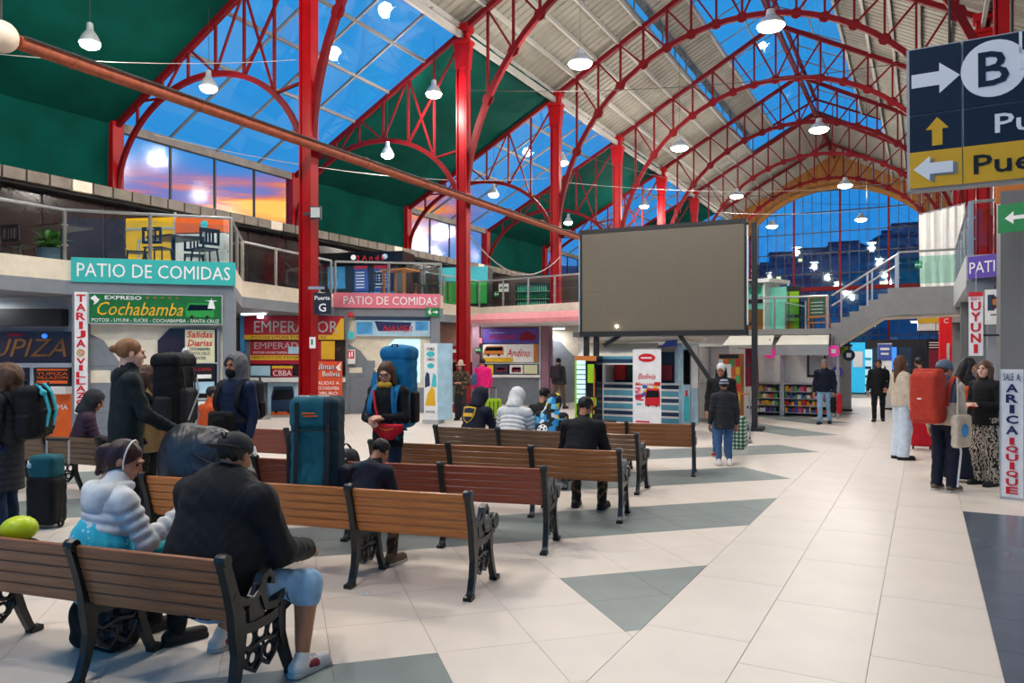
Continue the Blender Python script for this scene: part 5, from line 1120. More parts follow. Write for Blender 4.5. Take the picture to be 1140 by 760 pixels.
for y in (18.9, 28.1, 38.3): lamp('%s bright round lamp hanging beside the left row of red columns' % {18.9: 'nearest', 28.1: 'second', 38.3: 'farthest'}[y], (-12.85, y, 9.5), .24, 11.2, LAMP_NAVE * .6, 'lamps beside the left columns')
# lamps the glass reflects belong to shops: ceiling tubes under the galleries
def tube_lamp(label, loc, e):
    t = thing('ceiling_lamp', label, 'lamp', loc, 0, 'ceiling lamps under the galleries'); MB().bb(-.4, .4, -.06, .06, 0, .04).build('diffuser', 'tube_glow', t); MB().bb(-.44, .44, -.1, .1, .04, .07).build('housing', 'white_paint', t)
    l = bpy.data.lights.new('lamp_light', 'AREA'); l.energy = e; l.size = .8; l.size_y = .12; l.shape = 'RECTANGLE'; o = bpy.data.objects.new('lamp_light', l); COL.objects.link(o); o.parent = t; o.location = (0, 0, -.02)
for x, y, z in ((-16.2, 8.0, 2.79), (-15.7, 14.6, 2.79), (-13.6, 22.4, 2.79), (-11.6, 24.6, 2.64), (-16, 3, 2.79)): tube_lamp('ceiling tube lamp under the left gallery ' + {8.0: 'by the far left shop', 14.6: 'by the crimson signs', 22.4: 'by the recess', 24.6: 'by the third shop', 3: 'beside the camera'}[y], (x, y, z), 24)
for x, y, z in ((3, 12.8, 2.9), (3, 18, 2.65), (3, 24, 2.85), (0, 30, 2.85)): tube_lamp('ceiling tube lamp on the right side ' + {12.8: 'by the destination board', 18: 'behind the thick pillar', 24: 'beside the landing', 30: 'beyond the landing'}[y], (x, y, z), 40)
# ================================================================== WIRES
def wire(label, a, b, sag, m_='wire', r=.012):
    a, b = Vector(a), Vector(b); pts = []
    for k_ in range(13): q = k_ / 12; p = a.lerp(b, q) - Vector((0, 0, sag * 4 * q * (1 - q))); pts.append(p - a)
    t = MB().tube(pts, r, 5).build('cable', m_); t.location = a; tag(t, label, 'cable', 'cables strung across the hall'); return t
wire('pale cable strung from the left aisle past the nearest column', (-18.4, 13.6, 7.7), (XC - .3, 26.0, 8.4), .5, 'wire_pale'); wire('dark cable strung across the nave between the second columns', (XC + .3, 19.4, 9.6), (XR - .3, 26, 10.6), .4)
wire('pale cable strung low across the nave to the far right', (XC + .3, 26.1, 8.2), (XR - .3, 45, 11), .6, 'wire_pale'); wire('dark cable crossing the nave above the video screen', (XC + .3, 32.6, 9.0), (XR - .3, 39, 9.8), .5)
wire('thin cable from the third left column to the far arch', (XC + .3, 26, 9.4), (-2, 52, 11), .7); wire('pale cable rising towards the great arch', (-9.5, 39, 9), (.8, 52, 11.0), .4, 'wire_pale')
wire('drooping cable between the second and third red columns', (XC + .2, 19.6, 5.3), (XC + .2, 26, 5.4), .9, 'wire_pale', .02); wire('thin cable hanging across the left aisle', (XO + .6, 6.5, 7.9), (XC - .3, 12.9, 8.4), .3, 'wire_pale', .008)
# ================================================================== BENCHES
BAY = .935
def bench_meshes():
    fr = MB(); sd = (1, 0, 0)
    # back leg and back post in one sweep (y, z)
    def P(l): return [(0, a, b) for a, b in l]
    fr.path(P([(-.06, 0), (-.035, .05), (.0, .14), (.02, .25), (.02, .36), (.0, .47), (-.035, .58), (-.07, .68), (-.085, .73)]), .045, [.05, .04, .045, .055, .09, .075, .06, .055, .06], sd)
    fr.path(P([(-.11, .012), (-.03, .02)]), .06, .03, sd)
    fr.path(P([(.46, 0), (.425, .06), (.385, .15), (.35, .25), (.345, .34), (.36, .42)]), .045, [.045, .04, .045, .05, .06, .05], sd); fr.path(P([(.43, .012), (.51, .018)]), .06, .03, sd)
    fr.path(P([(.0, .375), (.12, .36), (.25, .36), (.37, .385), (.42, .4)]), .04, .05, sd)
    # arm with its scroll
    fr.path(P([(-.03, .55), (.05, .5), (.12, .49), (.17, .53), (.2, .585), (.24, .6), (.27, .57), (.26, .535)]), .05, .035, sd)
    fr.path(P([(.2, .58), (.19, .5), (.22, .43), (.3, .42), (.36, .46), (.42, .47)]), .045, .04, sd)
    fr.lathe([(.058, -.03), (.058, .03)], n=14)
    n = len(fr.v); m = 28
    fr.v[n - m:] = [(c, .43 + a, .455 + b) for a, b, c in fr.v[n - m:]]
    fr.ring((0, .43, .455), .05, .014, 'x', 14, 5)
    fr.prism([(.1, .36), (.2, .37), (.23, .45), (.2, .56), (.15, .56), (.09, .46)], -.012, .012, 'yz')
    # filigree between the legs
    for c, R in (((0, .1, .3), .045), ((0, .2, .31), .042), ((0, .29, .295), .04), ((0, .13, .2), .035), ((0, .26, .2), .035), ((0, .19, .235), .03), ((0, .07, .22), .03), ((0, .315, .215), .026)): fr.ring(c, R, .011, 'x', 10, 4)
    fr.path(P([(.03, .26), (.08, .17), (.14, .13), (.19, .17), (.19, .24)]), .024, .02, sd); fr.path(P([(.34, .26), (.3, .17), (.25, .13), (.195, .17)]), .024, .02, sd); fr.path(P([(.02, .3), (.1, .25), (.2, .27), (.3, .25), (.345, .3)]), .024, .018, sd)
    fr.lathe([(.03, -.03), (.034, .0), (.03, .03)], n=10); n = len(fr.v)
    fr.v[n - 30:] = [(c, -.085 + a, .735 + b) for a, b, c in fr.v[n - 30:]]
    out = {'end_frame': fr.mesh('end_frame')}
    bk = []
    for k_ in range(5):
        z0 = .415 + .064 * k_; yb = lambda z: .012 - .3 * max(0, z - .4)
        s = MB(); s.cbox(-BAY + .024, -.024, 0, .022, 0, .0615, .003); a = math.atan(.3); bk.append((s.mesh('back_slat'), (0, yb(z0) + .0, z0), a))
    s = MB(); s.cbox(-BAY + .024, -.024, 0, .062, 0, .02, .004); seat = s.mesh('seat_slat')
    return out['end_frame'], bk, seat
bfr, bbk, bseat = bench_meshes()
for me in (bfr, bseat): pass
bfr.materials.append(MT['iron_black']); bfr.polygons.foreach_set('use_smooth', [False] * len(bfr.polygons))
def with_mat(me, m):
    c = me.copy(); c.materials.clear(); c.materials.append(MT[m]); return c
wcache = {}
def bench(label, right, ang, wood_, bays=3):
    """right: position of the right back foot; the bench runs from there to the left, seat facing +y"""
    t = thing('bench', label, 'bench', (right[0], right[1], 0), ang, 'slatted benches with iron ends')
    if wood_ not in wcache: wcache[wood_] = ([with_mat(b[0], wood_) for b in bbk], with_mat(bseat, wood_))
    bm, sm = wcache[wood_]
    for i in range(bays + 1): link('end_frame', bfr, None, t, (-BAY * i, 0, 0))
    for i in range(bays):
        for k_, (me, loc, a) in enumerate(bbk):
            o = link('back_slat', bm[k_], None, t, (-BAY * i, loc[1], loc[2])); o.rotation_euler = (a, 0, 0)
        for k_ in range(6): link('seat_slat', sm, None, t, (-BAY * i, .03 + .067 * k_, .4 - .012 * math.sin(k_ / 5 * PI)))
    return t
def deg(a): return a * PI / 180
B = {}
def bp(x, y, ang): return ((x, y), deg(ang))
B[1] = bench('brown bench carrying the woman in white and the man in black at lower left', (-2.92, 2.6), deg(9.6), 'wood_brown')
B[2] = bench('honey coloured bench in front, with the teal backpack and black sack on it', (-2.8, 4.6), deg(10.5), 'wood_honey')
B[3] = bench('reddish brown bench in the third row from the camera', (-2.88, 5.95), deg(13.5), 'wood_red')
B[4] = bench('honey brown bench in the fourth row where a man in black sits', (-2.74, 7.42), deg(11), 'wood_mid')
B[5] = bench('worn dark bench in the fifth row with four huddled travellers', (-3.1, 9.02), deg(5), 'wood_dark')
B[6] = bench('brown bench in the last row in front of the striped kiosk', (-2.88, 10.75), deg(13), 'wood_mid')
B[7] = bench('bench of the left block beside the man in the navy jacket', (-7.34, 7.45), deg(8), 'wood_red')
B[8] = bench('worn bench of the far left block below the hooded person', (-8.45, 5.6), deg(6), 'wood_dark')
lt = MB(); lt.add([(0, 0, 0), (.05, .01, .004), (.045, .04, .018), (.01, .035, .006), (.025, .02, .022)], [(0, 1, 4), (1, 2, 4), (2, 3, 4), (3, 0, 4)])
p = at(402, 662); o = lt.build('paper_scrap', 'paper'); o.location = (p[0], p[1], .001); tag(o, 'crumpled white paper scrap on the floor in front of the honey bench', 'litter')
# ================================================================== IMPLICIT SURFACES (people, bags)
def snet(f, org, vox):
    sh = f.shape; cs = (sh[0] - 1, sh[1] - 1, sh[2] - 1); ncell = cs[0] * cs[1] * cs[2]
    neg = f < 0; ids = []; pos_all = []; quads = []
    for ax in range(3):
        s0 = [slice(None)] * 3; s1 = [slice(None)] * 3; s0[ax] = slice(0, -1); s1[ax] = slice(1, None)
        n0 = neg[tuple(s0)]; cr = np.argwhere(n0 != neg[tuple(s1)])
        o1, o2 = (ax + 1) % 3, (ax + 2) % 3
        ok = (cr[:, o1] > 0) & (cr[:, o1] < sh[o1] - 1) & (cr[:, o2] > 0) & (cr[:, o2] < sh[o2] - 1); cr = cr[ok]
        if len(cr) == 0: continue
        nx_ = cr.copy(); nx_[:, ax] += 1
        f0 = f[cr[:, 0], cr[:, 1], cr[:, 2]]; f1 = f[nx_[:, 0], nx_[:, 1], nx_[:, 2]]
        p = cr.astype(np.float64); p[:, ax] += f0 / (f0 - f1); q = []
        for a, b in ((0, 0), (1, 0), (1, 1), (0, 1)):
            c = cr.copy(); c[:, o1] -= a; c[:, o2] -= b; i = (c[:, 0] * cs[1] + c[:, 1]) * cs[2] + c[:, 2]; q.append(i); ids.append(i); pos_all.append(p)
        q = np.stack(q, 1); fl = f0 >= 0; q[fl] = q[fl][:, ::-1]; quads.append(q)
    ids = np.concatenate(ids); P_ = np.concatenate(pos_all); quads = np.concatenate(quads)
    u, inv = np.unique(ids, return_inverse=True); cnt = np.bincount(inv)
    V = np.stack([np.bincount(inv, P_[:, k]) / cnt for k in range(3)], 1) * vox + org
    return V, np.searchsorted(u, quads)
class Sdf:
    def __init__(s, k=.03): s.ops = []; s.k = k; s.lo = np.array([9e9] * 3); s.hi = -s.lo
    def _b(s, lo, hi): s.lo = np.minimum(s.lo, lo); s.hi = np.maximum(s.hi, hi)
    def cap(s, a, b, ra, rb=None, flat=(1, 1, 1), puff=None, k=None, sub=False):
        rb = ra if rb is None else rb; a = np.array(a, float); b = np.array(b, float); fl = np.array(flat, float); r = max(ra, rb) / fl
        s.ops.append(('c', a, b, ra, rb, fl, puff, np.minimum(a, b) - r, np.maximum(a, b) + r, s.k if k is None else k, sub))
        if not sub: s._b(np.minimum(a, b) - r, np.maximum(a, b) + r)
        return s
    def ell(s, c, r, k=None, sub=False):
        c = np.array(c, float); r = np.array(r, float) if not np.isscalar(r) else np.array([r] * 3, float)
        s.ops.append(('e', c, r, None, None, None, None, c - r, c + r, s.k if k is None else k, sub))
        if not sub: s._b(c - r, c + r)
        return s
    def box(s, c, h, r=.03, k=None, sub=False):
        c = np.array(c, float); h = np.array(h, float); s.ops.append(('b', c, h, r, None, None, None, c - h, c + h, s.k if k is None else k, sub))
        if not sub: s._b(c - h, c + h)
        return s
    def cut(s, n, o): s.ops.append(('p', np.array(n, float), o)); return s      # keeps dot(n,p) >= o
    def mesh(s, vox, fold=0, seed=0):
        lo = s.lo - 3 * vox - .012; hi = s.hi + 3 * vox + .012; n = np.maximum(4, np.ceil((hi - lo) / vox).astype(int) + 1)
        ax = [lo[i] + vox * np.arange(n[i]) for i in range(3)]; f = np.full(n, .25)
        for op in s.ops:
            if op[0] == 'p':
                d = op[2] - (op[1][0] * ax[0][:, None, None] + op[1][1] * ax[1][None, :, None] + op[1][2] * ax[2][None, None, :]); f = np.maximum(f, d); continue
            kk = op[9]; l_, h_ = op[7] - kk - 2.5 * vox, op[8] + kk + 2.5 * vox
            i0 = np.maximum(0, np.floor((l_ - lo) / vox).astype(int)); i1 = np.minimum(n, np.ceil((h_ - lo) / vox).astype(int) + 1)
            if (i1 <= i0).any(): continue
            sl = tuple(slice(a, b) for a, b in zip(i0, i1)); x, y, z = ax[0][sl[0]][:, None, None], ax[1][sl[1]][None, :, None], ax[2][sl[2]][None, None, :]
            if op[0] == 'c':
                a, b, ra, rb, fl, pf = op[1:7]; d = b - a; L2 = max(1e-9, d @ d)
                t = np.clip(((x - a[0]) * d[0] + (y - a[1]) * d[1] + (z - a[2]) * d[2]) / L2, 0, 1)
                dist = np.sqrt(((x - a[0] - t * d[0]) * fl[0]) ** 2 + ((y - a[1] - t * d[1]) * fl[1]) ** 2 + ((z - a[2] - t * d[2]) * fl[2]) ** 2) - (ra + (rb - ra) * t)
                if pf: dist = dist - pf[0] * (np.abs(np.sin(PI * t * math.sqrt(L2) * pf[1])) - .5)
            elif op[0] == 'e':
                c, r = op[1], op[2]; k0 = np.sqrt(((x - c[0]) / r[0]) ** 2 + ((y - c[1]) / r[1]) ** 2 + ((z - c[2]) / r[2]) ** 2)
                k1 = np.sqrt(((x - c[0]) / r[0] ** 2) ** 2 + ((y - c[1]) / r[1] ** 2) ** 2 + ((z - c[2]) / r[2] ** 2) ** 2) + 1e-9; dist = k0 * (k0 - 1) / k1
            else:
                c, h, r = op[1], op[2], op[3]; qx, qy, qz = np.abs(x - c[0]) - h[0] + r, np.abs(y - c[1]) - h[1] + r, np.abs(z - c[2]) - h[2] + r
                dist = np.sqrt(np.maximum(qx, 0) ** 2 + np.maximum(qy, 0) ** 2 + np.maximum(qz, 0) ** 2) + np.minimum(np.maximum(np.maximum(qx, qy), qz), 0) - r
            g = f[sl]
            if op[10]: f[sl] = np.maximum(g, -dist)
            elif kk <= 0: f[sl] = np.minimum(g, dist)
            else:
                h = np.clip(.5 + .5 * (g - dist) / kk, 0, 1); f[sl] = g * (1 - h) + dist * h - kk * h * (1 - h)
        if fold:
            X, Y, Z = ax[0][:, None, None], ax[1][None, :, None], ax[2][None, None, :]
            f = f + fold * (np.sin(31 * X + 17 * Z + 9 * np.sin(13 * Y + seed)) * np.sin(27 * Z + 11 * Y + seed) + .6 * np.sin(53 * Z + 21 * np.sin(9 * X + seed) + 14 * Y))
        return snet(f, lo, vox)
def np_obj(name, V, Q_, mats, parent, T=None, fn=None):
    if T is not None: V = V @ T[0].T + T[1]
    me = bpy.data.meshes.new(name); me.vertices.add(len(V)); me.vertices.foreach_set('co', V.astype(np.float32).ravel()); nq = len(Q_)
    me.loops.add(nq * 4); me.loops.foreach_set('vertex_index', Q_.astype(np.int32).ravel()); me.polygons.add(nq); me.polygons.foreach_set('loop_start', np.arange(0, nq * 4, 4, dtype=np.int32)); 
    for m_ in (mats if isinstance(mats, (list, tuple)) else [mats]): me.materials.append(MT[m_])
    if fn is not None: me.polygons.foreach_set('material_index', np.asarray(fn(V[Q_].mean(1)), dtype=np.int32))
    me.update(calc_edges=True); me.polygons.foreach_set('use_smooth', [True] * nq)
    o = bpy.data.objects.new(name, me); COL.objects.link(o); o.parent = parent
    return o
def join_np(parts):
    Vs, Qs, n = [], [], 0
    for V, q in parts: Vs.append(V); Qs.append(q + n); n += len(V)
    return np.concatenate(Vs), np.concatenate(Qs)
def cloth(n_, c, r=.75, var=.12): mat(n_, c, r, 0, var, 14, .25, spec=.25)
for n_, c in dict(c_white=(222, 222, 220), c_black=(22, 23, 26), c_charcoal=(44, 46, 50), c_navy=(26, 40, 70), c_navy_dark=(20, 26, 44), c_tan=(186, 152, 104), c_beige=(206, 190, 168), c_pink=(232, 30, 120), c_jeans=(62, 98, 140), c_jeans_light=(140, 176, 204), c_jeans_dark=(30, 46, 70), c_white_jeans=(206, 218, 232), c_brown=(96, 74, 54), c_orange=(206, 84, 38), c_teal_dark=(22, 52, 66), c_turq=(54, 186, 208), c_grey=(112, 112, 114), c_red=(196, 28, 44), c_rust=(186, 60, 44), c_teal=(24, 92, 104), c_blue_pack=(26, 116, 164), c_plum=(60, 40, 56), c_green_black=(24, 34, 36), c_bluegrey=(96, 110, 130), c_lime=(140, 176, 30), c_sand=(120, 108, 84)).items(): cloth(n_, c)
mat('sack', (38, 38, 42), .38, 0, .2, 8, .5, spec=.6); mat('hair_dark', (34, 22, 20), .5, 0, .3, 40, .5, stretch=(1, 1, .2)); mat('hair_auburn', (52, 26, 26), .45, 0, .3, 40, .5, stretch=(1, 1, .2)); mat('hair_brown', (92, 62, 42), .55, 0, .3, 40, .5, stretch=(1, 1, .2)); mat('hair_blond', (140, 94, 56), .55, 0, .25, 40, .5, stretch=(1, 1, .2)); mat('hair_black', (18, 15, 15), .5, 0, .2, 40, .5); mat('hair_grey', (120, 116, 112), .6, 0, .3, 40, .4)
mat('shoe_black', (26, 26, 28), .6); mat('shoe_white', (216, 214, 212), .5, 0, .1); mat('shoe_brown', (96, 78, 58), .6); mat('sole', (190, 186, 180), .7); mat('shoe_red', (150, 36, 48), .6)
def bld(n, l, co, b):
    wv = n.new('ShaderNodeTexWave'); wv.inputs['Scale'].default_value = 9; wv.inputs['Distortion'].default_value = 9; wv.inputs['Detail'].default_value = 1; wv.inputs['Detail Scale'].default_value = 2.2; l.new(co, wv.inputs[0]); return steps(n, l, wv.outputs['Fac'], [(0, (34, 32, 32)), (.5, (184, 174, 158))])
ramp_mat('zebra', None, .8, bld)
def bld(n, l, co, b):
    v = n.new('ShaderNodeTexVoronoi'); v.inputs['Scale'].default_value = 13; l.new(co, v.inputs['Vector']); s_ = n.new('ShaderNodeSeparateColor'); l.new(v.outputs['Color'], s_.inputs[0]); return steps(n, l, s_.outputs[0], [(0, (24, 26, 34)), (.3, (36, 140, 200)), (.5, (230, 206, 30)), (.62, (20, 22, 30)), (.8, (120, 200, 226)), (.92, (220, 222, 226))])
ramp_mat('hood_print', None, .8, bld)
def bld(n, l, co, b):
    v = n.new('ShaderNodeTexVoronoi'); v.inputs['Scale'].default_value = 26; l.new(co, v.inputs['Vector']); return steps(n, l, v.outputs['Distance'], [(0, (206, 226, 232)), (.2, (54, 186, 208))])
ramp_mat('blanket_print', None, .9, bld)
def bld(n, l, co, b):
    w1 = n.new('ShaderNodeTexWave'); w1.inputs['Scale'].default_value = 5; l.new(co, w1.inputs[0]); w2 = n.new('ShaderNodeTexWave'); w2.bands_direction = 'Z'; w2.inputs['Scale'].default_value = 5; l.new(co, w2.inputs[0])
    a = n.new('ShaderNodeMath'); a.operation = 'ADD'; l.new(w1.outputs['Fac'], a.inputs[0]); l.new(w2.outputs['Fac'], a.inputs[1]); d = n.new('ShaderNodeMath'); d.operation = 'MULTIPLY'; d.inputs[1].default_value = .5; l.new(a.outputs[0], d.inputs[0]); return steps(n, l, d.outputs[0], [(0, (36, 74, 62)), (.4, (96, 140, 116)), (.75, (206, 216, 204))])
ramp_mat('plaid', None, .7, bld)
def bld(n, l, co, b):
    w2 = n.new('ShaderNodeTexWave'); w2.bands_direction = 'Z'; w2.inputs['Scale'].default_value = 7; l.new(co, w2.inputs[0]); return steps(n, l, w2.outputs['Fac'], [(0, (60, 66, 80)), (.5, (176, 180, 186))])
ramp_mat('beanie_stripe', None, .9, bld)
def bld(n, l, co, b):
    v = n.new('ShaderNodeTexVoronoi'); v.inputs['Scale'].default_value = 22; l.new(co, v.inputs['Vector']); s_ = n.new('ShaderNodeSeparateColor'); l.new(v.outputs['Color'], s_.inputs[0]); return steps(n, l, s_.outputs[0], [(0, (40, 34, 30)), (.4, (110, 92, 70)), (.7, (70, 60, 46))])
ramp_mat('camo', None, .85, bld)

def rot(yaw, pitch, roll=0):
    return np.array((Matrix.Rotation(yaw, 3, 'Z') @ Matrix.Rotation(-pitch, 3, 'X') @ Matrix.Rotation(roll, 3, 'Y')))
def head_mesh(vox, jaw=1.0):
    s = Sdf(.014)
    s.ell((0, -.018, .032), (.074, .094, .086)).ell((0, .028, -.03), (.06, .062, .083)).ell((0, .05, -.082), (.036 * jaw, .036, .028))
    for x in (-1, 1): s.ell((x * .04, .052, -.02), (.026, .03, .026)).ell((x * .076, -.008, -.004), (.010, .02, .03), k=.006)
    s.cap((0, .083, .02), (0, .104, -.022), .008, .0125, k=.012).ell((0, .084, .033), (.046, .012, .010), k=.012).ell((0, .085, -.056), (.022, .008, .009), k=.008)
    s.cap((0, -.03, -.05), (0, -.04, -.2), .05, .058)
    for x in (-1, 1): s.ell((x * .03, .1, .012), (.015, .016, .010), sub=True)
    return s.mesh(vox)
def hand_mesh(w, d, n, curl, vox, side):
    """w wrist, d direction of the forearm, n palm normal; thumb on the side given"""
    w, d, n = (np.array(v, float) for v in (w, d, n)); d = d / np.linalg.norm(d); n = n - d * (n @ d); n = n / np.linalg.norm(n); t = np.cross(d, n) * side
    s = Sdf(.007)
    def fd(a): return d * math.cos(a) + n * math.sin(a)
    for i, L_ in enumerate((.072, .08, .075, .058)):
        o = (1.5 - i) * .0195; base = w + d * .085 + t * o; s.cap(w + d * .005 + t * o * .7, base, .0165, .0135)
        p = base
        for j, (q, a) in enumerate(((.46, curl * .6), (.32, curl * 1.3), (.22, curl * 1.9))):
            e = p + fd(a) * L_ * q; s.cap(p, e, .0098 - .0008 * j, .0092 - .0009 * j, k=.004); p = e
    b = w + d * .025 + t * .028; e = b + (d * .6 + t * .62 + n * .3) * .042; s.cap(b, e, .014, .0115); s.cap(e, e + (d * .85 + t * .2 + n * .35) * .036, .011, .0085, k=.004)
    s.cap(w - d * .06, w + d * .01, .025, .022)
    return s.mesh(vox)
ARMS = dict(hang=((.05, -.02, -.285), (.06, .07, -.53)), lap=((.055, .07, -.265), (-.09, .3, -.33)), front=((.06, .0, -.28), (-.09, .24, -.26)), phone=((.05, .08, -.26), (-.09, .3, -.16)), pocket=((.09, -.06, -.28), (.01, .1, -.44)), lean=((.06, .13, -.25), (.0, .36, -.36)), behind=((.06, -.1, -.26), (.0, -.02, -.5)))
def person(label, loc, rz, H=1.68, girth=1.0, sit=False, lean=0, side=0, hp=0, hy=0, al='hang', ar='hang', jacket='c_black', hem=.12, puff=None, jfn=None, trousers='c_jeans', legw=1.0, shoes='shoe_black', skin='skin', hair=('short', 'hair_dark'), hat=None, hood=None, vox=.014, step=0, legs=None, collar=True, face=True, extra=None, seat=.5, skip_legs=False, fold=.0035, shorts=None):
    s = H / 1.7; g = girth; t = thing('person', label, 'person', (loc[0], loc[1], 0), rz); A = np.array
    up = A((math.sin(side), math.sin(lean) * math.cos(side), math.cos(lean) * math.cos(side)))
    pel = A((0, 0, seat + .04 if sit else .93 * s)); 
    nb = pel + up * .50 * s; ch = pel + up * .34 * s; sw = .175 * s * (g ** .6)
    if sit: kn = [A((q * .15 * g ** .5, .42 * s, seat + .0)) for q in (-1, 1)]; an = [A((q * .14 * g ** .5, .40 * s, .075)) for q in (-1, 1)]
    else: kn = [A((q * .095 * s * g ** .4, .03 + q * step * .22, .49 * s)) for q in (-1, 1)]; an = [A((q * .1 * s, q * step * .4 - .02 - (.05 * abs(step) if q * step < 0 else 0), .075 + (.05 * abs(step) if q * step < 0 else 0))) for q in (-1, 1)]
    if legs:
        for i, (k_, a_) in legs.items(): kn[i], an[i] = A(k_, float), A(a_, float)
    hips = [pel + A((q * .09 * s * g ** .5, 0, -.02)) for q in (-1, 1)]
    sh = [pel + up * .45 * s + A((q * sw, -.01, -.01)) for q in (-1, 1)]; el, wr = [], []
    for i, a in enumerate((al, ar)):
        e_, w_ = ARMS[a] if isinstance(a, str) else a; q = -1 if i == 0 else 1
        el.append(sh[i] + A((q * (e_[0] + .03 * (g - 1)), e_[1], e_[2])) * s); wr.append(sh[i] + A((q * (w_[0] + (.1 * (g - 1))), w_[1] + .1 * (g - 1), w_[2])) * s)
    hd = up * .0 + A((0, math.sin(lean * .6 + hp * .45), math.cos(lean * .6 + hp * .45))); hc = nb + hd * .155 * s + A((math.sin(side) * .05, .015, 0)); HR = rot(hy, hp); HT = (HR * s, hc)
    hv = min(vox, .0085)
    # ---- body
    b = Sdf(.03); b.cap(pel, ch, .115 * g * s, .125 * g * s, (1, 1.4, 1)).cap(ch, nb, .11 * s * g, .05 * s, (1, 1.3, 1))
    for i in range(2):
        b.cap(sh[i], el[i], .04 * s, .034 * s).cap(el[i], wr[i], .033 * s, .024 * s)
        b.cap(hips[i], kn[i], .066 * s * g ** .5, .05 * s * g ** .4).cap(kn[i], an[i], .053 * s * g ** .5, .034 * s)
    parts = [b.mesh(.02)]; V, q = head_mesh(hv); parts.append((V @ HT[0].T + HT[1], q))
    for i in range(2):
        d = wr[i] - el[i]; sd_ = -1 if i == 0 else 1; nrm = A((-sd_ * .8, -.2, -.3)) if abs(d[2]) > .7 * np.linalg.norm(d) else A((-sd_ * .5, 0, -.8))
        parts.append(hand_mesh(wr[i] - d / np.linalg.norm(d) * .0, d, nrm, .55, .0065 if vox < .015 else .008, -1 if i == 0 else 1))
    V, q = join_np(parts); np_obj('body', V, q, skin, t)
    if face:
        for x in (-1, 1):
            m = MB().ball((0, 0, 0), .0088, 8); o = m.build('eye', 'eye', t, True); o.location = HT[1] + HT[0] @ A((x * .03, .0805, .012))
            m = MB(); m.tube([(x * .016, .094, .03), (x * .03, .096, .034), (x * .046, .084, .029)], .0026, 5); m.v = [tuple(HT[0] @ A(v) + HT[1]) for v in m.v]; m.build('eyebrow', hair[1] if hair else 'hair_dark', t)
        m = MB().ball((0, .089, -.057), (.021, .006, .007), 8); m.v = [tuple(HT[0] @ A(v) + HT[1]) for v in m.v]; m.build('lips', 'lip', t, True)
    # ---- jacket
    j = Sdf(.018 if puff else .035); hm = pel - up * hem * s
    tp = (puff, 9) if puff else None
    j.cap(hm - up * .02, pel + up * .1, .182 * g ** .8 * s, .172 * g * s, (1, 1.36, 1), (puff, 17) if puff else None).cap(pel + up * .1, pel + up * .37 * s, .172 * g * s, .165 * s * g ** .8, (1, 1.34, 1), (puff, 17) if puff else None)
    if g > 1.2: j.ell(pel + up * .14 + A((0, .08 * g, 0)), (.17 * g, .16 * g, .2), k=.06)
    j.cut(up, float(up @ hm)); j.cap(sh[0], sh[1], .068 * s * g ** .5, .068 * s * g ** .5, k=.05).cap(ch, nb, .12 * s, .075 * s, (1, 1.15, 1))
    for i in range(2):
        ag = g ** .6; j.cap(sh[i], el[i], .066 * s * ag, .057 * s * ag, puff=(puff, 17) if puff else None).cap(el[i], wr[i] - (wr[i] - el[i]) * .04, .056 * s * ag, .043 * s * ag, puff=(puff, 17) if puff else None)
    if collar: j.cap(nb - up * .03, nb + hd * .045, .078 * s, .07 * s, k=.02)
    V, q = j.mesh(vox, 0 if puff else fold, len(label)); np_obj('jacket', V, q, jacket, t, None, jfn)
    # ---- trousers
    if not skip_legs:
        p = Sdf(.03); p.cap(hips[0], hips[1], .08 * g * s, .08 * g * s, (1, .92, 1)).cap(pel, pel + up * .06, .12 * g * s, .12 * g * s, (1, 1.25, 1))
        for i in range(2):
            lg = legw * g ** .5; p.cap(hips[i], kn[i], .088 * s * g ** .6, .066 * s * lg)
            if shorts == i or shorts == 2: p.cap(kn[i], kn[i] + (an[i] - kn[i]) * .12, .07 * s * lg, .072 * s * lg)
            else: p.cap(kn[i], an[i], .063 * s * lg, .052 * s * lg * (1 + .25 * (legw - 1)))
        p.cut((0, 0, 1), .05); V, q = p.mesh(vox, fold, 3); np_obj('trousers', V, q, trousers, t)
        for i in range(2):
            a_ = an[i]; dz = a_[2] - .075; fd = .9 if not sit else .9; ox = (-1 if i == 0 else 1) * .02
            f = Sdf(.025); f.cap((a_[0], a_[1] - .045, .042 + dz), (a_[0] + ox, a_[1] + .15 * s, .036 + dz), .043, .04, (1, 1, 1.05)).cap((a_[0], a_[1] - .02, .05 + dz), (a_[0], a_[1], .1 + dz), .042, .04); f.cut((0, 0, 1), .012 + dz)
            V, q = f.mesh(.011); np_obj('shoe', V, q, shoes, t)
            f = Sdf(.01); f.cap((a_[0], a_[1] - .045, .02 + dz), (a_[0] + ox, a_[1] + .155 * s, .02 + dz), .048, .044, (1, 1, 1)); f.cut((0, 0, 1), .001 + dz).cut((0, 0, -1), -.026 - dz); V, q = f.mesh(.011); np_obj('sole', V, q, 'sole' if shoes != 'shoe_black' else 'rubber', t)
    # ---- hair and headgear in head space
    def hpiece(name, sd, m_, fold_=0, v=None):
        V, q = sd.mesh(v or hv, fold_); return np_obj(name, V, q, m_, t, HT)
    if hair:
        st, hm_ = hair; h = Sdf(.02); h.ell((0, -.024, .04), (.083, .1, .09))
        if st in ('long', 'bob', 'pony', 'curly'): h.ell((0, -.05, -.01), (.085, .075, .1))
        L_ = {'long': .3, 'bob': .15, 'curly': .16}.get(st, 0)
        if L_:
            h.cap((0, -.07, 0), (0, -.085, -L_), .075, .07)
            for x in (-1, 1): h.cap((x * .066, -.01, .03), (x * .082, -.0, -L_ * .92), .035, .034)
        if st == 'curly': h.ell((0, -.05, 0), (.125, .12, .13))
        h.ell((0, .105, -.035), (.064, .07, .104), sub=True)
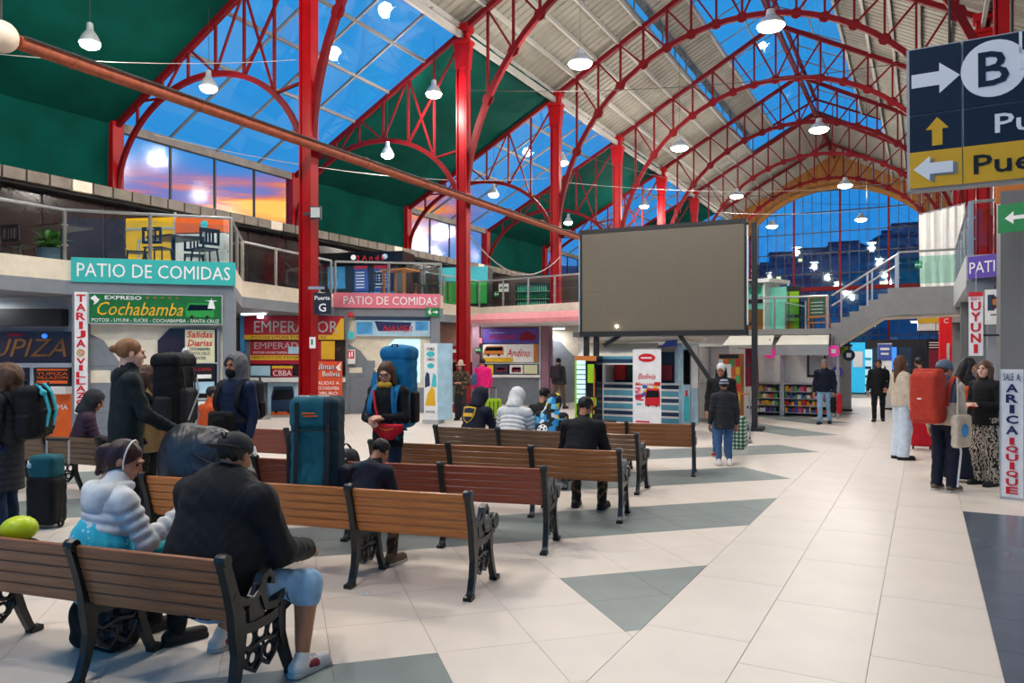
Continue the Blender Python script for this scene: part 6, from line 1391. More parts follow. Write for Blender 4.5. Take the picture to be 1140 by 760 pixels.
        if st in ('short', 'bun', 'pony', 'bald'): h.cut((0, -.55, .83), -.035) if st != 'bald' else h.cut((0, -1, .25), .0)
        if st == 'bun': h.ell((0, -.135, .035), (.03, .032, .03)).cap((0, -.09, .03), (0, -.13, .035), .018)
        if st == 'pony': h.ell((0, -.13, -.01), (.05, .055, .07)).cap((0, -.12, -.03), (0, -.12, -.13), .04, .02)
        hpiece('hair', h, hm_, .003)
    if hat:
        kind, m_ = hat[0], hat[1]
        if kind in ('cap', 'cap_back'):
            h = Sdf(.012); h.ell((0, -.014, .05), (.09, .108, .085)); h.cut((0, 0, 1), .03); hpiece('cap_crown', h, m_)
            sg = 1 if kind == 'cap' else -1; h = Sdf(.01); h.cap((-.045, .1 * sg - .014, .035), (.045, .1 * sg - .014, .035), .05, .05, (1, .75, 6)); hpiece('cap_brim', h, m_, 0, .006)
            m = MB().ball((0, -.014, .136), .009, 8); m.v = [tuple(HT[0] @ A(v) + HT[1]) for v in m.v]; m.build('cap_button', m_, t)
        elif kind == 'beanie':
            h = Sdf(.02); h.ell((0, -.018, .045), (.092, .11, .1)); h.cut((0, .3, .95), .015); hpiece('beanie', h, m_, .002); h = Sdf(.01); h.cap((0, -.014, .012), (0, -.016, .045), .093, .095, (1, .86, 1)); h.cut((0, .3, .95), .002).cut((0, -.3, -.95), -.05); hpiece('beanie_cuff', h, m_)
        elif kind == 'brimhat':
            h = Sdf(.012); h.cap((0, -.01, .06), (0, -.01, .13), .085, .075, (1, .9, 1)); h.cut((0, 0, 1), .03); hpiece('hat_crown', h, m_); h = Sdf(.006); h.cap((0, -.01, .045), (0, -.01, .05), .15, .15, (1, .9, 1)); h.cut((0, 0, 1), .035).cut((0, 0, -1), -.058); hpiece('hat_brim', h, m_, 0, .008)
    if hood:
        h = Sdf(.03); h.ell((0, -.03, .025), (.118, .135, .14)).cap((0, -.05, -.05), (0, -.06, -.16), .11, .12)
        h.ell((0, .12, -.015), (.078, .12, .12), sub=True).cut((0, 0, 1), -.2); hpiece('hood', h, hood, .004, max(hv, .01))
    t['_'] = 0; del t['_']
    info = dict(t=t, pel=pel, nb=nb, sh=sh, el=el, wr=wr, hc=hc, HT=HT, up=up, s=s, an=an, kn=kn)
    return info
def obj_sdf(name, sd, m_, parent, vox=.014, fold=0, fn=None):
    V, q = sd.mesh(vox, fold); return np_obj(name, V, q, m_, parent, None, fn)
def strap(t, pts, w, m_, name='strap', th=.012, side=None):
    pts = [Vector(p) for p in pts]; q = []
    for i in range(len(pts) - 1):
        for k_ in range(4):
            a, b = pts[max(0, i - 1)], pts[i]; c, d = pts[i + 1], pts[min(len(pts) - 1, i + 2)]; u = k_ / 4
            q.append(.5 * ((2 * b) + (c - a) * u + (2 * a - 5 * b + 4 * c - d) * u * u + (3 * b - a - 3 * c + d) * u ** 3))
    q.append(pts[-1])
    return MB().path(q, w, th, side or (1, 0, 0)).build(name, m_, t, True)
def azim(p): return math.atan2(-p[0], p[1])
def fa(p, a): return azim(p) + a * PI / 180
def on_bench(n, x, y):
    o = B[n]; c, s_ = math.cos(o.rotation_euler[2]), math.sin(o.rotation_euler[2]); return (o.location[0] + c * x - s_ * y, o.location[1] + s_ * x + c * y)
def backpack(label, loc, rz, z0, w, d, h, m1, m2, m3=None, worn=True, lid=True, pocket=True, vox=.013, off=.13, name='backpack', shz=1.38, hipz=1.0, tilt=0):
    """origin on the wearer's axis, pack on the local -y side"""
    t = thing(name, label, 'backpack', (loc[0], loc[1], z0), rz); m3 = m3 or m2; yc = -(off + d / 2)
    s = Sdf(.03); s.box((0, yc, h * .48), (w / 2, d / 2, h * .48), min(w, d) * .32).ell((0, yc - d * .1, h * .3), (w * .5, d * .52, h * .3)); obj_sdf('main_body', s, m1, t, vox, .003)
    if lid: s = Sdf(.03); s.box((0, yc, h * .93), (w * .52, d * .54, h * .1), h * .08).ell((0, yc, h * .98), (w * .42, d * .42, h * .07)); obj_sdf('lid', s, m2, t, vox, .003)
    if pocket: s = Sdf(.02); s.box((0, yc - d * .5, h * .33), (w * .36, d * .2, h * .24), .05); obj_sdf('front_pocket', s, m3, t, vox, .002)
    for q in (-1, 1):
        s = Sdf(.02); s.box((q * w * .5, yc, h * .26), (w * .1, d * .3, h * .2), .03); obj_sdf('side_pocket', s, m3, t, vox)
        MB().path([(q * w * .25, yc - d * .56, h * .06), (q * w * .25, yc - d * .66, h * .35), (q * w * .25, yc - d * .56, h * .75), (q * w * .25, yc - d * .4, h * 1.02)], .022, .008, (1, 0, 0)).build('compression_strap', 'rubber', t)
        if worn: strap(t, [(q * .1, -off - .02, h * .35), (q * .13, -off + .01, shz - z0 - .02), (q * .13, 0, shz - z0 + .075), (q * .14, .12, shz - z0 - .06), (q * .15, .13, shz - z0 - .22), (q * .17, -.06, shz - z0 - .4)], .055, m2, 'shoulder_strap', .014)
    MB().path([(-.04, yc + d * .4, h * 1.0), (-.03, yc + d * .42, h * 1.05), (.03, yc + d * .42, h * 1.05), (.04, yc + d * .4, h * 1.0)], .02, .01, (0, 1, 0)).build('grab_handle', 'rubber', t)
    return t
# ================================================================== PEOPLE
D = PI / 180
# --- the couple on the nearest bench
BZ = {k_: B[k_].rotation_euler[2] for k_ in B}
p = on_bench(1, -1.17, .29)
W1 = person('woman in a white padded jacket sitting with head bowed on the nearest bench', p, BZ[1] - 22 * D, H=1.62, girth=1.12, sit=True, lean=.2, hp=.42, hy=-.75, al='lap', ar=((.05, .1, -.25), (-.02, .33, -.12)), jacket='c_white', hem=-.05, puff=.016, trousers='c_black', skin='skin_tan', hair=('pony', 'hair_auburn'), vox=.011, seat=.44)
t = W1['t']; s = Sdf(.03); s.cap((-.09, -.09, .6), (.09, -.09, .6), .055, .055, (1, 1, 1)).ell((0, -.11, .54), (.13, .06, .09)).cap((-.09, -.08, .61), (-.08, .05, .63), .045, .03).cap((.09, -.08, .61), (.08, .05, .63), .045, .03); obj_sdf('hood', s, 'c_white', t, .011) .location = W1['nb'] - np.array((0, .0, .62))
s = Sdf(.03); s.cap((0, .01, .47), (0, .02, .61), .215, .2, (1, 1.25, 1), (.008, 26)).cap((-.12, .1, .5), (-.15, .38, .53), .11, .1).cap((.12, .1, .5), (.15, .38, .53), .11, .1); obj_sdf('blanket', s, 'blanket_print', t, .012, .006)
hb = MB().ring((0, .0, 0), .098, .005, 'z', 24, 6); R_ = Matrix.Rotation(1.75, 3, 'X'); hb.v = [tuple(W1['HT'][0] @ np.array(R_ @ Vector(v)) + W1['HT'][1] + W1['HT'][0] @ np.array((0, .012, .04))) for v in hb.v]; hb.build('headband', 'paper', t)
p = on_bench(1, -.36, .27)
M1 = person('heavy man in black jacket and grey cap sitting at the nearest bench end', p, BZ[1] - 8 * D, H=1.72, girth=1.74, sit=True, lean=.2, hp=.3, hy=.15, al='lap', ar='lap', jacket='c_black', hem=.15, trousers='c_jeans_light', legw=.86, shoes='shoe_white', skin='skin_tan', hair=('short', 'hair_black'), hat=('cap_back', 'c_charcoal'), vox=.012, seat=.46, legs={1: ((.38, .3, .46), (.4, .24, .075)), 0: ((-.22, .42, .46), (-.26, .3, .075))}, shorts=2)
t = M1['t']
MB().bb(-.02, .02, -.003, .003, -.018, .018).build('cap_label', 'letter_red', t).location = M1['HT'][1] + M1['HT'][0] @ np.array((-.095, -.02, .045))
text('V', 'c_black', t, tuple(M1['HT'][1] + M1['HT'][0] @ np.array((0, -.118, .085))), h=.05)
for i in (0, 1):
    a_ = M1['an'][i]; s = Sdf(.01); s.cap((a_[0], a_[1] - .01, .05), (a_[0] + .01, a_[1] + .07, .04), .047, .046, (1, 1, 1.25)); s.cut((0, 0, 1), .03).cut((0, 0, -1), -.072); obj_sdf('shoe_panel', s, 'maroon', t, .008)
    for q in range(4): MB().tube([(a_[0] - .03, a_[1] + .045 + .022 * q, .088 - .007 * q), (a_[0], a_[1] + .045 + .022 * q, .097 - .008 * q), (a_[0] + .03, a_[1] + .045 + .022 * q, .088 - .007 * q)], .0035, 5).build('lace', 'letter_white', t)
# things on and under the nearest bench
o = MB().ball((0, 0, 0), (.1, .1, .075), 20).build('lime_ball', 'lime_ball', None, True); p = on_bench(1, -1.72, .25); o.location = (p[0], p[1], .69); tag(o, 'shiny lime green ball resting on a bag on the nearest bench', 'ball')
t = thing('shoulder_bag', 'dark patterned bag under the lime green ball on the nearest bench', 'bag', on_bench(1, -1.8, .22) + (.41,), BZ[1]); s = Sdf(.03); s.box((0, 0, .1), (.2, .13, .1), .06).ell((.1, .05, .16), (.1, .08, .06)); obj_sdf('bag_body', s, 'c_plum', t, .014, .006); strap(t, [(-.15, 0, .15), (-.05, .02, .26), (.1, .02, .22), (.16, 0, .12)], .03, 'c_navy_dark')
t = thing('floor_bag', 'black bag on the floor under the nearest bench', 'bag', on_bench(1, -1.25, .42) + (0,), BZ[1]); s = Sdf(.03); s.box((0, 0, .14), (.19, .12, .14), .07); obj_sdf('bag_body', s, 'c_black', t, .016, .005); strap(t, [(-.12, 0, .24), (-.06, 0, .33), (.06, 0, .33), (.12, 0, .24)], .03, 'rubber')
# --- left edge traveller
p = at(8, 604); P1 = person('traveller in a long dark padded coat at the left edge of the picture', p, fa(p, 62), H=1.62, jacket='c_charcoal', hem=.42, puff=.012, trousers='c_jeans_dark', hair=('curly', 'hair_brown'), skin='skin', al='front', ar='front', vox=.014, hp=.15)
backpack('black backpack with turquoise straps worn by the traveller at the left edge', p, fa(p, 62), .95, .36, .2, .5, 'c_black', 'c_black', 'c_black', lid=False, shz=P1['sh'][0][2])
t = [o for o in COL.objects if o.name.startswith('backpack') and o.parent is None][-1]
for q in (-.06, .07): MB().path([(q, -.36, .08), (q + .02, -.385, .25), (q - .02, -.36, .42), (q - .04, -.3, .5)], .04, .012, (1, 0, 0)).build('turquoise_strap', 'c_turq', t)
MB().ball((-.1, -.36, .42), .03, 10).build('badge', 'cyan_panel', t)
p2 = at(52, 575, d=7.6); t = thing('rolling_bag', 'blue and black upright travel bag behind the traveller at the left edge', 'suitcase', (p2[0], p2[1], 0), .4)
s = Sdf(.03); s.box((0, 0, .27), (.15, .12, .24), .05); obj_sdf('lower_body', s, 'c_black', t, .016, .003); s = Sdf(.03); s.box((0, 0, .6), (.14, .11, .12), .06); obj_sdf('top_bag', s, 'c_teal', t, .015, .003)
for q in (-1, 1): MB().tube([(q * .12, .16, .6), (q * .12, .16, .85)], .01, 6).build('handle_bar', 'alu', t); o = MB().ring((q * .15, 0, .04), .03, .014, 'x').build('wheel', 'rubber', t)
MB().tube([(-.12, .16, .85), (.12, .16, .85)], .014, 6).build('handle_grip', 'rubber', t); MB().ball((-.1, -.1, .62), .03).build('badge', 'pale_blue', t)
# --- hooded person on the far left bench
p = on_bench(8, -.72, .2); person('hooded person in a dark plum jacket sitting at the far left', p, BZ[8] - 30 * D, H=1.6, sit=True, lean=.3, hp=.4, hy=-.4, al='lap', ar='lap', jacket=['c_plum', 'c_charcoal'], jfn=lambda c: (c[:, 2] < .72).astype(int), puff=.01, hood='c_charcoal', hair=None, skin='skin_tan', trousers='c_black', vox=.016)
# --- standing man with bun and the group
p = at(140, HY, d=6.7); BM = person('tall man with a blond hair bun and a black hooded jacket', p, fa(p, -82), H=1.84, lean=.04, hp=.05, al=((.05, .1, -.27), (.02, .33, -.4)), ar=((.05, .1, -.27), (-.02, .36, -.42)), jacket='c_green_black', hem=.28, trousers='c_black', skin='skin_pale', hair=('bun', 'hair_blond'), vox=.012)
s = Sdf(.03); s.cap((-.06, -.06, .0), (.06, -.06, .0), .055, .055).ell((0, -.09, -.05), (.1, .05, .08)); o = obj_sdf('hood', s, 'c_green_black', BM['t'], .012, .003); o.location = BM['nb'] + np.array((0, -.0, .0))
p = at(164, HY, d=7.5); TW = person('person in a tan and black jacket behind the man with the bun', p, fa(p, 62), H=1.6, hp=.2, al='front', ar='front', jacket=['c_tan', 'c_black'], jfn=lambda c: ((c[:, 2] > 1.2) & (c[:, 2] < 1.34) & (np.abs(c[:, 0]) > .1)).astype(int), puff=.006, trousers='c_charcoal', hair=('bob', 'hair_brown'), vox=.015)
backpack('huge black trekking backpack worn by the person in the tan jacket', p, fa(p, 62), .98, .42, .27, .72, 'c_black', 'c_black', 'c_charcoal', shz=TW['sh'][0][2])
t = [o for o in COL.objects if o.name.startswith('backpack') and o.parent is None][-1]; MB().ball((.1, -.34, .74), (.07, .04, .07), 12).build('metal_cup', 'steel', t, True); MB().path([(-.1, -.46, .1), (.1, -.47, .35), (.2, -.4, .5)], .02, .01, (1, 0, 0)).build('grey_cord', 'grey_pale', t)
# big black sack on bench 2
p = on_bench(2, -2.6, .32); t = thing('duffel_sack', 'big shiny black sack lying on the bench in front of the man with the bun', 'bag', (p[0], p[1], .41), BZ[2])
s = Sdf(.06); s.ell((0, 0, .3), (.36, .26, .31)).ell((-.12, 0, .42), (.24, .22, .3)).ell((.3, .02, .22), (.22, .22, .22)).ell((.1, 0, .5), (.26, .2, .2)); s.cut((0, 0, 1), .005); obj_sdf('sack_body', s, 'sack', t, .013, .0035)
strap(t, [(.3, -.16, .35), (.42, -.1, .3), (.46, 0, .18)], .04, 'rubber'); strap(t, [(.1, -.22, .5), (.28, -.2, .42), (.4, -.12, .42)], .03, 'c_charcoal')
p = on_bench(7, -1.6, .2); person('person in an orange jacket sitting behind the black sack', p, BZ[7] + 150 * D * 0 - 20 * D, H=1.6, sit=True, lean=.2, hp=.25, hy=-.5, al='lap', ar='lap', jacket='c_orange', trousers='c_jeans', skin='skin_tan', hair=('short', 'hair_black'), vox=.017)
# --- man in navy jacket
p = at(262, HY, d=8.2); NM = person('man in a navy padded jacket with grey hood and dark face mask', p, fa(p, 138), H=1.7, al='hang', ar='hang', jacket='c_navy', hem=.2, puff=.006, trousers='c_black', hood='c_grey', hair=None, skin='skin_tan', vox=.014)
HT = NM['HT']; s = Sdf(.02); s.ell((0, .045, -.065), (.066, .062, .06)); V, q = s.mesh(.009); np_obj('face_mask', V, q, 'c_black', NM['t'], HT)
backpack('dark backpack worn by the man in the navy jacket', p, fa(p, 138), 1.0, .32, .18, .45, 'c_charcoal', 'c_black', shz=NM['sh'][0][2], lid=False, vox=.016)
t = thing('waist_bag', 'black waist bag at the front of the man in the navy jacket', 'bag', (p[0], p[1], 1.0), fa(p, 138)); s = Sdf(.03); s.box((0, .2, .02), (.16, .06, .1), .05).ell((.0, .25, .0), (.1, .04, .06)); obj_sdf('pouch', s, 'c_black', t, .013, .003); strap(t, [(-.15, .18, .02), (-.2, .0, .02), (0, -.17, .03), (.2, 0, .02), (.15, .18, .02)], .035, 'rubber', side=(0, 0, 1))
t = thing('plastic_bag', 'white plastic bag hanging from the hand of the man in the navy jacket', 'bag', (p[0], p[1], .48), fa(p, 138)); wq = NM['wr'][0]; s = Sdf(.03); s.ell((wq[0], wq[1], .14), (.1, .06, .16)).cap((wq[0], wq[1], .24), (wq[0], wq[1], .32), .04, .018); obj_sdf('bag_body', s, 'paper', t, .012, .008); strap(t, [(wq[0] - .03, wq[1], .3), (wq[0] - .02, wq[1], .36), (wq[0] + .02, wq[1], .36), (wq[0] + .03, wq[1], .3)], .02, 'paper')
# --- woman with turquoise pack
p = at(432, HY, d=8.1); TB = person('woman with glasses in a black jacket holding a red pouch', p, fa(p, 152), H=1.63, hp=.38, hy=.15, al=((.06, .06, -.27), (-.1, .26, -.26)), ar=((.06, .06, -.27), (-.1, .25, -.3)), jacket='c_black', hem=.16, trousers='c_jeans_dark', hair=('bob', 'hair_brown'), vox=.012)
T_ = TB['HT']; m = MB()
for x in (-1, 1): m.ring((x * .031, .108, .01), .021, .0025, 'y', 14, 4); m.tube([(x * .05, .105, .014), (x * .078, .03, .012)], .0025, 4)
m.tube([(-.01, .11, .012), (.01, .11, .012)], .0025, 4); m.v = [tuple(T_[0] @ np.array(v) + T_[1]) for v in m.v]; m.build('glasses', 'dark_frame', TB['t'])
s = Sdf(.02); s.cap((-.045, .07, -.01), (.045, .07, -.01), .035, .035); o = obj_sdf('yellow_scarf', s, 'gold', TB['t'], .011); o.location = TB['nb'] + np.array((0, .0, .035))
t = backpack('tall turquoise trekking backpack worn by the woman with the red pouch', p, fa(p, 152), .92, .36, .27, .86, 'c_blue_pack', 'c_blue_pack', 'c_black', shz=TB['sh'][0][2])
s = Sdf(.03); s.ell((0, -.28, .74), (.18, .15, .07)); obj_sdf('black_base_of_lid', s, 'c_black', t, .014)
strap(t, [(-.12, .13, .46), (-.13, .15, .3), (-.15, .14, .1), (-.16, .1, -.1)], .03, 'c_blue_pack'); strap(t, [(.2, -.1, .6), (.22, -.06, .4), (.2, -.1, .22)], .06, 'c_blue_pack')
t = thing('crossbody_pouch', 'red half round pouch hanging in front of the woman with glasses', 'bag', (p[0], p[1], .84), fa(p, 152)); s = Sdf(.02); s.cap((-.22, .22, .13), (-.02, .23, .13), .07, .07, (1, 1.6, 1)).ell((-.12, .23, .08), (.12, .045, .09)); s.cut((0, 0, -1), -.16); obj_sdf('pouch', s, 'c_red', t, .011); strap(t, [(-.03, .24, .16), (.05, .19, .35), (.1, .13, .5)], .025, 'c_red'); MB().tube([(-.2, .268, .12), (-.12, .275, .1), (-.03, .272, .12)], .004, 5).build('zip', 'gold', t)
# --- teal backpack standing on bench 2, with more packs and a crouched sitter beside it
p = on_bench(2, -1.42, .28); t = thing('trekking_backpack', 'very tall teal trekking backpack standing on the honey bench', 'backpack', (p[0], p[1], .41), BZ[2] + .32)
s = Sdf(.03); s.box((0, 0, .4), (.19, .16, .4), .07).ell((0, -.04, .25), (.2, .18, .25)); obj_sdf('main_body', s, ['c_teal', 'c_teal_dark'], t, .012, .003, lambda c: (c[:, 0] > .08).astype(int))
s = Sdf(.03); s.box((.0, -.01, .84), (.19, .17, .13), .06); obj_sdf('lid', s, ['c_teal', 'c_teal_dark'], t, .012, .003, lambda c: (c[:, 0] > .08).astype(int))
s = Sdf(.02); s.box((.21, .0, .22), (.05, .12, .2), .04); obj_sdf('side_pocket', s, 'c_navy_dark', t, .012); s = Sdf(.02); s.box((-.22, .05, .35), (.04, .05, .34), .03); obj_sdf('padded_harness', s, 'rubber', t, .013)
MB().bb(-.08, .02, -.192, -.184, .84, .852).build('logo_mark', 'orange_panel', t); MB().bb(-.07, .04, -.192, -.184, .82, .83).build('logo_mark', 'orange_panel', t)
for x in (-.12, .12): MB().path([(x, -.19, .05), (x, -.235, .3), (x, -.2, .62), (x, -.19, .75), (x, -.19, .93)], .03, .008, (1, 0, 0)).build('compression_strap', 'rubber', t)
for x in (-.1, .06): MB().bb(x - .04, x + .04, -.1, -.02, .965, .975).build('lid_patch', 'grey_pale', t)
MB().tube([(-.19, -.17, .7), (0, -.2, .72), (.19, -.17, .7)], .006, 5).build('piping', 'rubber', t)
p = on_bench(2, -1.1, .26); person('hunched sitter in a navy and teal jacket beside the tall teal backpack', p, BZ[2] - 6 * D, H=1.46, sit=True, lean=.72, hp=.75, al='lap', ar='lap', jacket=['c_navy_dark', 'c_teal_dark'], jfn=lambda c: ((c[:, 2] > .8) & (c[:, 0] < 0)).astype(int), trousers='camo', hair=('short', 'hair_black'), skin='skin_tan', shoes='shoe_brown', vox=.014, seat=.44)
t = thing('day_pack', 'grey blue day pack on the red bench right of the hunched sitter', 'backpack', on_bench(3, -2.05, .2) + (.41,), BZ[3]); s = Sdf(.04); s.box((0, 0, .2), (.17, .11, .2), .08).ell((0, -.06, .15), (.14, .1, .14)); obj_sdf('main_body', s, 'c_charcoal', t, .015, .004); strap(t, [(-.06, .1, .38), (0, .1, .44), (.06, .1, .38)], .025, 'rubber')
t = thing('blue_bag', 'small blue bag behind the tall teal backpack', 'bag', on_bench(3, -2.45, .25) + (.41,), BZ[3]); s = Sdf(.03); s.box((0, 0, .15), (.14, .1, .15), .06); obj_sdf('bag_body', s, 'snack_blue', t, .015, .004); strap(t, [(-.06, 0, .28), (0, 0, .38), (.06, 0, .28)], .025, 'c_navy')
# --- sitters on benches four and five
p = on_bench(4, -.48, .22); person('man in black with a black cap sitting alone on the fourth bench', p, BZ[4] - 4 * D, H=1.62, girth=1.12, sit=True, lean=.34, hp=.45, al='lap', ar='lap', jacket='c_black', trousers='camo', hair=('short', 'hair_black'), hat=('cap', 'c_black'), skin='skin_tan', vox=.014)
p = on_bench(5, -2.42, .24); BJ = person('hooded traveller in a navy football jacket with a yellow shield on the back', p, BZ[5] - 8 * D, H=1.6, girth=1.1, sit=True, lean=.38, hp=.45, al='phone', ar='phone', jacket='c_navy_dark', hood='c_navy_dark', hair=None, trousers='c_black', skin='skin_tan', vox=.015)
t = BJ['t']; up = BJ['up']; c = BJ['pel'] + up * .37; yb = -.15
def shield(sx_, m_, o, nm): 
    pts = [(-.5, .55), (0, .62), (.5, .55), (.46, -.05), (.3, -.4), (0, -.62), (-.3, -.4), (-.46, -.05)]; m = MB(); R_ = Matrix.Rotation(-.38, 3, 'X')
    m.prism([(a * sx_, b * sx_) for a, b in pts], -.006, .006); m.v = [tuple(np.array(R_ @ Vector(v)) + c + np.array((-.03, yb - o, 0))) for v in m.v]; return m.build(nm, m_, t)
shield(.2, 'gold', 0, 'shield_badge'); shield(.165, 'c_navy', .008, 'shield_field'); 
for dz in (.0,):
    m = MB().bb(-.075, .075, -.005, .005, -.025, .025); R_ = Matrix.Rotation(-.38, 3, 'X'); m.v = [tuple(np.array(R_ @ Vector(v)) + c + np.array((-.03, yb - .016, dz))) for v in m.v]; m.build('shield_band', 'gold', t)
p = on_bench(5, -1.83, .24); person('traveller bundled in a white padded jacket with the hood up', p, BZ[5], H=1.62, girth=1.2, sit=True, lean=.4, hp=.5, al='lap', ar='lap', jacket='c_white', puff=.02, hood='c_white', hair=None, trousers='c_black', vox=.014)
p = on_bench(5, -1.32, .26); CP = person('child in a colourful football print hooded jacket', p, BZ[5] - 5 * D, H=1.5, girth=1.2, sit=True, lean=.5, hp=.5, al='lap', ar='lap', jacket='hood_print', hood='hood_print', hair=None, trousers='c_black', vox=.015)
t = CP['t']; m = MB().ball((0, 0, 0), (.085, .03, .085), 16); R_ = Matrix.Rotation(-.5, 3, 'X'); c = CP['pel'] + CP['up'] * .2 + np.array((-.02, -.15, 0)); m.v = [tuple(np.array(R_ @ Vector(v)) + c) for v in m.v]; m.build('printed_football', 'letter_white', t, True)
for a in range(5):
    m = MB().ball((.05 * math.cos(a * 1.257 + .3), -.024, .05 * math.sin(a * 1.257 + .3)), (.016, .008, .016), 6); m.v = [tuple(np.array(R_ @ Vector(v)) + c) for v in m.v]; m.build('football_patch', 'letter_black', t)
m = MB().ball((0, -.028, 0), (.02, .008, .02), 6); m.v = [tuple(np.array(R_ @ Vector(v)) + c) for v in m.v]; m.build('football_patch', 'letter_black', t)
p = on_bench(6, -2.3, .22); person('man in a black cap sitting beyond the bundled travellers', p, BZ[6] - 15 * D, H=1.62, sit=True, lean=.25, hp=.35, al='lap', ar='lap', jacket='c_black', trousers='c_black', hat=('cap', 'c_black'), hair=('short', 'hair_black'), skin='skin_tan', vox=.017, seat=.44)
p = on_bench(5, -2.72, .1); t = thing('small_bag', 'small tan fur trimmed bag at the left end of the fifth bench', 'bag', (p[0], p[1], .41), 0); s = Sdf(.03); s.ell((0, 0, .12), (.12, .09, .12)).ell((.05, -.04, .2), (.07, .06, .06)); obj_sdf('bag_body', s, 'hair_brown', t, .014, .006); strap(t, [(-.08, 0, .18), (0, .02, .3), (.08, 0, .2)], .02, 'c_brown')
# --- passers by on the left
p = at(537, 464); PK = person('woman in a bright pink jacket seen from behind', p, fa(p, 12), H=1.62, girth=1.1, jacket='c_pink', hem=.08, trousers='c_charcoal', hair=('short', 'hair_dark'), skin='skin_tan', vox=.018, al='hang', ar='hang')
t = thing('shoulder_bag', 'blue shoulder bag worn by the woman in pink', 'bag', (p[0], p[1], .95), fa(p, 12)); s = Sdf(.03); s.box((-.24, -.03, .1), (.06, .13, .16), .05); obj_sdf('bag_body', s, 'c_jeans', t, .016); strap(t, [(-.24, -.06, .22), (-.2, -.1, .4), (-.13, -.02, .5)], .03, 'c_jeans')
q_ = at(549, 461, d=18.6); t = thing('suitcase', 'lime green trolley case beside the woman in pink', 'suitcase', (q_[0], q_[1], 0), fa(q_, 8)); s = Sdf(.02); s.box((0, 0, .36), (.2, .12, .3), .05); obj_sdf('shell', s, 'c_lime', t, .02)
for x in (-.1, 0, .1): MB().bb(x - .012, x + .012, -.128, -.118, .12, .6).build('rib', 'rubber', t)
for x in (-.14, .14):
    MB().ring((x, 0, .035), .025, .012, 'x', 10, 5).build('wheel', 'rubber', t); MB().tube([(x * .6, .1, .65), (x * .6, .1, .92)], .01, 6).build('handle_bar', 'alu', t)
MB().tube([(-.09, .1, .92), (.09, .1, .92)], .014, 6).build('handle_grip', 'rubber', t)
p = at(513, 462, d=20.2); person('person in a pale hat and patterned shawl beside the red column', p, fa(p, 160), H=1.52, jacket='camo', hem=.2, trousers='c_charcoal', legw=1.5, hat=('brimhat', 'c_beige'), hair=('long', 'hair_black'), skin='skin_tan', vox=.02, al='front', ar='front')
p = at(622, 455); WK = person('man with a dark red backpack walking away past the third shop', p, fa(p, -32), H=1.62, jacket='c_charcoal', trousers='c_brown', hair=('short', 'hair_black'), skin='skin_tan', step=.55, vox=.02)
backpack('dark red backpack worn by the man walking past the third shop', p, fa(p, -32), .98, .32, .16, .42, 'c_plum', 'c_charcoal', shz=WK['sh'][0][2], lid=False, vox=.02)
# --- woman and child
p = at(803, 508); WM = person('woman in black with a white head cloth standing behind the child', p, fa(p, 172), H=1.56, girth=1.1, hp=.2, al='hang', ar='hang', jacket='c_black', trousers='c_jeans', shoes='shoe_red', skin='skin_tan', hair=('long', 'hair_black'), vox=.016)
s = Sdf(.02); s.ell((0, -.02, .045), (.088, .106, .095)); s.ell((0, .1, -.03), (.066, .07, .1), sub=True).cut((0, -.3, .9), -.02); V, q = s.mesh(.01); np_obj('head_cloth', V, q, 'c_white', WM['t'], WM['HT'])
t = thing('market_bag', 'green chequered market bag carried by the woman with the white head cloth', 'bag', (p[0], p[1], .1), fa(p, 172)); wq = WM['wr'][0]; s = Sdf(.03); s.box((wq[0] - .06, wq[1] - .02, .32), (.12, .2, .27), .07); obj_sdf('bag_body', s, 'plaid', t, .014, .006); strap(t, [(wq[0] - .05, wq[1] - .12, .55), (wq[0], wq[1] - .02, .74), (wq[0] - .05, wq[1] + .1, .55)], .025, 'plaid')
p = at(806, 518); person('child in a dark padded jacket and striped beanie facing the woman', p, fa(p, 8), H=1.33, girth=1.12, jacket='c_charcoal', hem=.2, puff=.008, trousers='c_jeans', shoes='shoe_white', skin='skin_tan', hair=('short', 'hair_black'), hat=('beanie', 'beanie_stripe'), vox=.014)
t = thing('bag_trolley', 'small metal luggage trolley behind the woman with the white head cloth', 'trolley', tuple(at(826, 492)[:2]) + (0,), .3)
for x in (-.15, .15): MB().tube([(x, 0, .05), (x, .05, .95)], .014, 6).build('upright', 'steel', t); MB().ring((x, .03, .06), .05, .014, 'x').build('wheel', 'rubber', t)
MB().tube([(-.15, .05, .95), (.15, .05, .95)], .016, 6).build('handle', 'orange_wood', t); MB().bb(-.17, .17, -.22, 0, .03, .06).build('base_plate', 'steel', t)
# --- walkway people
p = at(918, 472); JM = person('man in a black shirt and light jeans walking towards the camera', p, fa(p, 172), H=1.6, girth=1.12, hp=.25, jacket='c_navy_dark', hem=.08, trousers='c_jeans_light', skin='skin_tan', hair=('short', 'hair_grey'), step=.25, vox=.018)
wq = JM['wr'][0]
t = thing('carrier_bag', 'red carrier bag in the hand of the man in light jeans', 'bag', (p[0], p[1], .3), fa(p, 172)); s = Sdf(.02); s.box((wq[0] - .1, wq[1], .22), (.05, .1, .24), .03); obj_sdf('bag_body', s, 'c_red', t, .018, .005); strap(t, [(wq[0] - .1, wq[1] - .05, .44), (wq[0] - .05, wq[1], .52), (wq[0] - .1, wq[1] + .05, .44)], .02, 'c_red')
t = thing('hand_bag', 'black bag beside the red carrier bag', 'bag', (p[0], p[1], .25), fa(p, 172)); s = Sdf(.02); s.box((wq[0] + .03, wq[1] + .02, .24), (.06, .1, .2), .04); obj_sdf('bag_body', s, 'c_black', t, .018, .004); strap(t, [(wq[0] + .03, wq[1] - .05, .42), (wq[0], wq[1], .56), (wq[0] + .03, wq[1] + .07, .42)], .02, 'rubber')
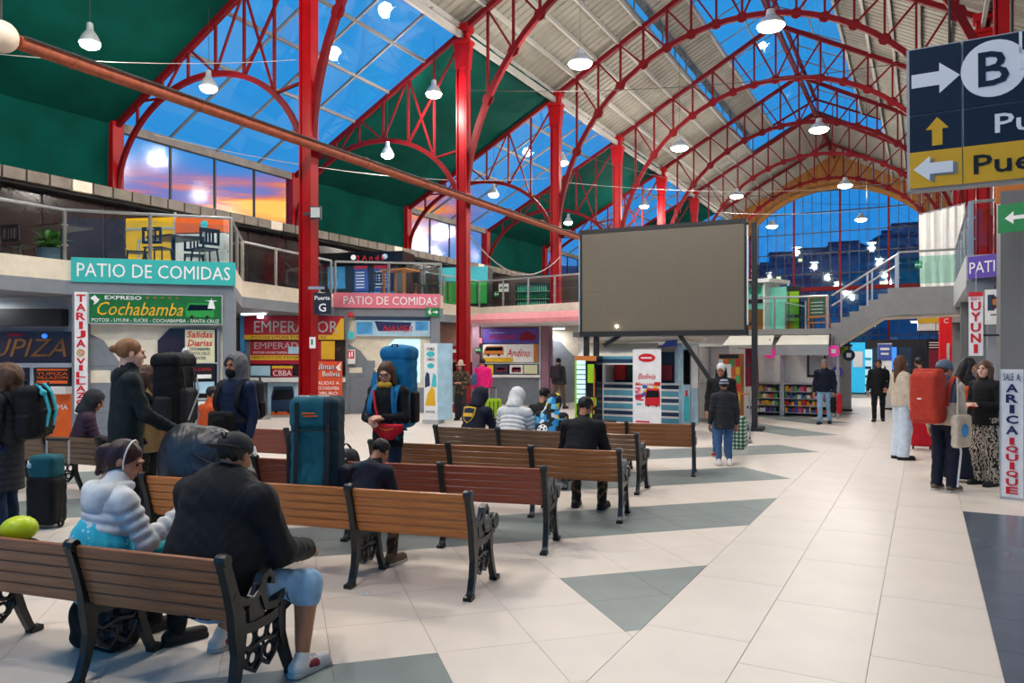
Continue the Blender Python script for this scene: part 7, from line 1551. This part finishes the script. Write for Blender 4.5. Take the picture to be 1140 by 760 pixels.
p = at(978, 469); person('person in a thick black coat and black trousers in the middle of the far walkway', p, fa(p, 176), H=1.6, girth=1.15, jacket='c_black', hem=.22, puff=.008, trousers='c_black', skin='skin_tan', hair=('pony', 'hair_black'), step=.2, vox=.018, al='pocket', ar='hang')
p = at(1003, 511); person('woman in a beige fleece jacket and white wide jeans', p, fa(p, -62), H=1.7, jacket='c_beige', hem=.06, puff=.004, trousers='c_white_jeans', legw=1.55, shoes='shoe_black', hair=('long', 'hair_brown'), skin='skin', vox=.015, hp=-.05, hy=.3)
p = at(1026, 500); t = thing('suitcase', 'tall red suitcase behind the red roll top pack', 'suitcase', (p[0], p[1], 0), .2); s = Sdf(.02); s.box((0, 0, .4), (.2, .13, .34), .06); obj_sdf('shell', s, 'c_red', t, .018)
for x in (-.14, .14): MB().ring((x, 0, .03), .025, .012, 'x', 10, 5).build('wheel', 'rubber', t); MB().tube([(x * .6, .1, .73), (x * .6, .1, 1.0)], .01, 6).build('handle_bar', 'alu', t)
MB().tube([(-.09, .1, 1.0), (.09, .1, 1.0)], .014, 6).build('handle_grip', 'rubber', t)
p = at(1052, 546); RP = person('traveller in a knitted grey blue beanie and beige grey jacket seen from behind', p, fa(p, -28), H=1.63, jacket=['c_beige', 'c_bluegrey'], jfn=lambda c: ((c[:, 2] > 1.12) & (np.abs(c[:, 0]) < .2)).astype(int), hem=.06, trousers='c_navy_dark', legw=1.25, shoes='shoe_brown', hair=('short', 'hair_brown'), hat=('beanie', 'c_bluegrey'), vox=.013, hy=-.35)
for q in (-1, 1): MB().path([(RP['an'][1][0] + .07, RP['an'][1][1] + q * .012, .07), (RP['kn'][1][0] + .09, q * .012 + .03, .5), (.155, q * .012, .86)], .006, .012, (0, 1, 0)).build('trouser_stripe', 'letter_white', RP['t'])
t = thing('roll_top_pack', 'rust red roll top pack on the back of the traveller in the beanie', 'backpack', (p[0], p[1], .88), fa(p, -28)); s = Sdf(.03); s.box((-.06, -.28, .3), (.18, .14, .32), .07).box((-.06, -.27, .6), (.165, .07, .06), .03).cap((-.06, -.3, .3), (.0, -.3, .3), .1, .1); obj_sdf('pack_body', s, 'c_rust', t, .013, .003)
for q in (-1, 1): strap(t, [(q * .1, -.14, .2), (q * .13, -.13, .46), (q * .13, .0, .56), (q * .14, .12, .42), (q * .15, .12, .28)], .05, 'c_rust', 'shoulder_strap')
MB().bb(-.1, -.05, -.455, -.445, .28, .3).build('logo_tab', 'letter_white', t)
t = thing('tote_bag', 'cream tote bag with a blue print hanging beside the roll top pack', 'bag', (p[0], p[1], .62), fa(p, -28)); s = Sdf(.02); s.box((.26, -.12, .16), (.05, .16, .2), .03); obj_sdf('bag_body', s, 'c_beige', t, .013, .004); s = Sdf(.01); s.ell((.31, -.13, .17), (.02, .08, .09)); obj_sdf('printed_area', s, 'sky_blue', t, .012); strap(t, [(.26, -.22, .32), (.22, -.12, .58), (.16, -.02, .81), (.2, .02, .6), (.26, -.02, .33)], .02, 'c_beige')
p = at(1076, 540, d=11.9); DK = person('dark haired person in a black coat looking down behind the beanie traveller', p, fa(p, -70), H=1.66, hp=.35, jacket='c_black', hem=.2, trousers='c_black', hair=('long', 'hair_black'), skin='skin', vox=.015, ar='front', al='front')
p2 = at(1074, 536); t = thing('suitcase', 'large dark navy suitcase between the travellers at right', 'suitcase', (p2[0], p2[1], 0), -.2); s = Sdf(.02); s.box((0, 0, .4), (.26, .15, .36), .06); obj_sdf('shell', s, 'c_navy_dark', t, .018)
for x in (-.18, .18): MB().ring((x, 0, .03), .025, .012, 'x', 10, 5).build('wheel', 'rubber', t)
MB().tube([(-.09, .1, .78), (.09, .1, .78)], .014, 6).build('handle_grip', 'rubber', t)
p2 = at(1079, 440, d=10.9); t = thing('day_pack', 'small orange red bag held by the dark haired person in black', 'bag', (p2[0], p2[1], .98), .2); s = Sdf(.03); s.box((0, 0, .14), (.1, .08, .15), .05); obj_sdf('bag_body', s, 'c_orange', t, .014, .003); strap(t, [(-.05, 0, .27), (0, 0, .34), (.05, 0, .27)], .02, 'rubber')
p = at(1097, 540); ZW = person('woman with light brown hair in a black jacket and zebra print trousers', p, fa(p, 140), H=1.63, hy=.2, al='front', ar='front', jacket='c_black', hem=.1, puff=.005, trousers='zebra', legw=1.45, shoes='shoe_black', hair=('long', 'hair_brown'), skin='skin_pale', vox=.013)
t = thing('book', 'dark red booklet held by the woman in zebra trousers', 'book', (p[0], p[1], 1.02), fa(p, 140)); MB().bb(-.08, .08, .27, .29, 0, .06).build('cover', 'c_red', t); MB().bb(-.075, .075, .272, .288, .06, .064).build('pages', 'paper', t)
p = at(1023, 470, d=16.2); person('dark clothed person half hidden behind the woman in beige', p, fa(p, 20), H=1.66, jacket='c_green_black', trousers='c_black', hair=('short', 'hair_black'), skin='skin_tan', vox=.02)
